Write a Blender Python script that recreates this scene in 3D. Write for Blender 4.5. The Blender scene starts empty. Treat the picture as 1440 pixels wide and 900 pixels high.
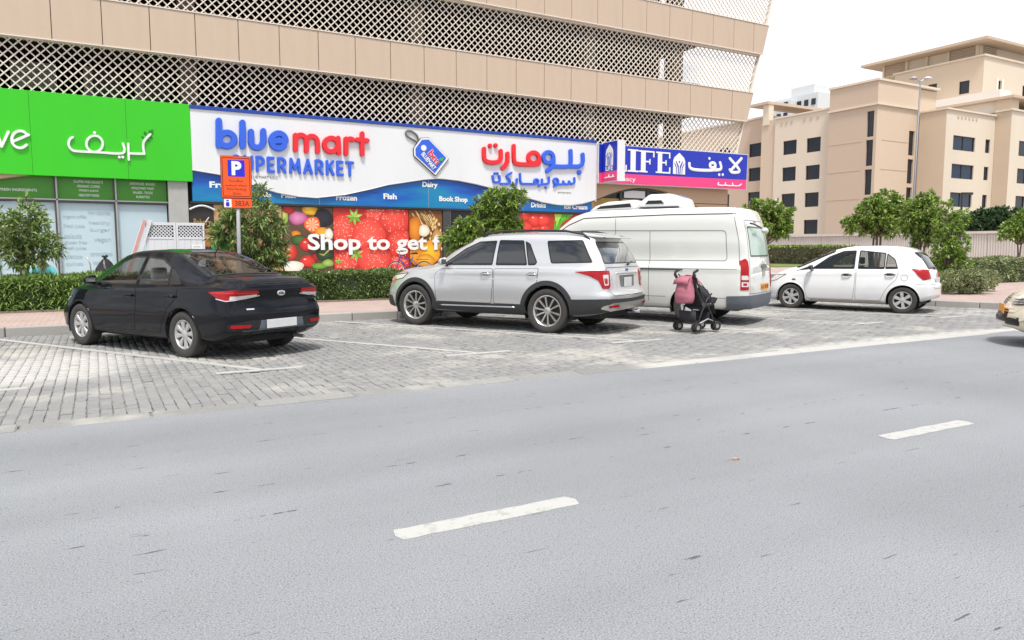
import bpy, bmesh, math, random
import numpy as np
from mathutils import Vector, Matrix
from mathutils.bvhtree import BVHTree
S = bpy.context.scene
C = S.collection
R = math.radians
random.seed(7)
rng = np.random.default_rng(7)

# ------------------------------------------------------------ camera
cam_d = bpy.data.cameras.new('camera')
cam = bpy.data.objects.new('camera', cam_d)
C.objects.link(cam)
cam_d.sensor_width = 36.0
cam_d.lens = 26.0
cam_d.clip_end = 4000
cam.location = (0, 0, 1.45)
cam.rotation_euler = (R(90 - 5.49), 0, R(-29.34))
S.camera = cam

# ------------------------------------------------------------ sky
SUN_EL, SUN_AZ = R(66), R(205)      # azimuth: clockwise from +Y
w = bpy.data.worlds.new('World')
S.world = w
w.use_nodes = True
nt = w.node_tree
nt.nodes.clear()
def wn(t, **k):
    n = nt.nodes.new(t)
    for a, b in k.items():
        setattr(n, a, b)
    return n
wo = wn('ShaderNodeOutputWorld')
bg = wn('ShaderNodeBackground')
sky = wn('ShaderNodeTexSky', sky_type='NISHITA', sun_disc=False, sun_elevation=SUN_EL, sun_rotation=SUN_AZ,
         air_density=1.0, dust_density=2.5, ozone_density=1.0)
tc = wn('ShaderNodeTexCoord')
mp = wn('ShaderNodeMapping')
mp.inputs['Scale'].default_value = (1.3, 1.3, 2.6)
mp.inputs['Location'].default_value = (3.28, -1.5, 2.06)
no = wn('ShaderNodeTexNoise')
no.inputs['Scale'].default_value = 1.9
no.inputs['Detail'].default_value = 7
no.inputs['Roughness'].default_value = 0.58
cr = wn('ShaderNodeValToRGB')
cr.color_ramp.elements[0].position = 0.37
cr.color_ramp.elements[0].color = (0.12, 0.12, 0.12, 1)
cr.color_ramp.elements[1].position = 0.50
cr.color_ramp.elements[1].color = (1, 1, 1, 1)
mx = wn('ShaderNodeMix', data_type='RGBA')
mx.inputs['B'].default_value = (8.6, 8.7, 9.0, 1)      # bright white cloud
bg.inputs['Strength'].default_value = 0.1
L = nt.links.new
L(tc.outputs['Generated'], mp.inputs['Vector'])
L(mp.outputs['Vector'], no.inputs['Vector'])
L(no.outputs['Fac'], cr.inputs['Fac'])
L(cr.outputs['Color'], mx.inputs['Factor'])
L(sky.outputs['Color'], mx.inputs['A'])
L(mx.outputs['Result'], bg.inputs['Color'])
L(bg.outputs['Background'], wo.inputs['Surface'])

# ------------------------------------------------------------ sun (veiled by cloud)
sd = bpy.data.lights.new('sun', 'SUN')
sd.energy = 2.9
sd.angle = R(11)
sd.color = (1.0, 0.95, 0.88)
sun = bpy.data.objects.new('sun', sd)
C.objects.link(sun)
_d = Vector((math.sin(SUN_AZ) * math.cos(SUN_EL), math.cos(SUN_AZ) * math.cos(SUN_EL), math.sin(SUN_EL)))
sun.rotation_euler = (-_d).to_track_quat('-Z', 'Y').to_euler()
sun.location = _d * 60

S.render.engine = 'CYCLES'
S.view_settings.view_transform = 'Standard'
S.view_settings.look = 'None'
S.view_settings.exposure = 0.48
S.view_settings.gamma = 1.0

# ------------------------------------------------------------ materials
MATS = {}
def lin(c):
    return tuple((v / 12.92 if v <= 0.04045 else ((v + 0.055) / 1.055) ** 2.4) for v in c)
def hexc(s):
    return lin(tuple(int(s[i:i + 2], 16) / 255 for i in (0, 2, 4)))
class NT:
    def __init__(s, name):
        s.m = bpy.data.materials.new(name)
        s.m.use_nodes = True
        s.t = s.m.node_tree
        s.b = s.t.nodes['Principled BSDF']
        MATS[name] = s.m
    def n(s, t, **k):
        x = s.t.nodes.new(t)
        for a, b in k.items():
            if a.startswith('i_'):
                x.inputs[a[2:]].default_value = b
            else:
                setattr(x, a, b)
        return x
    def l(s, a, b):
        s.t.links.new(a, b)
def c4(c):
    return (c[0], c[1], c[2], 1)
def mat(name, col, rough=0.6, metal=0.0, var=0.12, scale=6.0, bump=0.0, bscale=40.0, coat=0.0, spec=0.5, stretch=(1, 1, 1)):
    """plain surface with a little procedural mottling"""
    k = NT(name)
    k.b.inputs['Roughness'].default_value = rough
    k.b.inputs['Metallic'].default_value = metal
    k.b.inputs['Coat Weight'].default_value = coat
    k.b.inputs['Coat Roughness'].default_value = 0.04
    k.b.inputs['Specular IOR Level'].default_value = spec
    t = k.n('ShaderNodeTexCoord')
    mpp = k.n('ShaderNodeMapping')
    mpp.inputs['Scale'].default_value = stretch
    k.l(t.outputs['Object'], mpp.inputs['Vector'])
    nz = k.n('ShaderNodeTexNoise', i_Scale=scale, i_Detail=5.0, i_Roughness=0.6)
    k.l(mpp.outputs['Vector'], nz.inputs['Vector'])
    m = k.n('ShaderNodeMix', data_type='RGBA')
    m.inputs['A'].default_value = c4([max(0, v * (1 - var)) for v in col])
    m.inputs['B'].default_value = c4([min(1, v * (1 + var)) for v in col])
    k.l(nz.outputs['Fac'], m.inputs['Factor'])
    k.l(m.outputs['Result'], k.b.inputs['Base Color'])
    if bump:
        nb = k.n('ShaderNodeTexNoise', i_Scale=bscale, i_Detail=4.0)
        k.l(mpp.outputs['Vector'], nb.inputs['Vector'])
        bp = k.n('ShaderNodeBump', i_Strength=bump, i_Distance=0.02)
        k.l(nb.outputs['Fac'], bp.inputs['Height'])
        k.l(bp.outputs['Normal'], k.b.inputs['Normal'])
    return k.m

def asphalt():
    k = NT('asphalt')
    k.b.inputs['Roughness'].default_value = 0.85
    k.b.inputs['Specular IOR Level'].default_value = 0.3
    g = k.n('ShaderNodeNewGeometry')
    big = k.n('ShaderNodeTexNoise', i_Scale=0.35, i_Detail=5.0)
    k.l(g.outputs['Position'], big.inputs['Vector'])
    fine = k.n('ShaderNodeTexNoise', i_Scale=130.0, i_Detail=4.0, i_Roughness=0.75)
    k.l(g.outputs['Position'], fine.inputs['Vector'])
    vo = k.n('ShaderNodeTexVoronoi', i_Scale=85.0)
    k.l(g.outputs['Position'], vo.inputs['Vector'])
    r1 = k.n('ShaderNodeValToRGB')
    r1.color_ramp.elements[0].position = 0.36
    r1.color_ramp.elements[0].color = (0.139, 0.147, 0.159, 1)
    r1.color_ramp.elements[1].position = 0.66
    r1.color_ramp.elements[1].color = (0.358, 0.372, 0.394, 1)
    k.l(fine.outputs['Fac'], r1.inputs['Fac'])
    # wheel-path wear, long streaks along the road
    mp2 = k.n('ShaderNodeMapping')
    mp2.inputs['Scale'].default_value = (0.05, 0.9, 1)
    k.l(g.outputs['Position'], mp2.inputs['Vector'])
    st = k.n('ShaderNodeTexNoise', i_Scale=1.0, i_Detail=4.0)
    k.l(mp2.outputs['Vector'], st.inputs['Vector'])
    ad = k.n('ShaderNodeMath', operation='ADD')
    k.l(big.outputs['Fac'], ad.inputs[0])
    k.l(st.outputs['Fac'], ad.inputs[1])
    r2 = k.n('ShaderNodeMapRange')
    r2.inputs['From Min'].default_value = 0.7
    r2.inputs['From Max'].default_value = 1.3
    r2.inputs['To Min'].default_value = 0.83
    r2.inputs['To Max'].default_value = 1.13
    k.l(ad.outputs[0], r2.inputs['Value'])
    mu = k.n('ShaderNodeMix', data_type='RGBA', blend_type='MULTIPLY')
    mu.inputs['Factor'].default_value = 1
    k.l(r1.outputs['Color'], mu.inputs['A'])
    k.l(r2.outputs['Result'], mu.inputs['B'])
    # pale stone chips
    r3 = k.n('ShaderNodeValToRGB')
    r3.color_ramp.elements[0].position = 0.0
    r3.color_ramp.elements[0].color = (1, 1, 1, 1)
    r3.color_ramp.elements[1].position = 0.16
    r3.color_ramp.elements[1].color = (0, 0, 0, 1)
    k.l(vo.outputs['Distance'], r3.inputs['Fac'])
    m3 = k.n('ShaderNodeMix', data_type='RGBA')
    m3.inputs['B'].default_value = (0.48, 0.48, 0.47, 1)
    k.l(r3.outputs['Color'], m3.inputs['Factor'])
    k.l(mu.outputs['Result'], m3.inputs['A'])
    # dark drag scars along the driving direction
    mp4 = k.n('ShaderNodeMapping')
    mp4.inputs['Scale'].default_value = (3.6, 34, 1)
    k.l(g.outputs['Position'], mp4.inputs['Vector'])
    sc = k.n('ShaderNodeTexNoise', i_Scale=1.0, i_Detail=2.0, i_Roughness=0.5)
    k.l(mp4.outputs['Vector'], sc.inputs['Vector'])
    r4 = k.n('ShaderNodeValToRGB')
    r4.color_ramp.elements[0].position = 0.715
    r4.color_ramp.elements[0].color = (0, 0, 0, 1)
    r4.color_ramp.elements[1].position = 0.74
    r4.color_ramp.elements[1].color = (0.75, 0.75, 0.75, 1)
    k.l(sc.outputs['Fac'], r4.inputs['Fac'])
    m4 = k.n('ShaderNodeMix', data_type='RGBA')
    m4.inputs['B'].default_value = (0.05, 0.05, 0.052, 1)
    k.l(r4.outputs['Color'], m4.inputs['Factor'])
    k.l(m3.outputs['Result'], m4.inputs['A'])
    # opened paving seams running along the lane, broken into dashes
    sepx = k.n('ShaderNodeSeparateXYZ')
    k.l(g.outputs['Position'], sepx.inputs[0])
    mp5 = k.n('ShaderNodeMapping'); mp5.inputs['Scale'].default_value = (8.0, 0.6, 1)
    k.l(g.outputs['Position'], mp5.inputs['Vector'])
    dn5 = k.n('ShaderNodeTexNoise', i_Scale=1.0, i_Detail=3.0)
    k.l(mp5.outputs['Vector'], dn5.inputs['Vector'])
    seam = None
    for y0, hw in ((4.08, .009), (4.62, .010), (5.72, .006), (6.3, .005)):
        sb1 = k.n('ShaderNodeMath', operation='SUBTRACT'); sb1.inputs[1].default_value = y0
        k.l(sepx.outputs['Y'], sb1.inputs[0])
        ab1 = k.n('ShaderNodeMath', operation='ABSOLUTE'); k.l(sb1.outputs[0], ab1.inputs[0])
        wd1 = k.n('ShaderNodeMath', operation='MULTIPLY_ADD'); wd1.inputs[1].default_value = hw * 9; wd1.inputs[2].default_value = -hw * 4.9
        k.l(dn5.outputs['Fac'], wd1.inputs[0])
        lt1 = k.n('ShaderNodeMath', operation='LESS_THAN')
        k.l(ab1.outputs[0], lt1.inputs[0]); k.l(wd1.outputs[0], lt1.inputs[1])
        if seam is None: seam = lt1
        else:
            mx1 = k.n('ShaderNodeMath', operation='MAXIMUM')
            k.l(seam.outputs[0], mx1.inputs[0]); k.l(lt1.outputs[0], mx1.inputs[1]); seam = mx1
    m5 = k.n('ShaderNodeMix', data_type='RGBA'); m5.inputs['B'].default_value = (0.06, 0.062, 0.068, 1)
    sc5 = k.n('ShaderNodeMath', operation='MULTIPLY'); sc5.inputs[1].default_value = 0.85
    k.l(seam.outputs[0], sc5.inputs[0])
    k.l(sc5.outputs[0], m5.inputs['Factor']); k.l(m4.outputs['Result'], m5.inputs['A'])
    # pin-prick pits between the stones
    pv = k.n('ShaderNodeTexVoronoi', i_Scale=46.0)
    k.l(g.outputs['Position'], pv.inputs['Vector'])
    r6 = k.n('ShaderNodeMapRange'); r6.inputs['From Min'].default_value = 0.10; r6.inputs['From Max'].default_value = 0.22
    r6.inputs['To Min'].default_value = 0.55; r6.inputs['To Max'].default_value = 1.0
    k.l(pv.outputs['Distance'], r6.inputs['Value'])
    m6 = k.n('ShaderNodeMix', data_type='RGBA', blend_type='MULTIPLY'); m6.inputs['Factor'].default_value = 1
    k.l(m5.outputs['Result'], m6.inputs['A']); k.l(r6.outputs['Result'], m6.inputs['B'])
    k.l(m6.outputs['Result'], k.b.inputs['Base Color'])
    bp = k.n('ShaderNodeBump', i_Strength=0.2, i_Distance=0.003)
    k.l(fine.outputs['Fac'], bp.inputs['Height'])
    k.l(bp.outputs['Normal'], k.b.inputs['Normal'])
asphalt()

def paver_mat(name, a, b, dust, spill=None):
    """per-piece tone from the island / object random, plus sandy dust in world space"""
    k = NT(name)
    k.b.inputs['Roughness'].default_value = 0.9
    k.b.inputs['Specular IOR Level'].default_value = 0.25
    g = k.n('ShaderNodeNewGeometry')
    n1 = k.n('ShaderNodeTexNoise', i_Scale=45.0, i_Detail=3.0)
    k.l(g.outputs['Position'], n1.inputs['Vector'])
    wv = k.n('ShaderNodeTexWhiteNoise', noise_dimensions='3D')
    oi = k.n('ShaderNodeObjectInfo')
    ad = k.n('ShaderNodeMath', operation='ADD')
    k.l(g.outputs['Random Per Island'], ad.inputs[0])
    k.l(oi.outputs['Random'], ad.inputs[1])
    fr = k.n('ShaderNodeMath', operation='FRACT')
    k.l(ad.outputs[0], fr.inputs[0])
    m = k.n('ShaderNodeMix', data_type='RGBA')
    m.inputs['A'].default_value = c4(a)
    m.inputs['B'].default_value = c4(b)
    k.l(fr.outputs[0], m.inputs['Factor'])
    r1 = k.n('ShaderNodeMapRange')
    r1.inputs['To Min'].default_value = 0.75
    r1.inputs['To Max'].default_value = 1.25
    k.l(n1.outputs['Fac'], r1.inputs['Value'])
    mu = k.n('ShaderNodeMix', data_type='RGBA', blend_type='MULTIPLY')
    mu.inputs['Factor'].default_value = 1
    k.l(m.outputs['Result'], mu.inputs['A'])
    k.l(r1.outputs['Result'], mu.inputs['B'])
    n2 = k.n('ShaderNodeTexNoise', i_Scale=0.55, i_Detail=6.0, i_Roughness=0.65)
    k.l(g.outputs['Position'], n2.inputs['Vector'])
    r2 = k.n('ShaderNodeMapRange', interpolation_type='SMOOTHSTEP')
    r2.inputs['From Min'].default_value = 0.50
    r2.inputs['From Max'].default_value = 0.66
    r2.inputs['To Max'].default_value = dust
    k.l(n2.outputs['Fac'], r2.inputs['Value'])
    md = k.n('ShaderNodeMix', data_type='RGBA')
    md.inputs['B'].default_value = (0.46, 0.44, 0.40, 1)
    k.l(r2.outputs['Result'], md.inputs['Factor'])
    k.l(mu.outputs['Result'], md.inputs['A'])
    last = md
    for (ctr, scl, ext) in (spill or ()):        # drifts of pale sand left on the bays
        ds = k.n('ShaderNodeVectorMath', operation='SUBTRACT')
        ds.inputs[1].default_value = ctr
        k.l(g.outputs['Position'], ds.inputs[0])
        dm = k.n('ShaderNodeVectorMath', operation='MULTIPLY')
        dm.inputs[1].default_value = scl
        k.l(ds.outputs['Vector'], dm.inputs[0])
        dn = k.n('ShaderNodeVectorMath', operation='LENGTH')
        k.l(dm.outputs['Vector'], dn.inputs[0])
        sb_ = k.n('ShaderNodeMath', operation='MULTIPLY_ADD')
        sb_.inputs[1].default_value = 2.2
        k.l(n2.outputs['Fac'], sb_.inputs[0])
        sg_ = k.n('ShaderNodeMath', operation='MULTIPLY'); sg_.inputs[1].default_value = -1
        k.l(dn.outputs['Value'], sg_.inputs[0])
        k.l(sg_.outputs[0], sb_.inputs[2])
        r5 = k.n('ShaderNodeMapRange', interpolation_type='SMOOTHSTEP')
        r5.inputs['From Min'].default_value = -0.35 - ext
        r5.inputs['From Max'].default_value = 0.45 - ext
        r5.inputs['To Max'].default_value = 0.85
        k.l(sb_.outputs[0], r5.inputs['Value'])
        nx_m = k.n('ShaderNodeMix', data_type='RGBA')
        nx_m.inputs['B'].default_value = (0.48, 0.47, 0.45, 1)
        k.l(r5.outputs['Result'], nx_m.inputs['Factor'])
        k.l(last.outputs['Result'], nx_m.inputs['A'])
        last = nx_m
    k.l(last.outputs['Result'], k.b.inputs['Base Color'])
    bp = k.n('ShaderNodeBump', i_Strength=0.4, i_Distance=0.004)
    k.l(n1.outputs['Fac'], bp.inputs['Height'])
    k.l(bp.outputs['Normal'], k.b.inputs['Normal'])
    return k.m
paver_mat('paver', (0.225, 0.227, 0.228), (0.265, 0.265, 0.262), 0.7, (((-0.7, 10.5, 0), (1, 1, 1), 0.2), ((11.5, 7.2, 0), (.22, 2.2, 1), -0.3)))
paver_mat('edge_concrete', (0.22, 0.22, 0.215), (0.29, 0.29, 0.28), 0.7, (((11.5, 7.1, 0), (.2, 1, 1), 0.0),))
paver_mat('kerb_concrete', (0.30, 0.29, 0.275), (0.38, 0.37, 0.35), 0.3)

def worn_paint():
    k = NT('worn_paint')
    k.b.inputs['Roughness'].default_value = 0.7
    g = k.n('ShaderNodeNewGeometry')
    n1 = k.n('ShaderNodeTexNoise', i_Scale=14.0, i_Detail=6.0, i_Roughness=0.7)
    k.l(g.outputs['Position'], n1.inputs['Vector'])
    r = k.n('ShaderNodeValToRGB')
    r.color_ramp.elements[0].position = 0.32
    r.color_ramp.elements[0].color = (0.30, 0.30, 0.29, 1)
    r.color_ramp.elements[1].position = 0.48
    r.color_ramp.elements[1].color = (0.44, 0.44, 0.425, 1)
    k.l(n1.outputs['Fac'], r.inputs['Fac'])
    k.l(r.outputs['Color'], k.b.inputs['Base Color'])
worn_paint()

def brickish(name, a, b, mortar, sx, sy):
    k = NT(name)
    k.b.inputs['Roughness'].default_value = 0.9
    g = k.n('ShaderNodeNewGeometry')
    br = k.n('ShaderNodeTexBrick')
    br.inputs['Color1'].default_value = c4(a)
    br.inputs['Color2'].default_value = c4(b)
    br.inputs['Mortar'].default_value = c4(mortar)
    br.inputs['Scale'].default_value = 1
    br.inputs['Brick Width'].default_value = sx
    br.inputs['Row Height'].default_value = sy
    br.inputs['Mortar Size'].default_value = 0.006
    k.l(g.outputs['Position'], br.inputs['Vector'])
    n = k.n('ShaderNodeTexNoise', i_Scale=0.8, i_Detail=6.0)
    k.l(g.outputs['Position'], n.inputs['Vector'])
    r1 = k.n('ShaderNodeMapRange')
    r1.inputs['To Min'].default_value = 0.8
    r1.inputs['To Max'].default_value = 1.2
    k.l(n.outputs['Fac'], r1.inputs['Value'])
    mu = k.n('ShaderNodeMix', data_type='RGBA', blend_type='MULTIPLY')
    mu.inputs['Factor'].default_value = 1
    k.l(br.outputs['Color'], mu.inputs['A'])
    k.l(r1.outputs['Result'], mu.inputs['B'])
    k.l(mu.outputs['Result'], k.b.inputs['Base Color'])
brickish('pink_paving', (0.40, 0.30, 0.27), (0.46, 0.35, 0.315), (0.25, 0.20, 0.18), 0.2, 0.1)

def glass(name, tint, refl=1.0, rough=0.0):
    k = NT(name)
    out = [n for n in k.t.nodes if n.type == 'OUTPUT_MATERIAL'][0]
    tr = k.n('ShaderNodeBsdfTransparent')
    tr.inputs['Color'].default_value = c4(tint)
    gl = k.n('ShaderNodeBsdfGlossy')
    gl.inputs['Roughness'].default_value = rough
    fr = k.n('ShaderNodeFresnel')
    fr.inputs['IOR'].default_value = 1.5
    mu = k.n('ShaderNodeMath', operation='MULTIPLY')
    mu.inputs[1].default_value = refl
    k.l(fr.outputs[0], mu.inputs[0])
    ms = k.n('ShaderNodeMixShader')
    k.l(mu.outputs[0], ms.inputs[0])
    k.l(tr.outputs[0], ms.inputs[1])
    k.l(gl.outputs[0], ms.inputs[2])
    k.l(ms.outputs[0], out.inputs['Surface'])
glass('glass_clear', (0.90, 0.93, 0.92), 0.7)
glass('glass_tint', (0.07, 0.08, 0.09), 3.2)
glass('glass_mid', (0.74, 0.80, 0.78), 1.3)
glass('glass_green', (0.70, 0.84, 0.77), 2.5)

def attr_mat(name, rough=0.5):
    k = NT(name)
    k.b.inputs['Roughness'].default_value = rough
    a = k.n('ShaderNodeAttribute', attribute_name='Col')
    k.l(a.outputs['Color'], k.b.inputs['Base Color'])
attr_mat('print')

def leaf_mat(name, dark, light, rough=0.45):
    k = NT(name)
    k.b.inputs['Roughness'].default_value = rough
    k.b.inputs['Specular IOR Level'].default_value = 0.45
    g = k.n('ShaderNodeNewGeometry')
    r = k.n('ShaderNodeValToRGB')
    r.color_ramp.elements[0].color = c4(dark)
    r.color_ramp.elements[1].color = c4(light)
    k.l(g.outputs['Random Per Island'], r.inputs['Fac'])
    k.l(r.outputs['Color'], k.b.inputs['Base Color'])
    out = [n for n in k.t.nodes if n.type == 'OUTPUT_MATERIAL'][0]
    tl = k.n('ShaderNodeBsdfTranslucent')
    k.l(r.outputs['Color'], tl.inputs['Color'])
    ms = k.n('ShaderNodeMixShader')
    ms.inputs[0].default_value = 0.25
    k.l(k.b.outputs[0], ms.inputs[1])
    k.l(tl.outputs[0], ms.inputs[2])
    k.l(ms.outputs[0], out.inputs['Surface'])
leaf_mat('leaf_hedge', (0.07, 0.14, 0.03), (0.36, 0.52, 0.14), .35)
leaf_mat('leaf_hedge_dark', (0.05, 0.09, 0.025), (0.28, 0.38, 0.13), .35)
leaf_mat('leaf_oleander', (0.05, 0.10, 0.025), (0.36, 0.48, 0.16), .3)
leaf_mat('leaf_bright', (0.11, 0.2, 0.03), (0.33, 0.47, 0.10), .35)
leaf_mat('leaf_mid', (0.07, 0.14, 0.025), (0.36, 0.50, 0.11), .35)
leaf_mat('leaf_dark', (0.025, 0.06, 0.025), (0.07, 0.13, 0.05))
leaf_mat('leaf_olive', (0.10, 0.14, 0.05), (0.42, 0.46, 0.24), .4)
leaf_mat('leaf_dry', (0.09, 0.085, 0.05), (0.17, 0.16, 0.09))
mat('bark', (0.20, 0.16, 0.12), 0.9, var=0.3, scale=12, bump=0.5)
mat('soil', (0.20, 0.16, 0.12), 0.95, var=0.3, scale=8, bump=0.4)
mat('bed_sand', (0.25, 0.247, 0.238), 0.95, var=0.75, scale=0.6)
mat('ground_sand', (0.36, 0.32, 0.27), 0.95, var=0.15, scale=0.4)
mat('grass_strip', (0.13, 0.17, 0.04), 0.9, var=0.3, scale=6, bump=0.5)
mat('cladding', hexc('c0ac98'), 0.5, var=0.09, scale=2.5, stretch=(1, 1, .18))
mat('screen_bar', hexc('ddd3c6'), 0.55, var=0.05, scale=3)
mat('render_beige', hexc('bb9d84'), 0.85, var=0.05, scale=2, bump=0.1, bscale=60)
mat('concrete_shaded', (0.035, 0.027, 0.022), 0.9, var=0.25, scale=1.2)  # colour darkened to paint in the gloom behind the lattice screens
mat('concrete_column', (0.24, 0.19, 0.15), 0.85, var=0.1, scale=2)
mat('concrete_grey', (0.40, 0.40, 0.38), 0.85, var=0.15, scale=4, bump=0.2)
mat('sign_green', (0.032, 0.52, 0.006), 0.35, var=0.06, scale=1.6, stretch=(1, 1, .2))
mat('transom_green', (0.055, 0.26, 0.012), 0.3, var=0.18, scale=0.9)
mat('motif_green', (0.015, 0.17, 0.012), 0.4, var=0.1)
mat('white_letter', (0.80, 0.80, 0.79), 0.4, var=0.02)
mat('sign_white', (0.72, 0.73, 0.75), 0.35, var=0.06, scale=1.6, stretch=(1, 1, .2))
mat('letter_blue', hexc('2e5fd6'), 0.3, var=0.04)
mat('letter_blue_side', hexc('173a9c'), 0.4, var=0.04)
mat('letter_red', hexc('e0202c'), 0.3, var=0.04)
mat('letter_red_side', hexc('96101c'), 0.4, var=0.04)
mat('trim_blue', hexc('173f9e'), 0.4, var=0.05)
mat('life_blue', hexc('1a2fae'), 0.35, var=0.02)
mat('life_pink', hexc('e8407f'), 0.35, var=0.02)
mat('black_metal', (0.025, 0.025, 0.027), 0.4, var=0.2)
mat('dark_frame', (0.05, 0.055, 0.055), 0.45, var=0.3, scale=3)
mat('alu', (0.45, 0.43, 0.42), 0.4, metal=0.6, var=0.2, scale=4)
mat('frosted_film', hexc('b7c9d2'), 0.25, var=0.05, scale=0.7)
mat('film_text', hexc('a5b7c1'), 0.4, var=0.05)
mat('lamp_grey', (0.20, 0.21, 0.22), 0.5, metal=0.3, var=0.1)
mat('van_film', (0.42, 0.54, 0.47), 0.12, var=0.08, scale=1.5, spec=0.5)
mat('grey_pole', (0.42, 0.43, 0.46), 0.5, metal=0.3, var=0.1)
mat('sign_orange', hexc('f2560f'), 0.35, var=0.03)
mat('sign_blue', hexc('1726c8'), 0.35, var=0.02)
mat('ink', (0.015, 0.015, 0.015), 0.5, var=0.0)
mat('ink_brown', (0.16, 0.03, 0.01), 0.5, var=0.0)
mat('plastic_white', (0.66, 0.66, 0.70), 0.45, var=0.06, scale=3)
mat('apartment_light', hexc('d5c9b8'), 0.85, var=0.07, scale=0.5, stretch=(1, 1, .2))
mat('apartment_mid', hexc('c1ae9b'), 0.85, var=0.04, scale=0.3)  # on the tower's left face this darker tone paints in its shade
mat('apartment_tan', hexc('cbb8a3'), 0.85, var=0.04, scale=0.3)  # left faces of the wings use it, their shade put in the colour
mat('apartment_white', hexc('e4dfd8'), 0.85, var=0.03, scale=0.3)
mat('window_dark', hexc('23262e'), 0.12, var=0.5, scale=0.5, spec=0.45)
mat('window_blue', hexc('1f2e46'), 0.12, var=0.5, scale=0.5, spec=0.45)
mat('window_frame', hexc('3a3836'), 0.5, var=0.1)
mat('tower_white', (0.62, 0.64, 0.66), 0.7, var=0.04)
mat('fence_white', hexc('cfc9c2'), 0.8, var=0.12, scale=1.2, stretch=(1, 1, .25))
# vehicles
def car_paint(name, col, metal=0.0, rough=0.35, dust=0.0, spec=0.5, coat=1.0):
    k = NT(name)
    k.b.inputs['Specular IOR Level'].default_value = spec
    k.b.inputs['Metallic'].default_value = metal
    k.b.inputs['Roughness'].default_value = rough
    k.b.inputs['Coat Weight'].default_value = 1.0
    k.b.inputs['Coat Roughness'].default_value = 0.03
    t = k.n('ShaderNodeTexCoord')
    n = k.n('ShaderNodeTexNoise', i_Scale=3.0, i_Detail=6.0, i_Roughness=0.65)
    k.l(t.outputs['Object'], n.inputs['Vector'])
    sep = k.n('ShaderNodeSeparateXYZ')
    k.l(t.outputs['Object'], sep.inputs[0])
    # road dirt gathers low on the body
    r = k.n('ShaderNodeMapRange')
    r.inputs['From Min'].default_value = 0.75
    r.inputs['From Max'].default_value = 0.2
    r.inputs['To Max'].default_value = dust
    k.l(sep.outputs['Z'], r.inputs['Value'])
    mu = k.n('ShaderNodeMath', operation='MULTIPLY')
    k.l(r.outputs['Result'], mu.inputs[0])
    k.l(n.outputs['Fac'], mu.inputs[1])
    m = k.n('ShaderNodeMix', data_type='RGBA')
    m.inputs['A'].default_value = c4(col)
    m.inputs['B'].default_value = (0.30, 0.27, 0.22, 1)
    k.l(mu.outputs[0], m.inputs['Factor'])
    k.l(m.outputs['Result'], k.b.inputs['Base Color'])
    r2 = k.n('ShaderNodeMapRange')
    r2.inputs['To Min'].default_value = coat
    r2.inputs['To Max'].default_value = 0.0
    k.l(mu.outputs[0], r2.inputs['Value'])
    k.l(r2.outputs['Result'], k.b.inputs['Coat Weight'])
car_paint('paint_black', (0.006, 0.007, 0.011), 0.0, 0.3, 0.05, 0.02, 0.5)
car_paint('paint_silver', (0.64, 0.645, 0.65), 0.6, 0.34, 0.25)
car_paint('paint_van', (0.68, 0.69, 0.66), 0.0, 0.35, 0.45)
car_paint('paint_white', (0.76, 0.77, 0.78), 0.0, 0.3, 0.3)
car_paint('paint_cream', (0.66, 0.60, 0.47), 0.0, 0.3, 0.2)
mat('rubber', (0.022, 0.022, 0.023), 0.8, var=0.3, scale=10)
mat('tyre_dusty', (0.05, 0.048, 0.045), 0.9, var=0.4, scale=12)
mat('cladding_black', (0.03, 0.031, 0.033), 0.55, var=0.2)
mat('trim_black', (0.012, 0.012, 0.013), 0.25, var=0.1)
mat('seam', (0.01, 0.01, 0.01), 0.8, var=0.0)
mat('seam_grey', (0.16, 0.16, 0.155), 0.8, var=0.0)
mat('chrome', (0.75, 0.76, 0.78), 0.12, metal=1.0, var=0.03)
mat('alloy', (0.60, 0.58, 0.56), 0.3, metal=0.85, var=0.05)
mat('hubcap', (0.52, 0.52, 0.52), 0.4, metal=0.5, var=0.06)
mat('wheel_dark', (0.03, 0.03, 0.032), 0.6, var=0.2)
mat('lamp_red', (0.36, 0.004, 0.008), 0.15, var=0.25, scale=14, coat=0.25, spec=0.3)
mat('lamp_white', (0.62, 0.58, 0.58), 0.12, var=0.1, coat=1.0)
mat('lamp_amber', (0.75, 0.22, 0.02), 0.15, var=0.05, coat=1.0)
mat('lamp_clear', (0.66, 0.66, 0.62), 0.1, var=0.1, coat=1.0)
mat('plate_white', (0.62, 0.62, 0.63), 0.4, var=0.12, scale=14)
mat('plate_orange', hexc('f0a020'), 0.4, var=0.04)
mat('bumper_grey', (0.10, 0.115, 0.135), 0.55, var=0.15)
mat('interior', (0.10, 0.095, 0.09), 0.85, var=0.15)
mat('interior_light', (0.42, 0.40, 0.37), 0.85, var=0.1)
mat('under_dark', (0.02, 0.02, 0.02), 0.9, var=0.1)
mat('sunshade', (0.55, 0.55, 0.53), 0.5, metal=0.3, var=0.1)
mat('fabric_pink', (0.42, 0.14, 0.19), 0.85, var=0.12, scale=20, bump=0.3, bscale=25)
mat('fabric_dark', (0.035, 0.035, 0.042), 0.85, var=0.25, scale=20, bump=0.3)
mat('fabric_teal', (0.10, 0.42, 0.46), 0.85, var=0.12, scale=14)
mat('fabric_grey', (0.22, 0.22, 0.20), 0.85, var=0.15, scale=14)
mat('skin', (0.30, 0.15, 0.09), 0.55, var=0.08)
mat('hair', (0.02, 0.016, 0.013), 0.6, var=0.2)
mat('bag_black', (0.018, 0.018, 0.02), 0.3, var=0.2, bump=0.4, bscale=18)
mat('bag_green', (0.03, 0.40, 0.13), 0.35, var=0.25, scale=9)
mat('bag_cyan', (0.10, 0.35, 0.45), 0.35, var=0.2, scale=9)
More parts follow.
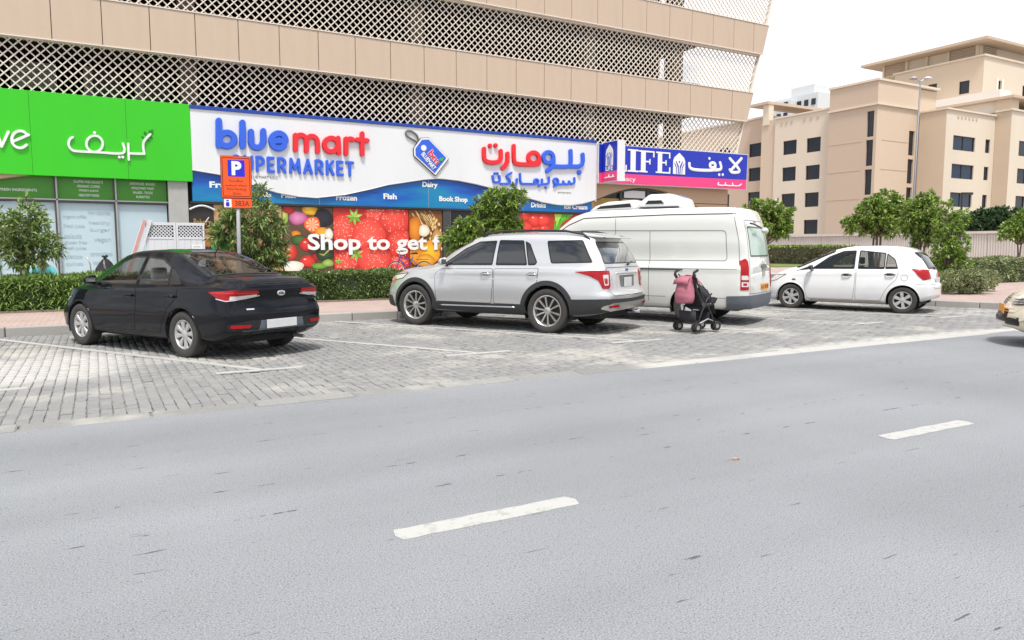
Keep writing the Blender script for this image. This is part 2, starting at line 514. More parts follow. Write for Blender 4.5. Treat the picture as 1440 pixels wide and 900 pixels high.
mat('yellow_plastic', (0.80, 0.48, 0.02), 0.45, var=0.05)
mat('pot_grey', (0.16, 0.16, 0.16), 0.8, var=0.1)
mat('board_red', (0.62, 0.30, 0.28), 0.6, var=0.3, scale=7)
mat('bike_blue', (0.03, 0.05, 0.25), 0.3, var=0.05)
mat('bike_white', (0.6, 0.6, 0.6), 0.4, var=0.05)
mat('bike_red', (0.5, 0.03, 0.03), 0.4, var=0.05)
mat('litter_orange', (0.55, 0.28, 0.16), 0.7, var=0.2)
mat('ochre', (0.42, 0.27, 0.07), 0.7, var=0.3, scale=4)
M = MATS

# ------------------------------------------------------------ mesh helpers
class MB:
    """collects shapes; build() links them as ONE mesh object"""
    def __init__(s):
        s.v = []; s.f = []
    def add(s, vs, fs):
        o = len(s.v)
        s.v += [tuple(p) for p in vs]
        s.f += [tuple(i + o for i in f) for f in fs]
        return s
    def box(s, x0, x1, y0, y1, z0, z1):
        return s.add([(x0, y0, z0), (x1, y0, z0), (x1, y1, z0), (x0, y1, z0), (x0, y0, z1), (x1, y0, z1), (x1, y1, z1), (x0, y1, z1)],
                     [(0, 3, 2, 1), (4, 5, 6, 7), (0, 1, 5, 4), (1, 2, 6, 5), (2, 3, 7, 6), (3, 0, 4, 7)])
    def hexa(s, p):     # 8 points: bottom ring, top ring
        return s.add(p, [(0, 3, 2, 1), (4, 5, 6, 7), (0, 1, 5, 4), (1, 2, 6, 5), (2, 3, 7, 6), (3, 0, 4, 7)])
    def tube(s, pts, r, n=8, cap=True):
        pts = [Vector(p) for p in pts]
        rs = r if isinstance(r, (list, tuple)) else [r] * len(pts)
        vs = []; fs = []
        up = None
        for i, p in enumerate(pts):
            a = pts[max(i - 1, 0)]; b = pts[min(i + 1, len(pts) - 1)]
            d = (b - a)
            d = d.normalized() if d.length > 1e-9 else Vector((0, 0, 1))
            if up is None:
                up = Vector((0, 0, 1)) if abs(d.z) < 0.9 else Vector((1, 0, 0))
            sx = d.cross(up)
            if sx.length < 1e-6:
                sx = d.cross(Vector((1, 0.3, 0)))
            sx.normalize()
            sy = sx.cross(d).normalized()
            up = sy
            for k in range(n):
                t = 2 * math.pi * k / n
                vs.append(p + (sx * math.cos(t) + sy * math.sin(t)) * rs[i])
        m = len(pts)
        for i in range(m - 1):
            for k in range(n):
                a = i * n + k; b = i * n + (k + 1) % n
                fs.append((a, b, b + n, a + n))
        if cap:
            fs.append(tuple(range(n - 1, -1, -1)))
            fs.append(tuple(range((m - 1) * n, m * n)))
        return s.add(vs, fs)
    def lathe(s, prof, n=32, axis='y', o=(0, 0, 0)):
        """prof: (radius, along-axis)"""
        vs = []; fs = []
        for (r, a) in prof:
            for k in range(n):
                t = 2 * math.pi * k / n
                c_, s_ = r * math.cos(t), r * math.sin(t)
                if axis == 'y':
                    vs.append((o[0] + c_, o[1] + a, o[2] + s_))
                elif axis == 'z':
                    vs.append((o[0] + c_, o[1] + s_, o[2] + a))
                else:
                    vs.append((o[0] + a, o[1] + c_, o[2] + s_))
        for i in range(len(prof) - 1):
            for k in range(n):
                a = i * n + k; b = i * n + (k + 1) % n
                fs.append((a, b, b + n, a + n))
        return s.add(vs, fs)
    def prism(s, poly, a0, a1, axis='y'):
        """2-D polygon extruded along axis; poly in the other two coords"""
        n = len(poly)
        def P(p, a):
            if axis == 'y': return (p[0], a, p[1])
            if axis == 'z': return (p[0], p[1], a)
            return (a, p[0], p[1])
        vs = [P(p, a0) for p in poly] + [P(p, a1) for p in poly]
        fs = [tuple(range(n)), tuple(range(2 * n - 1, n - 1, -1))]
        for i in range(n):
            j = (i + 1) % n
            fs.append((i, j, j + n, i + n))
        return s.add(vs, fs)
    def build(s, name, m, parent=None, smooth=False, loc=None, rot=None, bevel=0.0, bseg=2, fixn=True):
        me = bpy.data.meshes.new(name)
        me.from_pydata(s.v, [], s.f)
        if fixn:
            bm = bmesh.new(); bm.from_mesh(me)
            bmesh.ops.recalc_face_normals(bm, faces=bm.faces)
            if bevel:
                es = [e for e in bm.edges if len(e.link_faces) == 2 and e.calc_face_angle(0) > 0.5]
                bmesh.ops.bevel(bm, geom=es, offset=bevel, segments=bseg, affect='EDGES', profile=0.5)
            bm.to_mesh(me); bm.free()
        if smooth:
            me.polygons.foreach_set('use_smooth', [True] * len(me.polygons))
            if smooth == 'auto':
                me.set_sharp_from_angle(angle=R(40))
        return link(name, me, m, parent, loc, rot)
def link(name, me, m, parent=None, loc=None, rot=None):
    if m is not None and len(me.materials) == 0:
        me.materials.append(M[m] if isinstance(m, str) else m)
    o = bpy.data.objects.new(name, me)
    C.objects.link(o)
    if parent is not None:
        o.parent = parent
    if loc is not None:
        o.location = loc
    if rot is not None:
        o.rotation_euler = rot
    return o
def tag(o, label=None, cat=None, group=None, kind=None):
    if label: o['label'] = label
    if cat: o['category'] = cat
    if group: o['group'] = group
    if kind: o['kind'] = kind
    return o
def thing(name, label, cat, loc=(0, 0, 0), rz=0.0, group=None):
    o = bpy.data.objects.new(name, None)
    o.empty_display_size = 0.2
    C.objects.link(o)
    o.location = loc
    o.rotation_euler = (0, 0, rz)
    return tag(o, label, cat, group)
def npmesh(name, verts, faces, m, parent=None, smooth=False, cols=None):
    """fast path: verts (n,3) array, faces (k,4) or (k,3) int array"""
    me = bpy.data.meshes.new(name)
    verts = np.asarray(verts, np.float32); faces = np.asarray(faces, np.int32)
    me.vertices.add(len(verts)); me.vertices.foreach_set('co', verts.ravel())
    k = faces.shape[1]
    me.loops.add(faces.size); me.loops.foreach_set('vertex_index', faces.ravel())
    me.polygons.add(len(faces))
    me.polygons.foreach_set('loop_start', np.arange(0, faces.size, k, dtype=np.int32))
    if smooth:
        me.polygons.foreach_set('use_smooth', np.ones(len(faces), bool))
    me.update(calc_edges=True); me.validate()
    if cols is not None:
        at = me.color_attributes.new('Col', 'FLOAT_COLOR', 'POINT')
        at.data.foreach_set('color', np.asarray(cols, np.float32).ravel())
    return link(name, me, m, parent)
def text_mesh(body, offset=0.0, extrude=0.0, res=3):
    cu = bpy.data.curves.new('t', 'FONT')
    cu.body = body; cu.size = 1.0; cu.offset = offset; cu.extrude = extrude
    cu.resolution_u = res
    ob = bpy.data.objects.new('t', cu)
    C.objects.link(ob)
    bpy.context.view_layer.update()
    me = bpy.data.meshes.new_from_object(ob.evaluated_get(bpy.context.evaluated_depsgraph_get()))
    bpy.data.objects.remove(ob); bpy.data.curves.remove(cu)
    return me
def text_on(body, x0, x1, z0, z1, y, m, parent, name='lettering', offset=0.02, depth=0.01, face=None):
    """text stretched to fill a box on a plane facing -y (or on a given frame: origin, u, v, n)"""
    me = text_mesh(body, offset, 0.5)
    co = np.empty(len(me.vertices) * 3, np.float32)
    me.vertices.foreach_get('co', co); co = co.reshape(-1, 3)
    mn = co.min(0); mxx = co.max(0)
    u = (co[:, 0] - mn[0]) / max(mxx[0] - mn[0], 1e-6)
    v = (co[:, 1] - mn[1]) / max(mxx[1] - mn[1], 1e-6)
    d = co[:, 2] + 0.5
    if face is None:
        P = np.stack([x0 + u * (x1 - x0), y - d * depth, z0 + v * (z1 - z0)], 1)
    else:
        o, U, V, N = [np.array(q, float) for q in face]
        P = o + np.outer(x0 + u * (x1 - x0), U) + np.outer(z0 + v * (z1 - z0), V) + np.outer(d * depth, N)
    me.vertices.foreach_set('co', P.astype(np.float32).ravel())
    me.update()
    return link(name, me, m, parent)
def stroke_mb(mb, pts, w_, y0, depth, closed=False, flip=None):
    """rounded lettering stroke in the x-z plane facing -y"""
    P = [np.array(p, float) for p in pts]
    # resample smoothly
    n = len(P)
    segs = n if closed else n - 1
    if n > 2:
        Q = []
        for i in range(segs):
            p0 = P[(i - 1) % n] if (closed or i > 0) else P[0]
            p1 = P[i]; p2 = P[(i + 1) % n]
            p3 = P[(i + 2) % n] if (closed or i + 2 < n) else P[-1]
            for t in (0, 0.2, 0.4, 0.6, 0.8):
                Q.append(0.5 * ((2 * p1) + (-p0 + p2) * t + (2 * p0 - 5 * p1 + 4 * p2 - p3) * t * t + (-p0 + 3 * p1 - 3 * p2 + p3) * t ** 3))
        if not closed:
            Q.append(P[-1])
        P = Q
    n = len(P)
    prof = [(-1, 0), (-1, 0.7), (-0.8, 1.0), (0.8, 1.0), (1, 0.7), (1, 0)]
    rows = []
    def row(c, nv, sc, dsc=1.0):
        return [(c[0] + nv[0] * a * w_ / 2 * sc, y0 - b * depth * dsc, c[1] + nv[1] * a * w_ / 2 * sc) for a, b in prof]
    for i in range(n):
        a = P[(i - 1) % n] if (closed or i > 0) else P[i]
        b = P[(i + 1) % n] if (closed or i < n - 1) else P[i]
        d = b - a
        L_ = np.hypot(*d)
        d = d / L_ if L_ > 1e-9 else np.array([1.0, 0])
        nv = np.array([-d[1], d[0]])
        if not closed and i == 0:
            for t in (80, 55, 28):
                rows.append(row(P[0] - d * w_ / 2 * math.sin(R(t)), nv, math.cos(R(t))))
        rows.append(row(P[i], nv, 1))
        if not closed and i == n - 1:
            for t in (28, 55, 80):
                rows.append(row(P[-1] + d * w_ / 2 * math.sin(R(t)), nv, math.cos(R(t))))
    k = len(prof)
    vs = [p for r_ in rows for p in r_]
    fs = []
    m_ = len(rows)
    for i in range(m_ if closed else m_ - 1):
        for j in range(k - 1):
            a = i * k + j; b = ((i + 1) % m_) * k + j
            fs.append((a, a + 1, b + 1, b))
    if not closed:
        fs.append(tuple(range(k))); fs.append(tuple(range((m_ - 1) * k, m_ * k)))
    mb.add(vs, fs)
def circ(cx, cy, rx, ry=None, n=12, a0=0, a1=360):
    ry = ry or rx
    full = abs(a1 - a0) >= 360
    return [(cx + rx * math.cos(R(a0 + (a1 - a0) * i / (n if full else n - 1))), cy + ry * math.sin(R(a0 + (a1 - a0) * i / (n if full else n - 1)))) for i in range(n)]
# ============================================================ GROUND
g = MB().add([(-3000, -3000, -0.08), (3000, -3000, -0.08), (3000, 3000, -0.08), (-3000, 3000, -0.08)], [(0, 1, 2, 3)]).build('ground', 'ground_sand')
tag(g, kind='structure')
road = MB().add([(-300, -40, 0), (300, -40, 0), (300, 7.06, 0), (-300, 7.06, 0)], [(0, 1, 2, 3)]).build('road', 'asphalt')
tag(road, kind='structure')
# centre-line dashes, lightly rounded ends
for xs in (-6.75, -2.75, 1.28, 5.25, 9.25, 13.25, 17.25, 21.25, 25.25):
    m_ = MB()
    n_ = 14
    top = [(xs + 1.06 * i / n_, 3.525 + random.uniform(-.006, .006)) for i in range(n_ + 1)]
    bot = [(xs + 1.06 * i / n_, 3.385 + random.uniform(-.006, .006)) for i in range(n_, -1, -1)]
    poly = top + [(xs + 1.09, 3.46)] + bot + [(xs - 0.02, 3.45)]
    m_.prism(poly, 0.0005, 0.004, 'z').build('road_dash', 'worn_paint', road)

# parking apron: bedding, edge stones, individual pavers
apron = MB().box(-9, 21.5, 7.05, 14.9, -0.3, -0.014).build('parking_apron', 'bed_sand')
tag(apron, kind='structure')
# flush concrete edging
es = None
x = -9.0
i = 0
while x < 34:
    ln = random.uniform(0.85, 1.05)
    o = MB().box(0, ln - 0.014, 0, 0.24, -0.12, 0).build('edge_stone', 'edge_concrete', apron, bevel=0.012, bseg=1,
                                                     loc=(x, 6.98 + random.uniform(-.012, .012), 0.012 + random.uniform(-.004, .006)))
    o.rotation_euler = (random.uniform(-.006, .006), random.uniform(-.003, .003), random.uniform(-.006, .006))
    x += ln
# pavers 0.125 x 0.25, long side away from the road, staggered
PW, PL, GAP = 0.104, 0.208, 0.006
protos = []
for k in range(4):
    a, b = (PW - GAP) / 2, (PL - GAP) / 2
    t_ = 0.008
    j = lambda: random.uniform(-0.004, 0.004)
    vs = [(-a, -b, -.05), (a, -b, -.05), (a, b, -.05), (-a, b, -.05),
          (-a + j(), -b + j(), -.007), (a + j(), -b + j(), -.007), (a + j(), b + j(), -.007), (-a + j(), b + j(), -.007),
          (-a + t_ + j(), -b + t_ + j(), 0), (a - t_ + j(), -b + t_ + j(), 0), (a - t_ + j(), b - t_ + j(), 0), (-a + t_ + j(), b - t_ + j(), 0)]
    fs = [(8, 9, 10, 11)] + [(q, (q + 1) % 4, (q + 1) % 4 + 4, q + 4) for q in range(4)] + [(q + 4, (q + 1) % 4 + 4, (q + 1) % 4 + 8, q + 8) for q in range(4)]
    me = bpy.data.meshes.new('paver'); me.from_pydata(vs, [], fs); me.materials.append(M['paver'])
    protos.append(me)
Vp = [np.array([v.co[:] for v in me.vertices]) for me in protos]
Fp = np.array([p.vertices[:] for p in protos[0].polygons])
def kerb_x(y):       # where the apron ends on the right
    return 17.35 + (14.8 - y) * 0.33
def dips(x_, y_):    # settled, heaved areas of the apron
    return 0.010 * (np.sin(x_ * 1.7 + 1.3 * np.sin(y_ * 1.1)) * np.sin(y_ * 1.9 + x_ * 0.6))
cells = []
yaw_c = R(29.34)
nx = int((21.2 + 8.5) / PW)
for ix in range(nx):
    xx = -8.5 + ix * PW
    st = 0.5 * PL if (ix // 2) % 2 else 0.0
    yy = 7.22 + PL / 2 - st
    while yy < 14.73:
        if yy - PL / 2 > 7.1 and xx < kerb_x(yy) - 0.02:
            cells.append((xx, yy))
        yy += PL
cells = np.array(cells)
dep = cells[:, 0] * math.sin(yaw_c) + cells[:, 1] * math.cos(yaw_c)
lat = cells[:, 0] * math.cos(yaw_c) - cells[:, 1] * math.sin(yaw_c)
vis = np.abs(lat / dep) < 0.70
order = np.argsort(np.where(vis, dep, 1e9))
near = set(order[:300].tolist())
bv, bf = [], []
for idx, (cx, cy) in enumerate(cells):
    u_ = random.random()
    z_ = float(dips(cx, cy)) * 0.55 + random.uniform(-0.004, 0.004) + (random.uniform(-.012, -.004) if u_ < 0.07 else 0)
    tx, ty = random.gauss(0, 0.013), random.gauss(0, 0.02)
    rz = random.gauss(0, 0.014)
    k = random.randrange(4)
    cy += .016 * math.sin(cx * 2.3 + cy * .9) + .010 * math.sin(cx * 5.1 + 1.7 * cy)
    if idx in near:
        o = bpy.data.objects.new('paver', protos[k]); C.objects.link(o); o.parent = apron
        o.location = (cx, cy, z_); o.rotation_euler = (tx, ty, rz)
    else:
        P = Vp[k].copy()
        c_, s_ = math.cos(rz), math.sin(rz)
        X = P[:, 0] * c_ - P[:, 1] * s_; Y = P[:, 0] * s_ + P[:, 1] * c_
        Z = P[:, 2] + Y * tx - X * ty
        bv.append(np.stack([X + cx, Y + cy, Z + z_], 1)); bf.append(Fp + 12 * len(bf))
o = npmesh('paver_field', np.concatenate(bv), np.concatenate(bf), 'paver', apron)
tag(o, kind='stuff')
# bay lines and T marks
ZL = 0.012
for k, xt in enumerate((-4.0, -1.17, 1.66, 4.58, 7.36, 10.2, 13.05, 15.9)):
    L_ = MB()
    d = Vector((-0.515, 0.857, 0)); nn = Vector((0.857, 0.515, 0)) * 0.05
    a = Vector((xt, 9.16, 0)); b = a + d * 6.3
    n_ = 24
    q = []
    for i in range(n_ + 1):
        q.append(a + (b - a) * i / n_ + nn * random.uniform(0.86, 1.06))
    for i in range(n_, -1, -1):
        q.append(a + (b - a) * i / n_ - nn * random.uniform(0.86, 1.06))
    L_.prism([(p.x, p.y) for p in q], ZL - 0.012, ZL, 'z')
    h_ = 0.50
    L_.box(xt - h_, xt + h_, 9.045, 9.145, ZL - 0.012, ZL + 0.0005)
    L_.build('bay_line', 'worn_paint', apron)

# pavement with kerb stones
pave = MB().prism([(-16, 14.85), (17.38, 14.85), (19.25, 9.2), (19.75, 8.1), (20.9, 7.42), (75, 7.42), (75, 90), (-16, 90)], -0.2, 0.15, 'z').build('pavement', 'pink_paving')
tag(pave, kind='structure')
def stones(pts, ln=0.98, wd=0.15, top=0.155):
    P = [Vector((p[0], p[1], 0)) for p in pts]
    for a, b in zip(P, P[1:]):
        L_ = (b - a).length
        n_ = max(1, round(L_ / ln))
        d = (b - a).normalized()
        for i in range(n_):
            s0 = L_ / n_
            o = MB().box(0.006, s0 - 0.006, 0, wd, -0.22, 0).build('kerb_stone', 'kerb_concrete', pave, bevel=0.018, bseg=2, smooth=False,
                                                        loc=(a.x + d.x * i * s0, a.y + d.y * i * s0, top + random.uniform(-.004, .004)))
            o.rotation_euler = (0, random.uniform(-.003, .003), math.atan2(d.y, d.x) + random.uniform(-.003, .003))
stones([(-9.2, 14.71), (17.28, 14.71)])
stones([(17.28, 14.71), (19.1, 9.2)])
stones([(19.1, 9.2), (19.62, 8.03), (20.83, 7.28)], 0.6)
stones([(20.83, 7.28), (34, 7.28)])
# raised shop forecourt behind the hedge
pod = MB().box(-16, 25.2, 19.75, 25.0, 0.1, 0.45).build('forecourt', 'concrete_grey')
tag(pod, kind='structure')
bed = MB().box(-16, 17.0, 18.0, 19.6, 0.1, 0.19).build('planting_bed', 'soil')
tag(bed, kind='structure')
grs = MB().box(42, 54, 36.5, 60, 0.1, 0.2).build('grass_verge', 'grass_strip')
tag(grs, kind='structure')
# a scrap of litter on the road
lt = MB()
for i in range(5):
    a0 = i * 1.3
    lt.add([(0.03 * math.cos(a0), 0.03 * math.sin(a0), 0.004 + .004 * i), (0.05 * math.cos(a0 + .7), 0.04 * math.sin(a0 + .7), 0.02 + .003 * i), (0.035 * math.cos(a0 + 1.5), 0.05 * math.sin(a0 + 1.5), 0.008)], [(0, 1, 2)])
o = lt.build('dry_leaf', 'litter_orange', loc=(3.79, 3.59, 0.002)); o.scale = (.6, .6, .6)
tag(o, 'small crumpled orange leaf lying on the grey asphalt', 'leaf')
TR={}
TR["blue_en"]=[[(3.419,5.255),(3.394,4.534)],[(3.84,4.743),(3.814,4.841),(3.739,4.909),(3.633,4.927),(3.526,4.893),(3.447,4.814),(3.415,4.713),(3.44,4.615),(3.514,4.547),(3.619,4.528),(3.727,4.562),(3.808,4.64)],[(4.092,5.253),(4.069,4.558)],[(4.332,5.001),(4.324,4.772),(4.319,4.699),(4.35,4.615),(4.413,4.559),(4.494,4.543),(4.578,4.57),(4.645,4.635),(4.681,4.724),(4.687,4.797),(4.694,5.05)],[(4.935,4.766),(5.356,4.807)],[(5.359,4.847),(5.319,4.945),(5.238,5.007),(5.134,5.018),(5.034,4.975),(4.96,4.889),(4.93,4.781),(4.951,4.674),(5.017,4.596),(5.114,4.563),(5.219,4.585),(5.306,4.656)]]
TR["red_en"]=[[(5.667,4.993),(5.655,4.553)],[(5.662,4.812),(5.669,4.889),(5.718,4.962),(5.792,5.008),(5.875,5.014),(5.948,4.979),(5.993,4.912),(6.0,4.808),(5.993,4.542)],[(6.0,4.808),(6.013,4.88),(6.062,4.954),(6.137,5.0),(6.221,5.006),(6.295,4.971),(6.341,4.903),(6.354,4.804),(6.348,4.542)],[(7.014,4.793),(6.987,4.898),(6.908,4.971),(6.799,4.992),(6.689,4.955),(6.607,4.872),(6.575,4.764),(6.602,4.659),(6.68,4.586),(6.789,4.564),(6.9,4.6),(6.982,4.684)],[(7.025,5.002),(7.038,4.541)],[(7.282,4.998),(7.272,4.532)],[(7.279,4.839),(7.282,4.891),(7.31,4.953),(7.364,4.997),(7.43,5.014),(7.495,5.001)],[(7.827,5.203),(7.814,4.554)],[(7.661,5.002),(7.986,4.997)]]
TR["blue_ar"]=[[(16.593,5.068),(16.596,4.785),(16.449,4.628),(16.038,4.592)],[(16.032,5.167),(16.037,4.713),(15.916,4.586),(15.312,4.554)],[(15.254,4.881),(15.211,4.994),(15.1,5.059),(14.964,5.051),(14.854,4.972),(14.813,4.855),(14.856,4.741),(14.966,4.676),(15.102,4.684),(15.213,4.762)],[(15.254,4.881),(15.256,4.656),(15.154,4.486),(14.981,4.365)],[(15.312,4.554),(15.193,4.56)]]
TR["blue_ar_dots"]=[(16.443,4.385)]
TR["red_ar"]=[[(14.618,4.83),(14.574,4.942),(14.457,5.006),(14.315,4.997),(14.2,4.919),(14.156,4.803),(14.2,4.691),(14.316,4.627),(14.459,4.635),(14.574,4.712)],[(14.619,4.804),(14.619,4.634),(14.449,4.579),(14.065,4.558),(13.724,4.559),(13.559,4.658),(13.537,5.188)],[(13.276,4.897),(13.269,4.642),(13.18,4.465),(13.077,4.37)],[(12.997,4.975),(12.996,4.734),(12.908,4.602),(12.726,4.554),(12.509,4.554),(12.366,4.609),(12.316,4.744),(12.317,5.007)]]
TR["red_ar_dots"]=[(12.561,5.136),(12.786,5.163)]
TR["blue_ar2"]=[[(16.222,4.158),(16.224,4.003),(16.085,3.936),(15.977,4.026)],[(15.977,4.026),(15.962,3.931),(15.783,3.923),(15.717,4.014)],[(15.717,4.014),(15.702,3.913),(15.436,3.895)],[(15.484,4.017),(15.453,4.082),(15.379,4.106),(15.306,4.075),(15.276,4.008),(15.307,3.944),(15.38,3.92),(15.454,3.95)],[(15.484,4.004),(15.445,3.882),(15.301,3.81)],[(15.061,4.131),(15.062,3.952),(14.959,3.889),(14.763,3.874)],[(14.762,4.038),(14.747,3.893),(14.623,3.795)],[(14.599,3.965),(14.573,4.02),(14.513,4.04),(14.453,4.014),(14.428,3.958),(14.453,3.903),(14.513,3.883),(14.574,3.908)],[(14.591,3.932),(14.451,3.867),(14.067,3.851),(13.876,3.856),(13.823,3.963),(13.808,4.202)],[(13.672,4.002),(13.657,3.859),(13.522,3.763)],[(13.432,4.222),(13.239,4.085),(13.358,3.975),(13.358,3.834),(13.017,3.806)],[(12.944,4.083),(12.944,3.892),(12.812,3.855),(12.71,3.882),(12.667,4.07)]]
TR["blue_ar2_dots"]=[(14.936,3.749),(12.761,4.17),(12.871,4.175)]
TR["green_ar"]=[[(-0.378,4.504),(-0.453,4.427),(-0.481,4.282),(-0.408,4.158),(-0.262,4.129),(0.252,4.132),(0.832,4.149),(0.844,4.416)],[(0.341,4.372),(0.32,4.482),(0.25,4.559),(0.152,4.582),(0.052,4.544),(-0.024,4.458),(-0.056,4.345),(-0.035,4.235),(0.033,4.158),(0.131,4.134),(0.232,4.171),(0.309,4.258)],[(0.978,4.415),(0.972,3.974)],[(1.024,4.151),(1.228,4.153),(1.374,4.162)],[(1.374,4.162),(1.369,4.482),(1.553,4.724)]]
TR["green_ar_dots"]=[(0.156,4.664),(0.738,4.03),(0.823,4.035)]
TR["green_en"]=[[(-2.104,4.54),(-2.01,4.147)],[(-2.01,4.147),(-1.841,4.537)],[(-1.76,4.289),(-1.393,4.491)],[(-1.423,4.48),(-1.485,4.555),(-1.573,4.58),(-1.665,4.549),(-1.738,4.47),(-1.775,4.362),(-1.766,4.253),(-1.713,4.17),(-1.629,4.133),(-1.535,4.151),(-1.455,4.222)]]
TR["green_leaves"]=[[(1.406,4.609),(1.317,4.652)],[(1.455,4.687),(1.401,4.808)],[(1.515,4.702),(1.633,4.875)],[(1.531,4.643),(1.623,4.639)],[(1.497,4.59),(1.517,4.517)]]
TR["wave"]=[(2.622,3.775),(3.358,3.682),(4.322,3.406),(5.06,3.201),(5.715,3.103),(6.277,3.082),(7.208,3.211),(8.053,3.416),(8.673,3.587),(9.958,3.821),(10.49,3.882),(10.691,3.885),(11.306,3.851),(12.005,3.757),(12.87,3.603),(14.068,3.356),(14.845,3.196),(15.482,3.122),(16.051,3.118),(16.631,3.203),(17.22,3.358)]
TR["tagloop"]=[(9.822,4.986),(9.758,5.081),(9.481,5.209),(9.355,5.308),(9.399,5.419),(9.548,5.43),(9.74,5.317),(9.813,5.164),(9.833,5.007)]
TR["life_ar"]=[[(25.017,5.408),(24.393,4.852)],[(24.32,5.367),(24.93,4.879),(24.503,4.781),(24.338,4.887)],[(23.747,5.16),(23.809,4.898),(23.447,4.826)],[(23.471,5.031),(23.423,5.103),(23.312,5.128),(23.204,5.091),(23.162,5.014),(23.209,4.943),(23.319,4.918),(23.428,4.954)],[(23.472,4.994),(23.344,4.821),(22.427,4.782),(22.046,4.843),(21.99,5.025)]]
TR["life_ar_dots"]=[(23.121,5.297),(23.714,4.643),(23.924,4.653)]
TR["saydaliya"]=[[(25.062,4.305),(24.903,4.221),(24.525,4.213)],[(24.521,4.321),(24.504,4.212),(24.099,4.211)],[(24.095,4.318),(24.046,4.209),(23.677,4.209),(23.695,4.3)]]
MUR=[('v',5.71,2.43,0.29,0.21,'d98ab0','a84880'),('v',6.1,2.69,0.25,0.16,'f2c020','c08010'),('v',6.52,2.44,0.32,0.31,'2a2630','15131a'),('v',5.27,2.48,0.13,0.25,'b9c860','7f9a30'),('v',5.42,2.69,0.21,0.13,'c03028','801a18'),('v',6.16,2.23,0.26,0.26,'f08a50','e24a28'),('v',5.63,1.92,0.15,0.12,'e8902c','b05a18'),('v',6.48,1.99,0.26,0.16,'f0b030','d07a18'),('v',6.69,1.93,0.14,0.18,'f2efe6','c9c2b0'),('v',5.75,1.74,0.29,0.16,'4c7030','23401a'),('v',6.35,1.75,0.18,0.13,'6a3a28','402018'),('v',5.44,1.34,0.22,0.25,'ea3c30','a81c18'),('v',5.98,1.59,0.25,0.22,'e43a34','a01818'),('v',6.24,1.2,0.13,0.15,'b02620','701410'),('v',6.55,1.32,0.3,0.27,'34502c','16280f'),('v',5.97,1.05,0.25,0.19,'ea3c30','b01c18'),('v',5.49,0.89,0.37,0.18,'f0ede2','cfc9b4'),('v',6.36,0.9,0.28,0.1,'7aa838','4c7420'),('v',6.64,0.99,0.2,0.12,'a8c060','6a8a38'),('s',7.16,2.09,0.37,0.48,'ef5a4a','d83a30'),('s',8.33,2.61,0.41,0.26,'ef5a4a','d8382e'),('s',8.96,2.43,0.53,0.46,'ec5244','d4352c'),('s',8.05,1.94,0.58,0.54,'f26050','dc3c32'),('s',9.18,1.64,0.5,0.49,'ee5648','d4352c'),('s',8.23,1.13,0.59,0.52,'f05a4c','d83a30'),('s',7.23,1.04,0.42,0.32,'ee5648','d6362e'),('s',9.1,0.99,0.34,0.28,'ec5244','cc3028'),('w',9.68,2.12,0.25,0.45,'e8922c','b86214'),('w',9.66,1.31,0.25,0.39,'f0a22c','c8701a'),('w',10.02,2.08,0.2,0.21,'f4efe4','d8c8a8'),('w',10.25,1.35,0.37,0.41,'f6c030','e08a1c'),('w',10.07,1.05,0.36,0.22,'f0b43c','c87a1c'),('w',10.51,1.77,0.19,0.39,'d8b070','a87838'),('b',2.84,1.73,0.11,0.09,'a8401c','702810'),('b',3.11,1.95,0.19,0.15,'d08048','8a4a20'),('b',3.16,1.76,0.28,0.19,'eac090','b8763c'),('b',3.0,1.61,0.32,0.1,'b8702c','7a4414'),('b',2.68,1.58,0.19,0.07,'c0582c','7c3014'),('b',4.02,1.56,0.22,0.17,'e8a060','b06a2c'),('b',4.41,1.47,0.25,0.17,'d88c50','9a5420'),('b',4.8,1.33,0.28,0.2,'e0b080','a06a38'),('b',4.97,1.15,0.17,0.15,'d89858','9c5c24'),('b',4.51,1.21,0.23,0.15,'c87838','8a4818'),('b',3.86,1.65,0.17,0.11,'d09050','905020'),('t',13.66,2.63,0.21,0.15,'ee4a3c','cc2a24'),('t',14.11,2.69,0.21,0.17,'ee4a3c','cc2a24'),('t',14.53,2.55,0.28,0.23,'ee4a3c','cc2a24'),('t',13.72,2.23,0.24,0.18,'ee4a3c','cc2a24'),('t',14.14,2.28,0.26,0.18,'ee4a3c','cc2a24'),('t',14.57,2.13,0.28,0.16,'ee4a3c','cc2a24'),('t',14.9,2.55,0.28,0.23,'ee4a3c','cc2a24'),('t',14.96,2.19,0.25,0.16,'ee4a3c','cc2a24'),]
# ============================================================ COMMERCIAL BUILDING (parking levels over shops)
FY = 24.0
def xend(z):
    return 25.04 + 0.28 * (z - 5.76)
bld = thing('commercial_building', 'beige building with lattice-screened parking levels above a row of shops', 'building', (5, 32, 0))
def B(name, mb, m, par=bld, **k):
    """part given in world coordinates, parented to a root that sits elsewhere"""
    o = mb.build(name, m, None, **k)
    root = par
    off = Vector((0, 0, 0))
    while root is not None:
        off += root.location
        root = root.parent
    o.parent = par
    o.location = o.location - off
    return o
def BT(*a, **k):
    par = a[6]
    o = text_on(*a[:6], None, **k)
    off = Vector((0, 0, 0)); root = par
    while root is not None:
        off += root.location; root = root.parent
    o.parent = par; o.location -= off
    return o
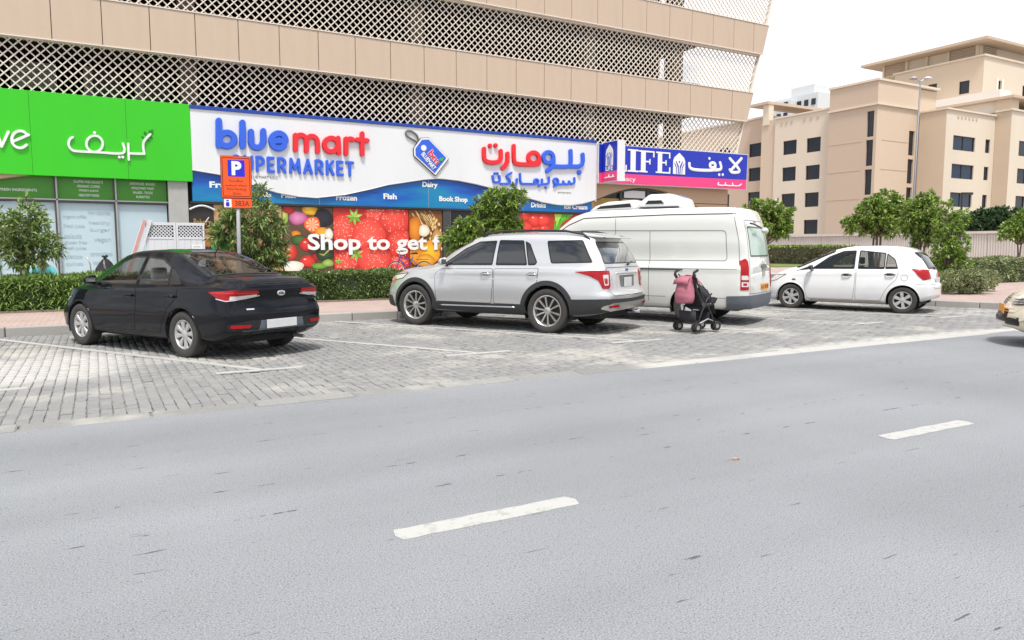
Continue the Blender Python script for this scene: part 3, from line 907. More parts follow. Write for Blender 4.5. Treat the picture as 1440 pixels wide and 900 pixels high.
# floors, walls
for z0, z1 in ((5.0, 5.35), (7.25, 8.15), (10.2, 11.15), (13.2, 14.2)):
    B('floor_slab', MB().box(-14, 23.3, 24.45, 41, z0, z1), 'concrete_shaded')
B('back_wall', MB().box(-14, 23.3, 40.8, 41.2, 0.1, 14), 'concrete_shaded')
B('end_wall', MB().box(23.1, 23.34, 27.5, 40.7, 0.1, 13.9), 'concrete_shaded')
B('side_wall', MB().box(-14.3, -14.02, 24.5, 41, 0.1, 14), 'concrete_shaded')
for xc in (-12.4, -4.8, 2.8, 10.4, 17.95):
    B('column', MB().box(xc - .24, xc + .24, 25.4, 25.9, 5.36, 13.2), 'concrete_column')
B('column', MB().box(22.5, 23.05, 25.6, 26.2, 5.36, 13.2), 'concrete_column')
B('parapet', MB().box(-14, 23.0, 24.46, 24.6, 8.16, 8.5), 'concrete_shaded')
# frames glimpsed behind the lower screen
for xa, xb in ((-0.05, 0.2), (1.35, 1.6)):
    B('door_frame', MB().box(xa, xb, 26.6, 26.8, 5.36, 7.0), 'concrete_grey')
    B('door', MB().box(xb + .01, xb + .75, 26.66, 26.76, 5.36, 6.95), 'dark_frame')
B('vent_grille', MB().box(-1.9, -0.75, 26.5, 26.6, 6.2, 6.95), 'concrete_grey')
# lattice screens
BW, P_ = 0.031, 0.245
for li, (z0, z1) in enumerate(((5.25, 7.12), (8.22, 10.06), (11.28, 13.1))):
    vs, fs = [], []
    H = z1 - z0
    for fam in (1, -1):
        yf = FY + 0.16 + (0.03 if fam > 0 else 0.062)
        k = -60
        while True:
            xb = -14 + k * P_
            k += 1
            if xb > 29: break
            t0, t1 = 0.0, 1.0
            pts = []
            for t in np.linspace(0, 1, 41):
                x_ = xb + fam * H * t; z_ = z0 + H * t
                if -14 <= x_ <= xend(z_) - 0.03: pts.append(t)
            if len(pts) < 3: continue
            t0, t1 = pts[0], pts[-1]
            a = np.array([xb + fam * H * t0, z0 + H * t0]); b = np.array([xb + fam * H * t1, z0 + H * t1])
            nrm = np.array([-fam, 1]) / math.sqrt(2) * BW / 2 if fam > 0 else np.array([1, 1]) / math.sqrt(2) * BW / 2
            o0 = len(vs)
            for yy in (yf - 0.014, yf + 0.014):
                for q in (a - nrm, a + nrm, b + nrm, b - nrm):
                    vs.append((q[0], yy, q[1]))
            fs += [tuple(o0 + i for i in f) for f in ((0, 1, 2, 3), (7, 6, 5, 4), (0, 4, 5, 1), (1, 5, 6, 2), (2, 6, 7, 3), (3, 7, 4, 0))]
    m_ = MB(); m_.v = vs; m_.f = fs
    o = B('lattice_screen', m_, 'screen_bar', fixn=False)
    o['kind'] = 'stuff'
    fr = MB()
    for zz in (z0 + .02, z1 - .05):
        fr.hexa([(-14, FY + .12, zz - .04), (xend(zz), FY + .12, zz - .04), (xend(zz), FY + .29, zz - .04), (-14, FY + .29, zz - .04),
                 (-14, FY + .12, zz + .04), (xend(zz), FY + .12, zz + .04), (xend(zz), FY + .29, zz + .04), (-14, FY + .29, zz + .04)])
    a, b = xend(z0 + .07), xend(z1 - .1)
    fr.hexa([(a - .06, FY + .13, z0 + .07), (a, FY + .13, z0 + .07), (a, FY + .28, z0 + .07), (a - .06, FY + .28, z0 + .07),
             (b - .06, FY + .13, z1 - .1), (b, FY + .13, z1 - .1), (b, FY + .28, z1 - .1), (b - .06, FY + .28, z1 - .1)])
    B('screen_frame', fr, 'screen_bar')
# cladding belts, panel by panel
for (z0, z1) in ((7.08, 8.30), (10.06, 11.30), (13.1, 14.3)):
    B('belt_backing', MB().hexa([(-14, FY + .08, z0 + .03), (xend(z0) - .05, FY + .08, z0 + .03), (xend(z0) - .05, FY + .4, z0 + .03), (-14, FY + .4, z0 + .03),
                                 (-14, FY + .08, z1 - .03), (xend(z1) - .05, FY + .08, z1 - .03), (xend(z1) - .05, FY + .4, z1 - .03), (-14, FY + .4, z1 - .03)]), 'under_dark')
    proto = None
    k = -12
    while True:
        xa = 0.47 + 1.2 * k; xb = xa + 1.2
        k += 1
        if xa > xend(z0) - 0.2: break
        g_ = 0.009
        if xb < xend(z0) - 0.1:
            if proto is None:
                o = MB().box(-0.6 + g_, 0.6 - g_, 0, 0.05, z0, z1).build('cladding_panel', 'cladding', bevel=0.006, bseg=1)
                proto = o.data
            else:
                o = link('cladding_panel', proto, None)
            o.parent = bld
            o.location = Vector((xa + 0.6, FY + random.uniform(0, .004), 0)) - bld.location
            o.rotation_euler = (0, 0, random.uniform(-.002, .002))
        else:
            B('cladding_panel', MB().hexa([(xa + g_, FY, z0), (xend(z0), FY, z0), (xend(z0), FY + .05, z0), (xa + g_, FY + .05, z0),
                                           (xa + g_, FY, z1), (xend(z1), FY, z1), (xend(z1), FY + .05, z1), (xa + g_, FY + .05, z1)]), 'cladding')
    for zz, dz in ((z0 - .035, .03), (z1 + .005, .03)):
        B('belt_rail', MB().hexa([(-14, FY - .02, zz), (xend(zz), FY - .02, zz), (xend(zz), FY + .1, zz), (-14, FY + .1, zz),
                                  (-14, FY - .02, zz + dz), (xend(zz), FY - .02, zz + dz), (xend(zz), FY + .1, zz + dz), (-14, FY + .1, zz + dz)]), 'screen_bar')
# ground-floor wall zones
B('wall', MB().box(-14, 2.0, 24.55, 24.8, 3.4, 5.0), 'concrete_shaded')
B('wall', MB().box(2.52, 17.3, 24.34, 24.6, 0.62, 4.99), 'concrete_shaded')
B('wall', MB().box(-14, 17.3, 24.4, 24.9, 0.15, 0.72), 'concrete_grey')
B('pilaster', MB().box(1.97, 2.5, 24.1, 24.6, 0.6, 3.5), 'concrete_grey', bevel=.01)
B('soffit', MB().hexa([(-6, 24.05, 3.3), (-2.2, 24.05, 3.3), (-2.2, 24.4, 3.3), (-6, 24.4, 3.3), (-6, 24.05, 3.55), (-.9, 24.05, 3.55), (-.9, 24.4, 3.55), (-6, 24.4, 3.55)]), 'render_beige')
# left shop front: filmed glass, transoms, posts
edges = [-9.5, -8.05, -6.6, -5.2, -3.75, -2.3, -0.86, 0.59, 1.97]
for i, (a, b) in enumerate(zip(edges, edges[1:])):
    pn = B('window', MB().box(a + .04, b - .04, 24.36, 24.40, 0.76, 2.74), 'frosted_film')
    B('transom', MB().box(a + .03, b - .03, 24.34, 24.38, 2.84, 3.5), 'transom_green')
    if a > -1:
        B('reflection_strip', MB().box(b - .26, b - .05, 24.348, 24.356, 0.8, 2.7), 'glass_green') if False else None
for a in edges[:-1]:
    B('mullion', MB().box(a - .045, a + .0, 24.27, 24.42, 0.72, 3.46), 'dark_frame')
    B('mullion_cap', MB().box(a + .001, a + .04, 24.25, 24.42, 0.72, 3.46), 'alu')
B('head_rail', MB().box(-9.5, 1.97, 24.26, 24.42, 2.75, 2.80), 'dark_frame')
B('head_rail', MB().box(-9.5, 1.97, 24.25, 24.40, 2.801, 2.835), 'alu')
B('sill', MB().box(-9.5, 1.97, 24.2, 24.45, 0.70, 0.755), 'alu')
rows = [(-2.15, ('FRESH INGREDIENTS',), 0.85, 1), (-0.42, ('GLUTEN FREE DESSERTS', 'ORGANIC COFFEE', 'FRESH JUICE', 'HEALTHY FOOD'), 0.72, 4), (0.98, ('SANDWICHES . BURGERS', 'WHOLE WHEAT WRAPS', 'SALADS . TACOS', 'BURRITOS'), 0.66, 4)]
for x0, lines, wd, n_ in rows:
    for j, t in enumerate(lines):
        wl = wd * (len(t) / max(len(q) for q in lines)) ** 0.7
        zt = 3.30 - j * 0.125 if n_ > 1 else 3.02
        BT(t, x0 + (wd - wl) / 2, x0 + (wd + wl) / 2, zt, zt + 0.07, 24.335, bld, m='white_letter') if False else None
        o = text_on(t, x0 + (wd - wl) / 2, x0 + (wd + wl) / 2, zt, zt + 0.07, 24.338, 'white_letter', None, depth=.004, offset=.015)
        o.parent = bld; o.location -= bld.location
for t, xa, xb, z in (('healthy', -0.1, 0.42, 2.12), ('burger', -0.08, 0.42, 1.92), ('organic coffee', -0.72, -0.16, 2.28), ('fresh juice', -0.72, -0.22, 2.02), ('low calories', -0.1, 0.44, 2.42), ('salads', -0.72, -0.3, 1.75), ('fresh juices', -0.72, -0.2, 1.4), ('vegan', 0.0, 0.42, 1.62), ('gluten free', -0.72, -0.18, 1.56), ('quinoa', -0.72, -0.3, 0.95), ('smoothies', -0.1, 0.44, 1.25), ('oat milk', -0.05, 0.4, 1.0), ('detox', -0.7, -0.3, 1.18)):
    o = text_on(t, xa, xb, z, z + 0.13, 24.355, 'film_text', None, depth=.003, offset=.0)
    o.parent = bld; o.location -= bld.location
# entrance and dark posts between the picture panels
B('door_post', MB().box(10.74, 11.02, 24.05, 24.36, .62, 2.84), 'dark_frame')
B('door_post', MB().box(13.6, 13.82, 24.05, 24.36, .62, 2.84), 'dark_frame')
B('entrance_door', MB().box(11.03, 12.3, 24.2, 24.25, .64, 2.8), 'trim_black')
B('entrance_door', MB().box(12.32, 13.59, 24.21, 24.26, .64, 2.8), 'trim_black')
B('door_rail', MB().box(11.02, 11.05, 24.1, 24.18, .64, 2.8), 'alu')
# pharmacy front: beige wall with a wide segmental arch
prof = [(17.28, 4.3), (24.66, 4.3), (24.66, 0.15), (23.9, 0.15)]
for i in range(17):
    t = i / 16
    xx = 23.85 - t * (23.85 - 17.4)
    zz = 2.85 + 1.12 * math.sin(math.pi * min(1, max(0, (23.85 - xx) / 7.6)))
    prof.append((xx, zz))
prof += [(17.39, 0.15), (17.28, 0.15)]
B('pharmacy_wall', MB().prism(prof, 24.3, 24.75, 'y'), 'render_beige')
B('wall_groove', MB().box(22.2, 24.66, 24.292, 24.3, 3.40, 3.42), 'seam')
B('arch_window', MB().box(17.4, 23.84, 24.62, 24.66, 0.2, 4.0), 'window_dark')
for xm in (18.9, 20.3, 21.5, 22.6):
    B('mullion', MB().box(xm - .06, xm + .06, 24.5, 24.61, 0.2, 3.97), 'dark_frame')
arch = MB()
pts = [(xx, 24.56, 2.83 + 1.10 * math.sin(math.pi * (23.85 - xx) / 7.6)) for xx in np.linspace(23.84, 17.42, 18)]
arch.tube(pts, 0.06, 6)
B('arch_frame', arch, 'dark_frame')
B('shop_banner', MB().box(17.45, 19.9, 24.58, 24.61, 3.0, 3.5), 'ochre')
B('shop_display', MB().box(19.1, 20.2, 24.56, 24.60, 3.55, 3.85), 'sign_white')
B('shop_display', MB().box(20.4, 20.75, 24.56, 24.60, 3.2, 3.7), 'yellow_plastic')
B('end_return', MB().box(24.3, 24.64, 24.76, 40, 0.15, 4.98), 'render_beige')
B('canopy_slab', MB().box(17.25, 24.9, 24.0, 24.45, 4.31, 5.24), 'render_beige')
B('canopy_slab', MB().box(2.6, 17.24, 24.31, 24.45, 5.0, 5.24), 'concrete_shaded')

# ------------------------------------------------------------ green shop sign
gs = thing('shop_sign', 'bright green fascia sign with thin white lettering over the frosted shop windows', 'sign', (-4, 24.1, 3.4))
for a, b in ((-14, -8.4), (-8.4, -4.9), (-4.9, -1.35), (-1.35, 0.95), (0.95, 2.64)):
    B('sign_panel', MB().box(a + .003, b - .003, 24.0, 24.24, 3.44, 5.67), 'sign_green', gs)
def strokes(key, w_, m, par, y=23.995, depth=0.05, name='letter', closed_min=8):
    for i, s_ in enumerate(TR[key]):
        cx_ = sum(p[0] for p in s_) / len(s_); cz_ = sum(p[1] for p in s_) / len(s_)
        rr = [math.dist((cx_, cz_), p) for p in s_]
        cl = len(s_) >= closed_min and min(rr) > .6 * max(rr) and math.dist(s_[0], s_[-1]) < math.dist(s_[0], s_[1]) * 1.6
        mb = MB(); stroke_mb(mb, s_, w_, y, depth + 0.0012 * i, cl)
        B(name, mb, m, par, smooth='auto')
def dots(key, r_, m, par, y=23.995, depth=0.05):
    for (x_, z_) in TR[key]:
        B('letter_dot', MB().lathe([(0.001, -depth), (r_ * .8, -depth), (r_, -depth * .7), (r_, 0)], 16, 'y', (x_, y, z_)), m, par, smooth='auto')
strokes('green_ar', 0.065, 'white_letter', gs); strokes('green_en', 0.07, 'white_letter', gs)
dots('green_ar_dots', 0.04, 'white_letter', gs)
for s_ in TR['green_leaves']:
    (x0, z0), (x1, z1) = s_
    dx, dz = x1 - x0, z1 - z0
    nx_, nz_ = -dz * .33, dx * .33
    B('leaf_motif', MB().prism([(x0, z0), (x0 + dx * .5 + nx_, z0 + dz * .5 + nz_), (x1, z1), (x0 + dx * .5 - nx_, z0 + dz * .5 - nz_)], 23.985, 23.998, 'y'), 'motif_green', gs)
# ------------------------------------------------------------ supermarket sign
ss = thing('shop_sign', 'long white and blue supermarket sign with blue and red letters above the picture panels', 'sign', (10, 24.1, 2.9))
def grad_blue():
    k = NT('sign_water')
    k.b.inputs['Roughness'].default_value = 0.35
    g_ = k.n('ShaderNodeNewGeometry')
    mpp = k.n('ShaderNodeMapping'); mpp.inputs['Scale'].default_value = (0.25, 1, 1.2)
    k.l(g_.outputs['Position'], mpp.inputs['Vector'])
    n = k.n('ShaderNodeTexNoise', i_Scale=1.3, i_Detail=5.0)
    k.l(mpp.outputs['Vector'], n.inputs['Vector'])
    r = k.n('ShaderNodeValToRGB')
    r.color_ramp.elements[0].position = 0.35; r.color_ramp.elements[0].color = c4(hexc('0f3f9c'))
    r.color_ramp.elements[1].position = 0.68; r.color_ramp.elements[1].color = c4(hexc('0f7fae'))
    e_ = r.color_ramp.elements.new(0.5); e_.color = c4(hexc('125cb4'))
    k.l(n.outputs['Fac'], r.inputs['Fac'])
    k.l(r.outputs['Color'], k.b.inputs['Base Color'])
grad_blue()
B('water_panel', MB().box(2.62, 17.1, 24.06, 24.3, 2.87, 4.6), 'sign_water', ss)
for xs in (6.4, 10.2, 14.0):
    B('panel_joint', MB().box(xs - .006, xs + .006, 24.054, 24.06, 2.87, 3.9), 'alu', ss)
B('base_strip', MB().box(2.55, 17.1, 24.03, 24.3, 2.80, 2.868), 'black_metal', ss)
wv = TR['wave']
whp = [(2.64, 5.6)] + [(2.64, wv[0][1])] + wv[1:] + [(17.24, 5.56)]
whp = [(2.64, 5.56)] + [(2.64, wv[0][1])] + [tuple(p) for p in wv[1:-1]] + [(17.24, wv[-1][1]), (17.24, 5.56)]
B('white_panel', MB().prism(whp, 24.0, 24.058, 'y'), 'sign_white', ss)
tb = MB(); tb.tube([(p[0], 23.998, p[1]) for p in wv], 0.02, 6)
B('wave_trim', tb, 'alu', ss)
B('top_trim', MB().box(2.62, 17.27, 23.96, 24.32, 5.565, 5.66), 'trim_blue', ss)
B('end_trim', MB().box(17.245, 17.27, 23.97, 24.3, 3.3, 5.56), 'sign_white', ss)
strokes('blue_en', 0.19, 'letter_blue', ss, depth=0.09); strokes('red_en', 0.165, 'letter_red', ss, depth=0.09)
strokes('blue_ar', 0.165, 'letter_blue', ss, depth=0.09); strokes('red_ar', 0.165, 'letter_red', ss, depth=0.09)
dots('blue_ar_dots', 0.095, 'letter_blue', ss, depth=.09); dots('red_ar_dots', 0.085, 'letter_red', ss, depth=.09)
strokes('blue_ar2', 0.085, 'letter_blue', ss, depth=0.06); dots('blue_ar2_dots', 0.05, 'letter_blue', ss, depth=.06)
def ptext(t, b, y, m, par, off=.03, depth=.02):
    o = text_on(t, b[0], b[1], b[2], b[3], y, m, None, depth=depth, offset=off)
    off_ = Vector((0, 0, 0)); q = par
    while q is not None: off_ += q.location; q = q.parent
    o.parent = par; o.location -= off_
    return o
SF = {'S': [[(.9, .84), (.62, 1), (.32, .98), (.12, .80), (.28, .58), (.72, .44), (.9, .22), (.66, .01), (.3, 0), (.08, .16)]], 'U': [[(.08, 1), (.08, .32), (.28, .03), (.72, .03), (.92, .32), (.92, 1)]],
      'P': [[(.1, 0), (.1, 1)], [(.1, 1), (.55, 1), (.88, .86), (.88, .62), (.55, .46), (.1, .46)]], 'E': [[(.1, 0), (.1, 1)], [(.1, 1), (.85, 1)], [(.1, .5), (.75, .5)], [(.1, 0), (.85, 0)]],
      'R': [[(.1, 0), (.1, 1)], [(.1, 1), (.55, 1), (.88, .86), (.88, .62), (.55, .46), (.1, .46)], [(.5, .44), (.92, 0)]], 'M': [[(.05, 0), (.12, 1)], [(.12, 1), (.5, .25)], [(.5, .25), (.88, 1)], [(.88, 1), (.95, 0)]],
      'A': [[(.03, 0), (.5, 1)], [(.5, 1), (.97, 0)], [(.24, .32), (.76, .32)]], 'K': [[(.1, 0), (.1, 1)], [(.88, 1), (.14, .45)], [(.42, .64), (.92, 0)]], 'T': [[(.5, 0), (.5, 1)], [(.05, 1), (.95, 1)]]}
wid = {'M': 1.3, 'E': .85, 'T': .95, 'P': .95}
tot = sum(wid.get(q, 1.0) for q in 'SUPERMARKET'); cell_ = (7.56 - 3.70) / tot; xq = 3.70
for q in 'SUPERMARKET':
    wq = wid.get(q, 1.0) * cell_
    mb = MB()
    for n__, pl_ in enumerate(SF[q]):
        stroke_mb(mb, [(xq + wq * .16 + a * wq * .68, 3.845 + b * .41) for a, b in pl_], .092, 23.995, .06 + .0012 * n__)
    B('letter', mb, 'letter_blue', ss, smooth='auto')
    xq += wq
for t, b in (('Fruits', (3.10, 3.92, 3.28, 3.47)), ('Vegetables', (3.95, 4.9, 3.02, 3.2)), ('Meat', (5.2, 5.66, 3.05, 3.2)), ('Frozen', (6.94, 7.64, 3.03, 3.22)), ('Fish', (8.56, 9.03, 3.12, 3.31)), ('Dairy', (9.97, 10.54, 3.53, 3.76)), ('Book Shop', (10.6, 11.7, 3.06, 3.29)), ('Drinks', (14.34, 14.99, 3.0, 3.19)), ('Ice Cream', (15.82, 16.9, 2.98, 3.17))):
    ptext(t, b, 24.058, 'white_letter', ss, .035, .012)
ptext('BR OF BLUE MART L.L.C', (3.9, 5.1, 3.62, 3.70), 23.998, 'seam_grey', ss, .0, .006)
for i in range(9):
    strk = MB(); strk.box(15.5 + i * .07, 15.54 + i * .07, 23.992, 23.999, 3.56 + .01 * (i % 3), 3.61 + .012 * (i % 2))
    B('small_print', strk, 'seam_grey', ss)
# price-tag emblem
tagp = [(9.911, 5.191), (10.173, 5.219), (10.878, 4.592), (10.402, 4.019), (9.655, 4.619), (9.648, 4.856)]
cxg = sum(p[0] for p in tagp) / 6; czg = sum(p[1] for p in tagp) / 6
def scal(poly, s_): return [(cxg + (p[0] - cxg) * s_, czg + (p[1] - czg) * s_) for p in poly]
em = B('tag_emblem', MB().prism(scal(tagp, 1.04), 23.93, 23.999, 'y'), 'white_letter', ss)
def BE(name, mb, m, **k):
    return B(name, mb, m, em, **k)
BE('tag_edge', MB().prism(scal(tagp, 1.075), 23.945, 23.99, 'y'), 'ink')
BE('tag_face', MB().prism(scal(tagp, 0.93), 23.918, 23.929, 'y'), 'letter_blue')
BE('tag_hole', MB().lathe([(0.001, -.012), (.10, -.012), (.10, 0)], 18, 'y', (9.977, 23.917, 4.887)), 'white_letter')
lp = MB(); stroke_mb(lp, TR['tagloop'], 0.05, 23.995, 0.06)
BE('tag_string', lp, 'seam_grey', smooth='auto')
ang = math.atan2(4.391 - 4.80, 10.562 - 10.20)
fu = (math.cos(ang), 0, math.sin(ang)); fv = (-math.sin(ang), 0, math.cos(ang))
def emt(t, x0, x1, z0, z1, m, off):
    o = text_on(t, x0, x1, z0, z1, 0, m, None, depth=.012, offset=off, face=((10.10, 23.916, 4.70), fu, fv, (0, -1, 0)))
    o.parent = em; o.location -= (em.location + ss.location)
    return o
emt('bm', 0.0, 0.5, 0.0, 0.26, 'white_letter', .07)
o = emt('bm', 0.01, 0.49, 0.01, 0.25, 'letter_red', .02); o.location.y -= .008
emt('BLUEMART', -0.12, 0.56, -0.20, -0.04, 'white_letter', .03)
BE('leaf_motif', MB().prism([(10.50, 4.50), (10.60, 4.60), (10.74, 4.60), (10.66, 4.48)], 23.90, 23.912, 'y'), 'bag_green')
# ------------------------------------------------------------ pharmacy signs
ls = thing('shop_sign', 'blue and pink pharmacy sign with white serif LIFE lettering at the building corner', 'sign', (21.4, 24, 4.0))
B('sign_box', MB().hexa([(17.32, 23.92, 4.02), (25.4, 23.92, 4.06), (25.4, 24.2, 4.06), (17.32, 24.2, 4.02), (17.32, 23.92, 5.54), (25.44, 23.92, 5.615), (25.44, 24.2, 5.615), (17.32, 24.2, 5.54)]), 'sign_white', ls)
B('blue_face', MB().hexa([(17.34, 23.905, 4.42), (25.38, 23.905, 4.50), (25.38, 23.92, 4.50), (17.34, 23.92, 4.42), (17.34, 23.905, 5.52), (25.41, 23.905, 5.59), (25.41, 23.92, 5.59), (17.34, 23.92, 5.52)]), 'life_blue', ls)
B('pink_face', MB().hexa([(17.34, 23.904, 4.035), (25.37, 23.904, 4.085), (25.37, 23.92, 4.085), (17.34, 23.92, 4.035), (17.34, 23.904, 4.418), (25.38, 23.904, 4.498), (25.38, 23.92, 4.498), (17.34, 23.92, 4.418)]), 'life_pink', ls)
def serif(ch, x0, x1, z0, z1, par, y=23.904):
    W, H = x1 - x0, z1 - z0
    mb = MB()
    def r(a, b, c, d): mb.box(x0 + a * W, x0 + b * W, y - .02, y, z0 + c * H, z0 + d * H)
    if ch == 'I':
        r(.28, .74, .07, .93); r(.02, 1, 0, .069); r(.02, 1, .931, 1)
    if ch in 'FEL':
        r(.13, .42, .07, .93)
        r(0, .55, 0, .069)
        if ch == 'L':
            r(0, .55, .931, 1)
        else:
            r(0, .98, .931, 1); r(.9, .98, .72, .93); r(.421, .66, .47, .54); r(.66, .73, .38, .63)
        if ch in 'EL':
            r(.551, 1, 0, .069); r(.92, 1, .07, .3)
    B('letter', mb, 'white_letter', par)
serif('L', 17.93, 18.68, 4.52, 5.41, ls); serif('I', 18.72, 19.27, 4.53, 5.42, ls); serif('F', 19.30, 20.11, 4.54, 5.41, ls); serif('E', 20.18, 20.95, 4.55, 5.41, ls)
def icon(par, x0, x1, z0, z1, y, mw, mbk, face='y'):
    W, H = x1 - x0, z1 - z0
    q = lambda a, b: (x0 + a * W, z0 + b * H)
    out = [q(0, 0), q(1, 0), q(1, .62), q(.9, .78), q(.5, 1), q(.1, .78), q(0, .62)]
    kw = {}
    def add(poly, d, m):
        mb = MB()
        if face == 'y': mb.prism(poly, y - d, y, 'y')
        else: mb.prism(poly, y - d, y, 'x')
        B('emblem', mb, m, par)
    add(out, .015, mw)
    for sgn in (1, -1):
        c = lambda a: .5 + sgn * a
        add([q(c(.03), .02), q(c(.10), .02), q(c(.12), .30), q(c(.30), .60), q(c(.26), .62), q(c(.05), .38)], .022, mbk)
        add([q(c(.2), .02), q(c(.25), .02), q(c(.27), .30), q(c(.42), .5), q(c(.38), .52), q(c(.22), .32)], .022, mbk)
    add([q(.5 + .055 * math.cos(t), .58 + .05 * math.sin(t)) for t in np.linspace(0, 2 * math.pi, 9)[:-1]], .0225, mbk)
icon(ls, 21.105, 21.76, 4.555, 5.43, 23.904, 'white_letter', 'life_blue')
strokes('life_ar', 0.13, 'white_letter', ls, y=23.903, depth=0.02); dots('life_ar_dots', .06, 'white_letter', ls, y=23.903, depth=.02)
strokes('saydaliya', 0.05, 'white_letter', ls, y=23.903, depth=0.015)
ptext('Pharmacy', (17.7, 19.146, 4.09, 4.33), 23.903, 'white_letter', ls, .0, .008)
ps = thing('projecting_sign', 'small projecting blue and pink LIFE sign box with white edge beside the supermarket sign', 'sign', (17.7, 23.5, 4.0))
B('sign_box', MB().box(17.50, 17.85, 22.93, 23.88, 4.03, 5.58), 'sign_white', ps, bevel=.008)
B('blue_face', MB().box(17.485, 17.499, 22.97, 23.87, 4.43, 5.55), 'life_blue', ps)
B('pink_face', MB().box(17.484, 17.498, 22.97, 23.87, 4.06, 4.43), 'life_pink', ps)
icon(ps, 23.2, 23.65, 4.66, 5.45, 17.484, 'white_letter', 'life_blue', 'x')
o = text_on('LIFE', 0.0, 0.46, 0, 0.18, 0, 'white_letter', None, depth=.008, offset=.02, face=((17.483, 23.66, 4.46), (0, -1, 0), (0, 0, 1), (-1, 0, 0)))
o.parent = ps; o.location -= ps.location
mb = MB()
for a, b in (((23.12, 4.22), (23.3, 4.2)), ((23.3, 4.2), (23.5, 4.22)), ((23.5, 4.22), (23.72, 4.2)), ((23.2, 4.3), (23.2, 4.2)), ((23.45, 4.32), (23.45, 4.2))):
    mb.tube([(17.482, a[0], a[1]), (17.482, b[0], b[1])], .022, 6)
B('lettering', mb, 'white_letter', ps)
# ------------------------------------------------------------ picture panels
def disc_rows(cx, cz, rx, rz, y, ca, cb, rows=5, n=22, dx=-.25, dz=.3):
    vs = [(cx + dx * rx * .3, y, cz + dz * rz * .3)]; cs = [(*ca, 1)]
    fs = []
    for r_ in range(1, rows + 1):
        t = r_ / rows
        for k in range(n):
            a = 2 * math.pi * k / n
            wob = 1 + .05 * math.sin(3 * a + cx * 9) + .03 * math.sin(5 * a + cz * 7)
            vs.append((cx + dx * rx * .3 * (1 - t) + rx * t * math.cos(a) * wob, y, cz + dz * rz * .3 * (1 - t) + rz * t * math.sin(a) * wob))
            f_ = t ** 1.6
            cs.append(tuple(ca[i] * (1 - f_) + cb[i] * f_ for i in range(3)) + (1,))
    for k in range(n):
        fs.append((0, 1 + (k + 1) % n, 1 + k))
    for r_ in range(rows - 1):
        for k in range(n):
            a = 1 + r_ * n + k; b = 1 + r_ * n + (k + 1) % n
            fs.append((a, b, b + n, a + n))
    return vs, fs, cs
class PR:
    def __init__(s): s.v = []; s.f = []; s.c = []; s.i = 0
    def add(s, vs, fs, cs):
        o = len(s.v); s.v += vs; s.f += [tuple(i + o for i in f) for f in fs]; s.c += cs
    def y(s):
        s.i += 1
        return 24.094 - s.i * 0.0004
    def quad(s, pts, col):
        y = s.y(); s.add([(p[0], y, p[1]) for p in pts], [tuple(range(len(pts)))], [(*col, 1)] * len(pts))
    def build(s, par, clip):
        x0, x1, z0, z1 = clip
        s.v = [(min(max(p[0], x0), x1), p[1], min(max(p[2], z0), z1)) for p in s.v]
        me = bpy.data.meshes.new('print'); me.from_pydata(s.v, [], s.f)
        at = me.color_attributes.new('Col', 'FLOAT_COLOR', 'POINT')
        at.data.foreach_set('color', np.array(s.c, np.float32).ravel())
        o = link('print', me, 'print', par); o.location -= par.location
        return o
mats_bg = {'b': ('2e2a26', 2.52, 5.21), 'v': ('5a4630', 5.23, 6.83), 's': ('d63c32', 6.85, 9.46), 'w': ('7a4a20', 9.48, 10.72), 't': ('b03020', 13.84, 17.25)}
labs = {'b': 'bakery picture panel of bread baskets behind the parking sign', 'v': 'picture panel of mixed vegetables, tomatoes and aubergine beside the strawberries', 's': 'picture panel of huge red strawberries under white lettering', 'w': 'narrow picture panel of wheat ears, garlic and peppers beside the entrance', 't': 'picture panel of red tomatoes and leaves partly hidden by the van'}
pos = {'b': 3.9, 'v': 6.0, 's': 8.2, 'w': 10.1, 't': 15.5}
rnd = random.Random(3)
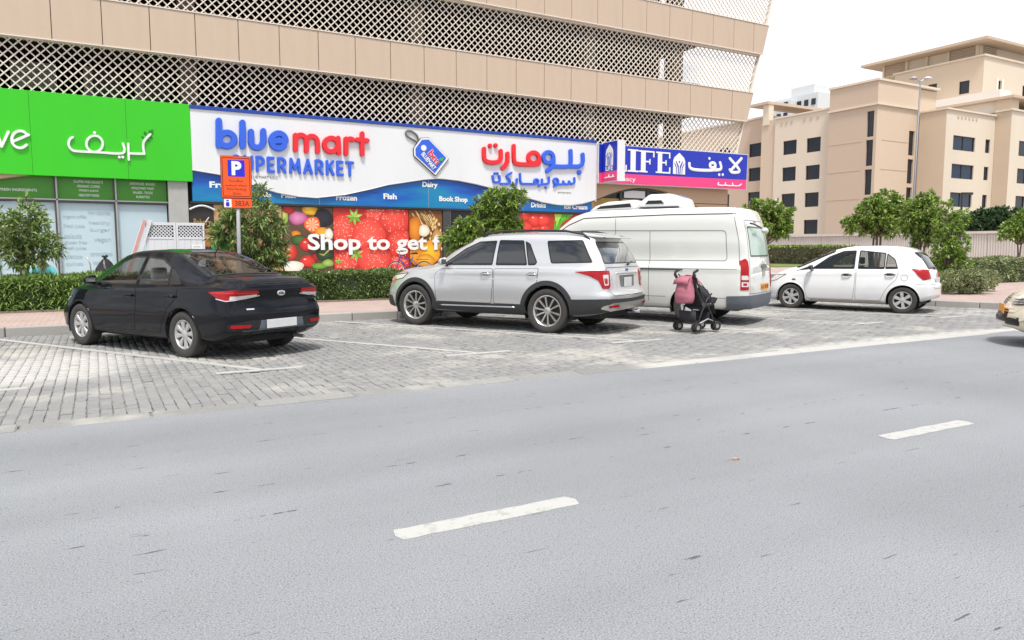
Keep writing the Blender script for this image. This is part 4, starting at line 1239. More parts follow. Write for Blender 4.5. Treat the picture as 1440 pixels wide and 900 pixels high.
for key in 'bvswt':
    hx, xa, xb = mats_bg[key]
    root = thing('picture_panel', labs[key], 'picture panel', (pos[key], 24.15, 0.75), group=None)
    B('board', MB().box(xa, xb, 24.095, 24.33, 0.74, 2.79), mat('board_' + key, hexc(hx), .5, var=.25, scale=5), root)
    B('panel_edge', MB().box(xa, xb, 24.07, 24.32, 0.66, 0.735), 'black_metal', root)
    pr = PR()
    if key == 'b':      # right half is a pale bread photo
        pr.quad([(3.2, .75), (5.2, .75), (5.2, 2.78), (3.2, 2.78)], hexc('b9906a'))
        for i in range(30):
            xx, zz = rnd.uniform(3.3, 5.1), rnd.uniform(.8, 1.6)
            v_, f_, c_ = disc_rows(xx, zz, rnd.uniform(.1, .28), rnd.uniform(.08, .18), pr.y(), hexc(rnd.choice(['e8a868', 'd08848', 'f0cc9c'])), hexc(rnd.choice(['8a4a1c', '7a3a14', 'a86a34'])))
            pr.add(v_, f_, c_)
        for a in range(10):      # basket handle
            t0, t1 = math.pi * a / 10, math.pi * (a + 1) / 10
            c0 = (2.97 + .24 * math.cos(t0), 1.45 + .62 * math.sin(t0)); c1 = (2.97 + .24 * math.cos(t1), 1.45 + .62 * math.sin(t1))
            d0 = (2.97 + .19 * math.cos(t0), 1.45 + .56 * math.sin(t0)); d1 = (2.97 + .19 * math.cos(t1), 1.45 + .56 * math.sin(t1))
            pr.quad([c0, c1, d1, d0], hexc('b8753c'))
    if key == 's':
        pr.quad([(6.85, .75), (9.46, .75), (9.46, 2.78), (6.85, 2.78)], hexc('b82c24'))
    if key == 'w':
        for i in range(26):
            xx = rnd.uniform(9.5, 10.3); L1 = rnd.uniform(.5, 1.1)
            a = rnd.uniform(-1.15, -.75)
            p0 = (xx, 2.78 - rnd.uniform(0, .15)); p1 = (xx + L1 * math.cos(a), p0[1] + L1 * math.sin(a)); ww = .012
            pr.quad([(p0[0] - ww, p0[1]), (p0[0] + ww, p0[1]), (p1[0] + ww, p1[1]), (p1[0] - ww, p1[1])], hexc(rnd.choice(['e8c88c', 'c89a54', 'f0dcb0', '9a6a30'])))
        for i in range(60):
            xx, zz = rnd.uniform(10.25, 10.68), rnd.uniform(1.4, 2.5)
            v_, f_, c_ = disc_rows(xx, zz, .04, .07, pr.y(), hexc('f0d8a0'), hexc(rnd.choice(['a87838', 'c09048'])), 2, 8)
            pr.add(v_, f_, c_)
    for q in MUR:
        if q[0] != key: continue
        _, cx, cz, rx, rz, ca, cb = q
        v_, f_, c_ = disc_rows(cx, cz, rx, rz, pr.y(), hexc(ca), hexc(cb)); pr.add(v_, f_, c_)
        if key == 's':
            for i in range(46):
                a = rnd.uniform(0, 6.28); rr = math.sqrt(rnd.random()) * .92
                sx, sz = cx + rx * rr * math.cos(a), cz + rz * rr * math.sin(a)
                y_ = pr.i * .0004
                v2, f2, c2_ = disc_rows(sx, sz, .014, .02, 24.094 - y_ - .0002, hexc('ffd8c8'), hexc('f8a898'), 1, 6)
                pr.add(v2, f2, c2_)
        if key == 'v' and ca in ('ea3c30', 'e43a34', 'f2c020') or key == 't':
            v2, f2, c2_ = disc_rows(cx - rx * .3, cz + rz * .35, rx * .2, rz * .13, pr.y(), hexc('ffd0c0'), hexc('f09080'), 2, 10); pr.add(v2, f2, c2_)
        if ca == 'f08a50':
            for k in range(9):
                a = k * math.pi * 2 / 9
                pr.quad([(cx, cz), (cx + rx * .8 * math.cos(a - .2), cz + rz * .8 * math.sin(a - .2)), (cx + rx * .8 * math.cos(a + .2), cz + rz * .8 * math.sin(a + .2))], hexc('f8b890'))
    if key == 's':
        for (lx, lz, s_) in ((7.55, 2.5, .3), (7.58, 1.3, .28), (6.98, 1.05, .12)):
            for k in range(7):
                a = k * 6.283 / 7 + .3
                pr.quad([(lx, lz), (lx + s_ * .5 * math.cos(a - .35), lz + s_ * .5 * math.sin(a - .35)), (lx + s_ * math.cos(a), lz + s_ * math.sin(a)), (lx + s_ * .5 * math.cos(a + .35), lz + s_ * .5 * math.sin(a + .35))], hexc(rnd.choice(['8ac048', '6ca838', 'a8d468'])))
    if key == 'v':
        pr.quad([(6.33, 1.3), (6.5, 1.22), (6.72, 1.42), (6.7, 1.46), (6.5, 1.28)], hexc('b8a860'))
    if key == 't':
        pr.quad([(15.35, 2.0), (15.45, 2.78), (16.3, 2.78), (15.75, 2.45), (15.5, 2.05)], hexc('4ca828'))
        pr.quad([(15.4, 2.78), (15.75, 2.78), (15.5, 2.3)], hexc('a8d050'))
        for i in range(8):
            pr.quad([(15.42 + i * .1, 2.3 + i * .06), (15.44 + i * .1, 2.5 + i * .04), (15.5 + i * .1, 2.5 + i * .05)], hexc(rnd.choice(['2c7a18', '7ac040'])))
    pr.build(root, (xa, xb, .745, 2.785))
    if key == 's':
        ptext('Shop to get f', (5.98, 10.62, 1.26, 1.94), 24.03, 'white_letter', root, .03, .006)
    if key == 'b':
        ptext('Bakery', (2.62, 3.1, 2.1, 2.35), 24.03, 'ochre', root, .0, .006)
        mb = MB(); mb.tube([(2.52 + .7 * t, 24.05, 2.62 + .12 * math.sin(math.pi * t)) for t in np.linspace(0, 1, 9)], .03, 6)
        B('awning_pipe', mb, 'plastic_white', root)
        B('lamp_rod', MB().tube([(2.6, 24.04, 1.75), (3.05, 24.04, 2.4)], .015, 5), 'plastic_white', root)
# ============================================================ VEHICLES
def pchip(xs, ys, xq):
    xs = np.array(xs, float); ys = np.array(ys, float); xq = np.clip(xq, xs[0], xs[-1])
    h = np.diff(xs); d = np.diff(ys) / h
    m = np.zeros_like(xs)
    for i in range(1, len(xs) - 1):
        if d[i - 1] * d[i] > 0:
            w1 = 2 * h[i] + h[i - 1]; w2 = h[i] + 2 * h[i - 1]
            m[i] = (w1 + w2) / (w1 / d[i - 1] + w2 / d[i])
    m[0] = d[0]; m[-1] = d[-1]
    k = np.clip(np.searchsorted(xs, xq) - 1, 0, len(h) - 1)
    t = (xq - xs[k]) / h[k]
    return (ys[k] * (1 + 2 * t) * (1 - t) ** 2 + m[k] * h[k] * t * (1 - t) ** 2 + ys[k + 1] * t * t * (3 - 2 * t) + m[k + 1] * h[k] * t * t * (t - 1))
def inpoly(px, pz, poly):
    res = np.zeros(len(px), bool)
    n = len(poly)
    for i in range(n):
        x1, z1 = poly[i]; x2, z2 = poly[(i + 1) % n]
        c = ((z1 > pz) != (z2 > pz))
        with np.errstate(divide='ignore', invalid='ignore'):
            xx = (x2 - x1) * (pz - z1) / ((z2 - z1) if z2 != z1 else 1e-12) + x1
        res ^= (c & (px < xx))
    return res
def rounded(poly, r, n=4):
    out = []
    m = len(poly)
    for i in range(m):
        p = np.array(poly[i], float); a = np.array(poly[i - 1], float); b = np.array(poly[(i + 1) % m], float)
        da = a - p; db = b - p
        la, lb = np.hypot(*da), np.hypot(*db)
        rr = min(r, la * .45, lb * .45)
        s_ = p + da / la * rr; e_ = p + db / lb * rr
        for k in range(n + 1):
            t = k / n
            out.append(tuple((1 - t) ** 2 * s_ + 2 * t * (1 - t) * p + t * t * e_))
    return out
def area(poly):
    return 0.5 * sum(poly[i][0] * poly[(i + 1) % len(poly)][1] - poly[(i + 1) % len(poly)][0] * poly[i][1] for i in range(len(poly)))
def inset(poly, d):
    """offset a closed outline inwards by d"""
    sgn = 1 if area(poly) > 0 else -1
    n = len(poly); out = []
    for i in range(n):
        p = np.array(poly[i], float); a = np.array(poly[i - 1], float); b = np.array(poly[(i + 1) % n], float)
        e1 = p - a; e2 = b - p
        l1, l2 = np.hypot(*e1), np.hypot(*e2)
        if l1 < 1e-9 or l2 < 1e-9:
            out.append(tuple(p)); continue
        n1 = np.array([-e1[1], e1[0]]) / l1 * sgn; n2 = np.array([-e2[1], e2[0]]) / l2 * sgn
        nb = n1 + n2
        L2 = nb @ nb
        nb = nb / max(L2, 0.5) * 2
        out.append(tuple(p + nb * d))
    return out
def clip_cell(poly, x0, x1, z0, z1):
    def cl(pts, f, ax, val):
        o = []
        for i in range(len(pts)):
            a, b = pts[i - 1], pts[i]
            ia, ib = f(a), f(b)
            if ia != ib:
                t = (val - a[ax]) / (b[ax] - a[ax])
                o.append((a[0] + (b[0] - a[0]) * t, a[1] + (b[1] - a[1]) * t))
            if ib: o.append(b)
        return o
    p = cl(list(poly), lambda q: q[0] >= x0, 0, x0)
    if p: p = cl(p, lambda q: q[0] <= x1, 0, x1)
    if p: p = cl(p, lambda q: q[1] >= z0, 1, z0)
    if p: p = cl(p, lambda q: q[1] <= z1, 1, z1)
    return p
VIEWS = {'L': ((0, -1, 0), (1, 0, 0), (0, 0, 1)), 'R': ((0, 1, 0), (1, 0, 0), (0, 0, 1)),
         'B': ((1, 0, 0), (0, 1, 0), (0, 0, 1)), 'F': ((-1, 0, 0), (0, 1, 0), (0, 0, 1)), 'T': ((0, 0, -1), (1, 0, 0), (0, 1, 0)),
         'BL': ((.7071, -.7071, 0), (.7071, .7071, 0), (0, 0, 1)), 'BR': ((.7071, .7071, 0), (.7071, -.7071, 0), (0, 0, 1)),
         'FL': ((-.7071, -.7071, 0), (.7071, -.7071, 0), (0, 0, 1)), 'FR': ((-.7071, .7071, 0), (.7071, .7071, 0), (0, 0, 1)),
         'BT': ((.6, 0, -.8), (0, 1, 0), (.8, 0, .6)), 'FT': ((-.6, 0, -.8), (0, 1, 0), (-.8, 0, .6))}
class Car:
    def __init__(s, name, label, cat, sp, paint, pos, ang, group=None):
        s.sp = sp; s.paint = paint
        a = R(ang)
        hd = math.atan2(math.sin(a), -math.cos(a))      # local +x is forward
        s.root = thing(name, label, cat, (pos[0], pos[1], 0), hd, group)
        s.shell()
    def shell(s):
        sp = s.sp
        x0, x1 = sp['x0'], sp['x1']
        N = 230
        u = np.linspace(0, 1, N)
        u = u + 0.035 * np.sin(2 * math.pi * u) * -1 * -1 if False else u
        X = x0 + (x1 - x0) * u
        f = lambda k: pchip(*zip(*sp[k]), X)
        zt, zs, zb, wm, ws, wr = [f(k) for k in ('zt', 'zs', 'zb', 'wm', 'ws', 'wr')]
        zs = np.minimum(zs, zt - 0.02)
        gh = np.clip((zt - zs) / 0.25, 0, 1)
        dr = np.minimum(sp.get('dr', .09), 0.5 * (zt - zs))
        zr = zt - dr
        Z0 = np.zeros_like(X)
        cp = [(Z0, zb + .03), (.55 * wm, zb), (.86 * wm, zb + .004), (.955 * wm, zb + .05), (.985 * wm, zb + .15), (wm, zb + .45 * (zs - zb)),
              (.4 * wm + .6 * ws, zb + .82 * (zs - zb)), (ws, zs - .012), (ws - .022 * gh, zs + .018 * gh + .004),
              ((ws - .022 * gh + wr) / 2 + .014 * gh, (zs + .02 * gh + zr) / 2), (wr, zr), (.94 * wr, zr + .52 * dr), (.62 * wr, zr + .88 * dr), (Z0, zt)]
        cp = np.array([np.stack(c, 1) for c in cp])         # (14,N,2)
        sub = [3, 3, 3, 4, 8, 10, 7, 3, 11, 11, 4, 5, 6]
        rows = []
        n = len(cp)
        for i in range(n - 1):
            p0 = cp[max(i - 1, 0)].copy(); p1 = cp[i]; p2 = cp[i + 1]; p3 = cp[min(i + 2, n - 1)].copy()
            if i + 2 >= n: p3 = cp[n - 2] * np.array([-1, 1])
            if i == 0: p0 = cp[1] * np.array([-1, 1])
            # tangents scaled for uneven spacing
            d01 = np.linalg.norm(p1 - p0, axis=1, keepdims=True) + 1e-6; d12 = np.linalg.norm(p2 - p1, axis=1, keepdims=True) + 1e-6; d23 = np.linalg.norm(p3 - p2, axis=1, keepdims=True) + 1e-6
            t1 = ((p1 - p0) / d01 * d12 / (d01 + d12) + (p2 - p1) / d12 * d01 / (d01 + d12)) * d12
            t2 = ((p2 - p1) / d12 * d23 / (d12 + d23) + (p3 - p2) / d23 * d12 / (d12 + d23)) * d12
            for k in range(sub[i]):
                t = k / sub[i]
                rows.append(p1 * (1 + 2 * t) * (1 - t) ** 2 + t1 * t * (1 - t) ** 2 + p2 * t * t * (3 - 2 * t) + t2 * t * t * (t - 1))
        rows.append(cp[-1])
        S_ = np.stack(rows)                                # (M,N,2)
        Mr = len(rows)
        Xg = np.broadcast_to(X, (Mr, N)).copy()
        Zg = S_[:, :, 1]; Yg = np.maximum(S_[:, :, 0], 0)
        # slanted tail and nose
        if 'tail' in sp:
            gx = np.clip((sp['xw'] - Xg) / (sp['xw'] - x0), 0, 1)
            Xg = Xg + gx * pchip(*zip(*sp['tail']), Zg.ravel()).reshape(Zg.shape)
        if 'nose' in sp:
            gx = np.clip((Xg - sp['xn']) / (x1 - sp['xn']), 0, 1)
            Xg = Xg + gx * pchip(*zip(*sp['nose']), Zg.ravel()).reshape(Zg.shape)
        # round wheel arches: pull grid points onto the circle
        for xw_ in (0.0, sp['wb']):
            cx, cz, ra = xw_, sp['rw'], sp['ra']
            dx, dz = Xg - cx, Zg - cz
            rr = np.hypot(dx, dz) + 1e-9
            near = (np.abs(rr - ra) < 0.017) & (Yg > .5) & (Zg > cz - .15)
            Xg = np.where(near, cx + dx / rr * ra, Xg); Zg = np.where(near, cz + dz / rr * ra, Zg)
        V = []
        idL = np.arange(Mr * N).reshape(Mr, N)
        V.append(np.stack([Xg, Yg, Zg], 2).reshape(-1, 3)); V.append(np.stack([Xg, -Yg, Zg], 2).reshape(-1, 3))
        idR = idL + Mr * N
        F = []
        a, b, c, d = idL[:-1, :-1], idL[:-1, 1:], idL[1:, 1:], idL[1:, :-1]
        F.append(np.stack([a, d, c, b], 2).reshape(-1, 4))
        a, b, c, d = idR[:-1, :-1], idR[:-1, 1:], idR[1:, 1:], idR[1:, :-1]
        F.append(np.stack([a, b, c, d], 2).reshape(-1, 4))
        off = 2 * Mr * N
        K = 40
        for col, bul, flip in ((0, -sp.get('bulge_r', .05), False), (N - 1, sp.get('bulge_f', .12), True)):
            ym = Yg[:, col].max()
            tt = np.linspace(1, -1, K + 1)
            yy = Yg[:, col][:, None] * tt[None, :]
            fz = (Yg[:, col] / max(ym, 1e-6))[:, None]
            xx = Xg[:, col][:, None] + bul * (1 - tt[None, :] ** 2) * fz ** 2
            zz = np.broadcast_to(Zg[:, col][:, None], xx.shape)
            V.append(np.stack([xx, yy, zz], 2).reshape(-1, 3))
            idc = off + np.arange(Mr * (K + 1)).reshape(Mr, K + 1); off += Mr * (K + 1)
            a, b, c, d = idc[:-1, :-1], idc[:-1, 1:], idc[1:, 1:], idc[1:, :-1]
            F.append(np.stack([a, b, c, d] if not flip else [a, d, c, b], 2).reshape(-1, 4))
        V = np.concatenate(V); F = np.concatenate(F)
        bm = bmesh.new()
        me = bpy.data.meshes.new('tmp'); me.from_pydata(V.tolist(), [], F.tolist())
        bm.from_mesh(me); bpy.data.meshes.remove(me)
        bmesh.ops.remove_doubles(bm, verts=bm.verts, dist=2e-4)
        bmesh.ops.dissolve_degenerate(bm, edges=bm.edges, dist=1e-5)
        bmesh.ops.recalc_face_normals(bm, faces=bm.faces)
        bm.normal_update()
        mid_ = Vector(((x0 + x1) / 2, 0, .8))
        if sum(f.normal.dot(f.calc_center_median() - mid_) for f in bm.faces) < 0:
            bmesh.ops.reverse_faces(bm, faces=bm.faces)
            bm.normal_update()
        s.bm = bm
        s.bvh = BVHTree.FromBMesh(bm)
        s.cuts = []
        for xw_ in (0.0, sp['wb']):
            s.cuts.append(('arch', xw_))
    def hit(s, view, a, b, off=0.0):
        d, u, v = [Vector(q) for q in VIEWS[view]]
        o = u * a + v * b - d * 6
        p, n_, i, di = s.bvh.ray_cast(o, d)
        if p is None:
            p, n_, i, di = s.bvh.find_nearest(u * a + v * b - d * 0.8)
        if n_.dot(d) > 0: n_ = -n_
        return p + n_ * off, n_
    def panel(s, name, view, poly, off, m, parent=None, cell=0.07, skirt=0.0, bulge=0.0):
        d, u, v = [Vector(q) for q in VIEWS[view]]
        xs = [p[0] for p in poly]; zs_ = [p[1] for p in poly]
        x0, x1, z0, z1 = min(xs), max(xs), min(zs_), max(zs_)
        nx_ = max(1, math.ceil((x1 - x0) / cell)); nz_ = max(1, math.ceil((z1 - z0) / cell))
        idx = {}; vs = []; ns = []; fs = []
        for i in range(nx_):
            for j in range(nz_):
                c = clip_cell(poly, x0 + (x1 - x0) * i / nx_, x0 + (x1 - x0) * (i + 1) / nx_, z0 + (z1 - z0) * j / nz_, z0 + (z1 - z0) * (j + 1) / nz_)
                if len(c) < 3: continue
                f = []
                for q in c:
                    k = (round(q[0], 4), round(q[1], 4))
                    if k not in idx:
                        p, n_ = s.hit(view, q[0], q[1], off)
                        idx[k] = len(vs); vs.append(p); ns.append(n_)
                    if not f or f[-1] != idx[k]: f.append(idx[k])
                if f and f[0] == f[-1]: f.pop()
                if len(set(f)) >= 3: fs.append(tuple(f))
        me = bpy.data.meshes.new(name)
        nv = len(vs)
        if skirt:
            ec = {}
            for f in fs:
                for i in range(len(f)):
                    e_ = (f[i], f[(i + 1) % len(f)])
                    ec[e_] = 1
            bnd = [e_ for e_ in ec if (e_[1], e_[0]) not in ec]
            mp_ = {}
            allv = list(vs); alln = list(ns)
            for (a, b) in bnd:
                for q in (a, b):
                    if q not in mp_:
                        mp_[q] = len(allv); allv.append(vs[q] - ns[q] * skirt); alln.append(ns[q])
                fs.append((b, a, mp_[a], mp_[b]))
            vs, ns = allv, alln
        me.from_pydata([tuple(p) for p in vs], [], fs)
        # make sure faces look outwards
        me.update()
        flip = 0
        for p in list(me.polygons)[:30]:
            flip += 1 if p.normal.dot(-d) > 0 else -1
        if flip < 0: me.flip_normals()
        me.polygons.foreach_set('use_smooth', [True] * len(me.polygons))
        if not skirt:
            me.normals_split_custom_set_from_vertices([tuple(n_) for n_ in ns])
        else:
            me.set_sharp_from_angle(angle=R(50))
        return link(name, me, m, parent or s.root)
    def ring(s, name, view, outer, inner, off, m, parent=None, dens=0.06):
        """strip between two outlines of equal point count, laid on the body"""
        vs = []; fs = []
        n = len(outer)
        O, I = [], []
        for i in range(n):
            a, b = outer[i], outer[(i + 1) % n]; c, e_ = inner[i], inner[(i + 1) % n]
            k = max(1, int(math.dist(a, b) / dens))
            for q in range(k):
                t = q / k
                O.append((a[0] + (b[0] - a[0]) * t, a[1] + (b[1] - a[1]) * t)); I.append((c[0] + (e_[0] - c[0]) * t, c[1] + (e_[1] - c[1]) * t))
        for o_, i_ in zip(O, I):
            vs.append(s.hit(view, *o_, off)[0]); vs.append(s.hit(view, *i_, off)[0])
        m_ = len(O)
        fs = [(2 * i, 2 * ((i + 1) % m_), 2 * ((i + 1) % m_) + 1, 2 * i + 1) for i in range(m_)]
        mb = MB(); mb.add(vs, fs)
        return mb.build(name, m, parent or s.root, smooth=True)
    def line(s, name, view, pts, w_, off, m, parent=None, dens=0.05):
        P = []
        for a, b in zip(pts, pts[1:]):
            k = max(1, int(math.dist(a, b) / dens))
            P += [(a[0] + (b[0] - a[0]) * q / k, a[1] + (b[1] - a[1]) * q / k) for q in range(k)]
        P.append(pts[-1])
        vs = []
        for i, p in enumerate(P):
            a = np.array(P[max(0, i - 1)]); b = np.array(P[min(len(P) - 1, i + 1)])
            t = b - a; t = t / (np.hypot(*t) + 1e-9); nn = np.array([-t[1], t[0]]) * w_ / 2
            vs.append(s.hit(view, p[0] + nn[0], p[1] + nn[1], off)[0]); vs.append(s.hit(view, p[0] - nn[0], p[1] - nn[1], off)[0])
        fs = [(2 * i, 2 * i + 2, 2 * i + 3, 2 * i + 1) for i in range(len(P) - 1)]
        mb = MB(); mb.add(vs, fs)
        return mb.build(name, m, parent or s.root, smooth=True)
    def bar(s, name, view, pts, r_, off, m, parent=None, dens=0.08, flat=None):
        P = []
        for a, b in zip(pts, pts[1:]):
            k = max(1, int(math.dist(a, b) / dens))
            P += [(a[0] + (b[0] - a[0]) * q / k, a[1] + (b[1] - a[1]) * q / k) for q in range(k)]
        P.append(pts[-1])
        mb = MB(); mb.tube([s.hit(view, p[0], p[1], off)[0] for p in P], r_, 8)
        return mb.build(name, m, parent or s.root, smooth=True)
    def window(s, name, view, poly, m, trim=0.022, r_=0.03, trim_m='trim_black', cut=True):
        po = rounded(poly, r_)
        pi = inset(po, trim)
        w_ = s.panel(name, view, pi, 0.0025, m, cell=0.09)
        s.ring('window_trim', view, po, pi, 0.004, trim_m, w_)
        if cut: s.cuts.append((view, inset(po, trim * .5)))
        return w_
    def door(s, view, poly, handle=None, hm=None, seam='seam', r_=.04, gap=.006):
        po = rounded(poly, r_)
        d_ = s.panel('door', view, inset(po, gap), 0.0035, s.paint, cell=0.06)
        s.ring('door_gap', view, inset(po, -.002), inset(po, gap + .001), 0.0028, seam, d_)
        if handle:
            hx, hz = handle
            sg = 1 if view == 'L' else -1
            p, n_ = s.hit(view, hx, hz, 0)
            mb = MB()
            mb.tube([p + Vector((-.11, n_.y * .005, 0)), p + Vector((-.085, n_.y * .042, .003)), p + Vector((.06, n_.y * .046, .004)), p + Vector((.1, n_.y * .005, .002))], [.012, .015, .016, .011], 8)
            h_ = mb.build('door_handle', hm or s.paint, d_, smooth=True)
            cup = rounded([(hx - .07, hz - .026), (hx + .07, hz - .026), (hx + .07, hz + .03), (hx - .07, hz + .03)], .02)
            s.panel('handle_recess', view, cup, .0045, 'trim_black', d_, cell=.05)
        return d_
    def finish(s):
        """cut the openings and link the painted shell"""
        bm = s.bm; sp = s.sp
        cen = np.array([f.calc_center_median()[:] for f in bm.faces]); nor = np.array([f.normal[:] for f in bm.faces])
        kill = np.zeros(len(cen), bool)
        for kind, q in s.cuts:
            if kind == 'arch':
                rr = np.hypot(cen[:, 0] - q, cen[:, 2] - sp['rw'])
                kill |= (rr < sp['ra'] - .002) & (np.abs(cen[:, 1]) > .48)
            else:
                d, u, v = [np.array(w_) for w_ in VIEWS[kind]]
                kill |= inpoly(cen @ u, cen @ v, q) & (nor @ d < -.12)
        bmesh.ops.delete(bm, geom=[f for f, k in zip(list(bm.faces), kill) if k], context='FACES')
        me = bpy.data.meshes.new('body'); bm.to_mesh(me); bm.free()
        me.polygons.foreach_set('use_smooth', [True] * len(me.polygons))
        s.body = link('body', me, s.paint, s.root)
        # wheel wells
        for xw_ in (0.0, sp['wb']):
            for sg in (1, -1):
                mb = MB(); n_ = 22
                yo = sp['wmx'] - .035; yi = sp['wmx'] - .34
                vs = []; fs = []
                for i in range(n_ + 1):
                    a = -.35 + (math.pi + .7) * i / n_
                    x_, z_ = xw_ + (sp['ra'] + .004) * math.cos(a), sp['rw'] + (sp['ra'] + .004) * math.sin(a)
                    vs += [(x_, sg * yo, z_), (x_, sg * yi, z_)]
                for i in range(n_): fs.append((2 * i, 2 * i + 2, 2 * i + 3, 2 * i + 1))
                fs.append(tuple(2 * i + 1 for i in range(n_ + 1)))
                mb.add(vs, fs).build('wheel_arch_liner', 'under_dark', s.root)
        # floor pan and underbody
        mb = MB(); mb.box(sp['x0'] + .25, sp['x1'] - .3, -sp['wmx'] + .36, sp['wmx'] - .36, sp['gz'], sp['gz'] + .1)
        mb.build('underbody', 'under_dark', s.root)
    def arch_lip(s, r_=.014, off=0.0, m=None):
        sp = s.sp
        for xw_ in (0.0, sp['wb']):
            for view in ('L', 'R'):
                pts = []
                for i in range(25):
                    a = -.12 + (math.pi + .24) * i / 24
                    q = (xw_ + (sp['ra'] + .004) * math.cos(a), sp['rw'] + (sp['ra'] + .004) * math.sin(a))
                    if q[1] > sp['lipz']: pts.append(s.hit(view, q[0], q[1], off)[0])
                MB().tube(pts, r_, 8).build('arch_lip', m or s.paint, s.root, smooth=True)
    def arch_clad(s, w_, m, off=.012):
        sp = s.sp
        for xw_ in (0.0, sp['wb']):
            for view in ('L', 'R'):
                o_, i_ = [], []
                for i in range(31):
                    a = -.2 + (math.pi + .4) * i / 30
                    z1 = sp['rw'] + (sp['ra'] + w_) * math.sin(a); z0 = sp['rw'] + (sp['ra'] - .008) * math.sin(a)
                    if min(z0, z1) < sp['lipz']: continue
                    o_.append((xw_ + (sp['ra'] + w_) * math.cos(a), z1)); i_.append((xw_ + (sp['ra'] - .008) * math.cos(a), z0))
                vs = []
                for p, q in zip(o_, i_):
                    a, n_ = s.hit(view, *p, .001); b, n2 = s.hit(view, *p, off); c, n3 = s.hit(view, *q, off); d_, n4 = s.hit(view, *q, -.05)
                    vs += [a, b, c, d_]
                fs = []
                for i in range(len(o_) - 1):
                    for k in range(3):
                        fs.append((4 * i + k, 4 * i + 4 + k, 4 * i + 5 + k, 4 * i + 1 + k))
                MB().add(vs, fs).build('arch_cladding', m, s.root, smooth='auto')
    def wheels(s, style, rim_r, tw, track):
        sp = s.sp
        rw = sp['rw']
        src = None
        for xw_ in (0.0, sp['wb']):
            for sg in (1, -1):
                hub = bpy.data.objects.new('wheel', src[0].data) if src else MB().lathe([(.001, -.02), (rim_r * .55, -.02), (rim_r * .55, -.05), (.001, -.05)], 20, 'y').build('wheel', 'wheel_dark', smooth='auto')
                if src: C.objects.link(hub)
                hub.parent = s.root
                hub.location = (xw_, sg * track, rw)
                hub.rotation_euler = (0, random.uniform(0, 1.2), 0 if sg > 0 else math.pi)
                if src is None:
                    t_ = tw / 2
                    ty = MB().lathe([(rim_r * .98, -t_ * .75), (rim_r + .012, -t_ * .92), (rw * .9, -t_), (rw * .965, -t_ * .93), (rw * .995, -t_ * .72), (rw, -t_ * .3), (rw, 0), (rw, t_ * .3), (rw * .995, t_ * .72), (rw * .965, t_ * .93), (rw * .9, t_), (rim_r + .03, t_ * .97), (rim_r + .006, t_ * .88), (rim_r * .985, t_ * .7)], 48, 'y')
                    # tread grooves as shallow steps
                    to = ty.build('tyre', 'tyre_dusty', hub, smooth='auto')
                    ro = rim_mesh(style, rim_r, t_).build('rim', 'alloy' if style == 'split' else 'hubcap', hub, smooth='auto')
                    bo = MB().lathe([(.001, -.01), (rim_r * .97, -.01)], 32, 'y').build('brake_back', 'wheel_dark', hub)
                    src = [hub, to, ro, bo]
                else:
                    for q in src[1:]:
                        c = q.copy(); C.objects.link(c); c.parent = hub
def rim_mesh(style, r_, t_):
    mb = MB()
    yo = t_ * .86
    mb.lathe([(r_ * .86, -t_ * .6), (r_ * .87, yo - .03), (r_ * .91, yo - .012), (r_ * .955, yo), (r_ * .995, yo - .002), (r_ * .995, yo - .03)], 48, 'y')
    def spoke(a, w0, w1, r0, r1, y0, y1, th=.018):
        c_, s_ = math.cos(a), math.sin(a)
        def P(rad, lat, y): return (rad * c_ - lat * s_, y, rad * s_ + lat * c_)
        rm = (r0 + r1) / 2; ym = (y0 + y1) / 2 + .004; wm_ = (w0 + w1) / 2 * .92
        vs = []
        for (rad, w_, y) in ((r0, w0, y0), (rm, wm_, ym), (r1, w1, y1)):
            vs += [P(rad, -w_, y - th), P(rad, -w_ * .75, y), P(rad, w_ * .75, y), P(rad, w_, y - th)]
        fs = []
        for i in range(2):
            for k in range(3):
                fs.append((4 * i + k, 4 * i + 4 + k, 4 * i + 5 + k, 4 * i + 1 + k))
        mb.add(vs, fs)
    if style == 'split':
        for k in range(5):
            a = 2 * math.pi * k / 5
            for da in (-.30, .30):
                spoke(a + da * .95, .014, .021, r_ * .2, r_ * .9, yo - .03, yo - .008)
        mb.lathe([(.001, yo - .012), (r_ * .12, yo - .012), (r_ * .22, yo - .02), (r_ * .26, yo - .05)], 24, 'y')
    elif style == 'petal':
        for k in range(8):
            a = 2 * math.pi * k / 8
            spoke(a, .020, .034, r_ * .22, r_ * .90, yo - .014, yo - .006, .02)
            spoke(a + .22, .005, .012, r_ * .3, r_ * .9, yo - .02, yo - .014, .02)
        mb.lathe([(.001, yo - .004), (r_ * .17, yo - .004), (r_ * .3, yo - .014), (r_ * .34, yo - .05)], 24, 'y')
    elif style == 'five':
        for k in range(6):
            spoke(2 * math.pi * k / 6, .030, .046, r_ * .2, r_ * .92, yo - .01, yo - .006, .02)
        mb.lathe([(.001, yo - .002), (r_ * .2, yo - .004), (r_ * .34, yo - .01), (r_ * .38, yo - .05)], 24, 'y')
    else:
        mb.lathe([(.001, yo - .03), (r_ * .25, yo - .03), (r_ * .3, yo - .05), (r_ * .62, yo - .02), (r_ * .88, yo - .03)], 32, 'y')
    return mb
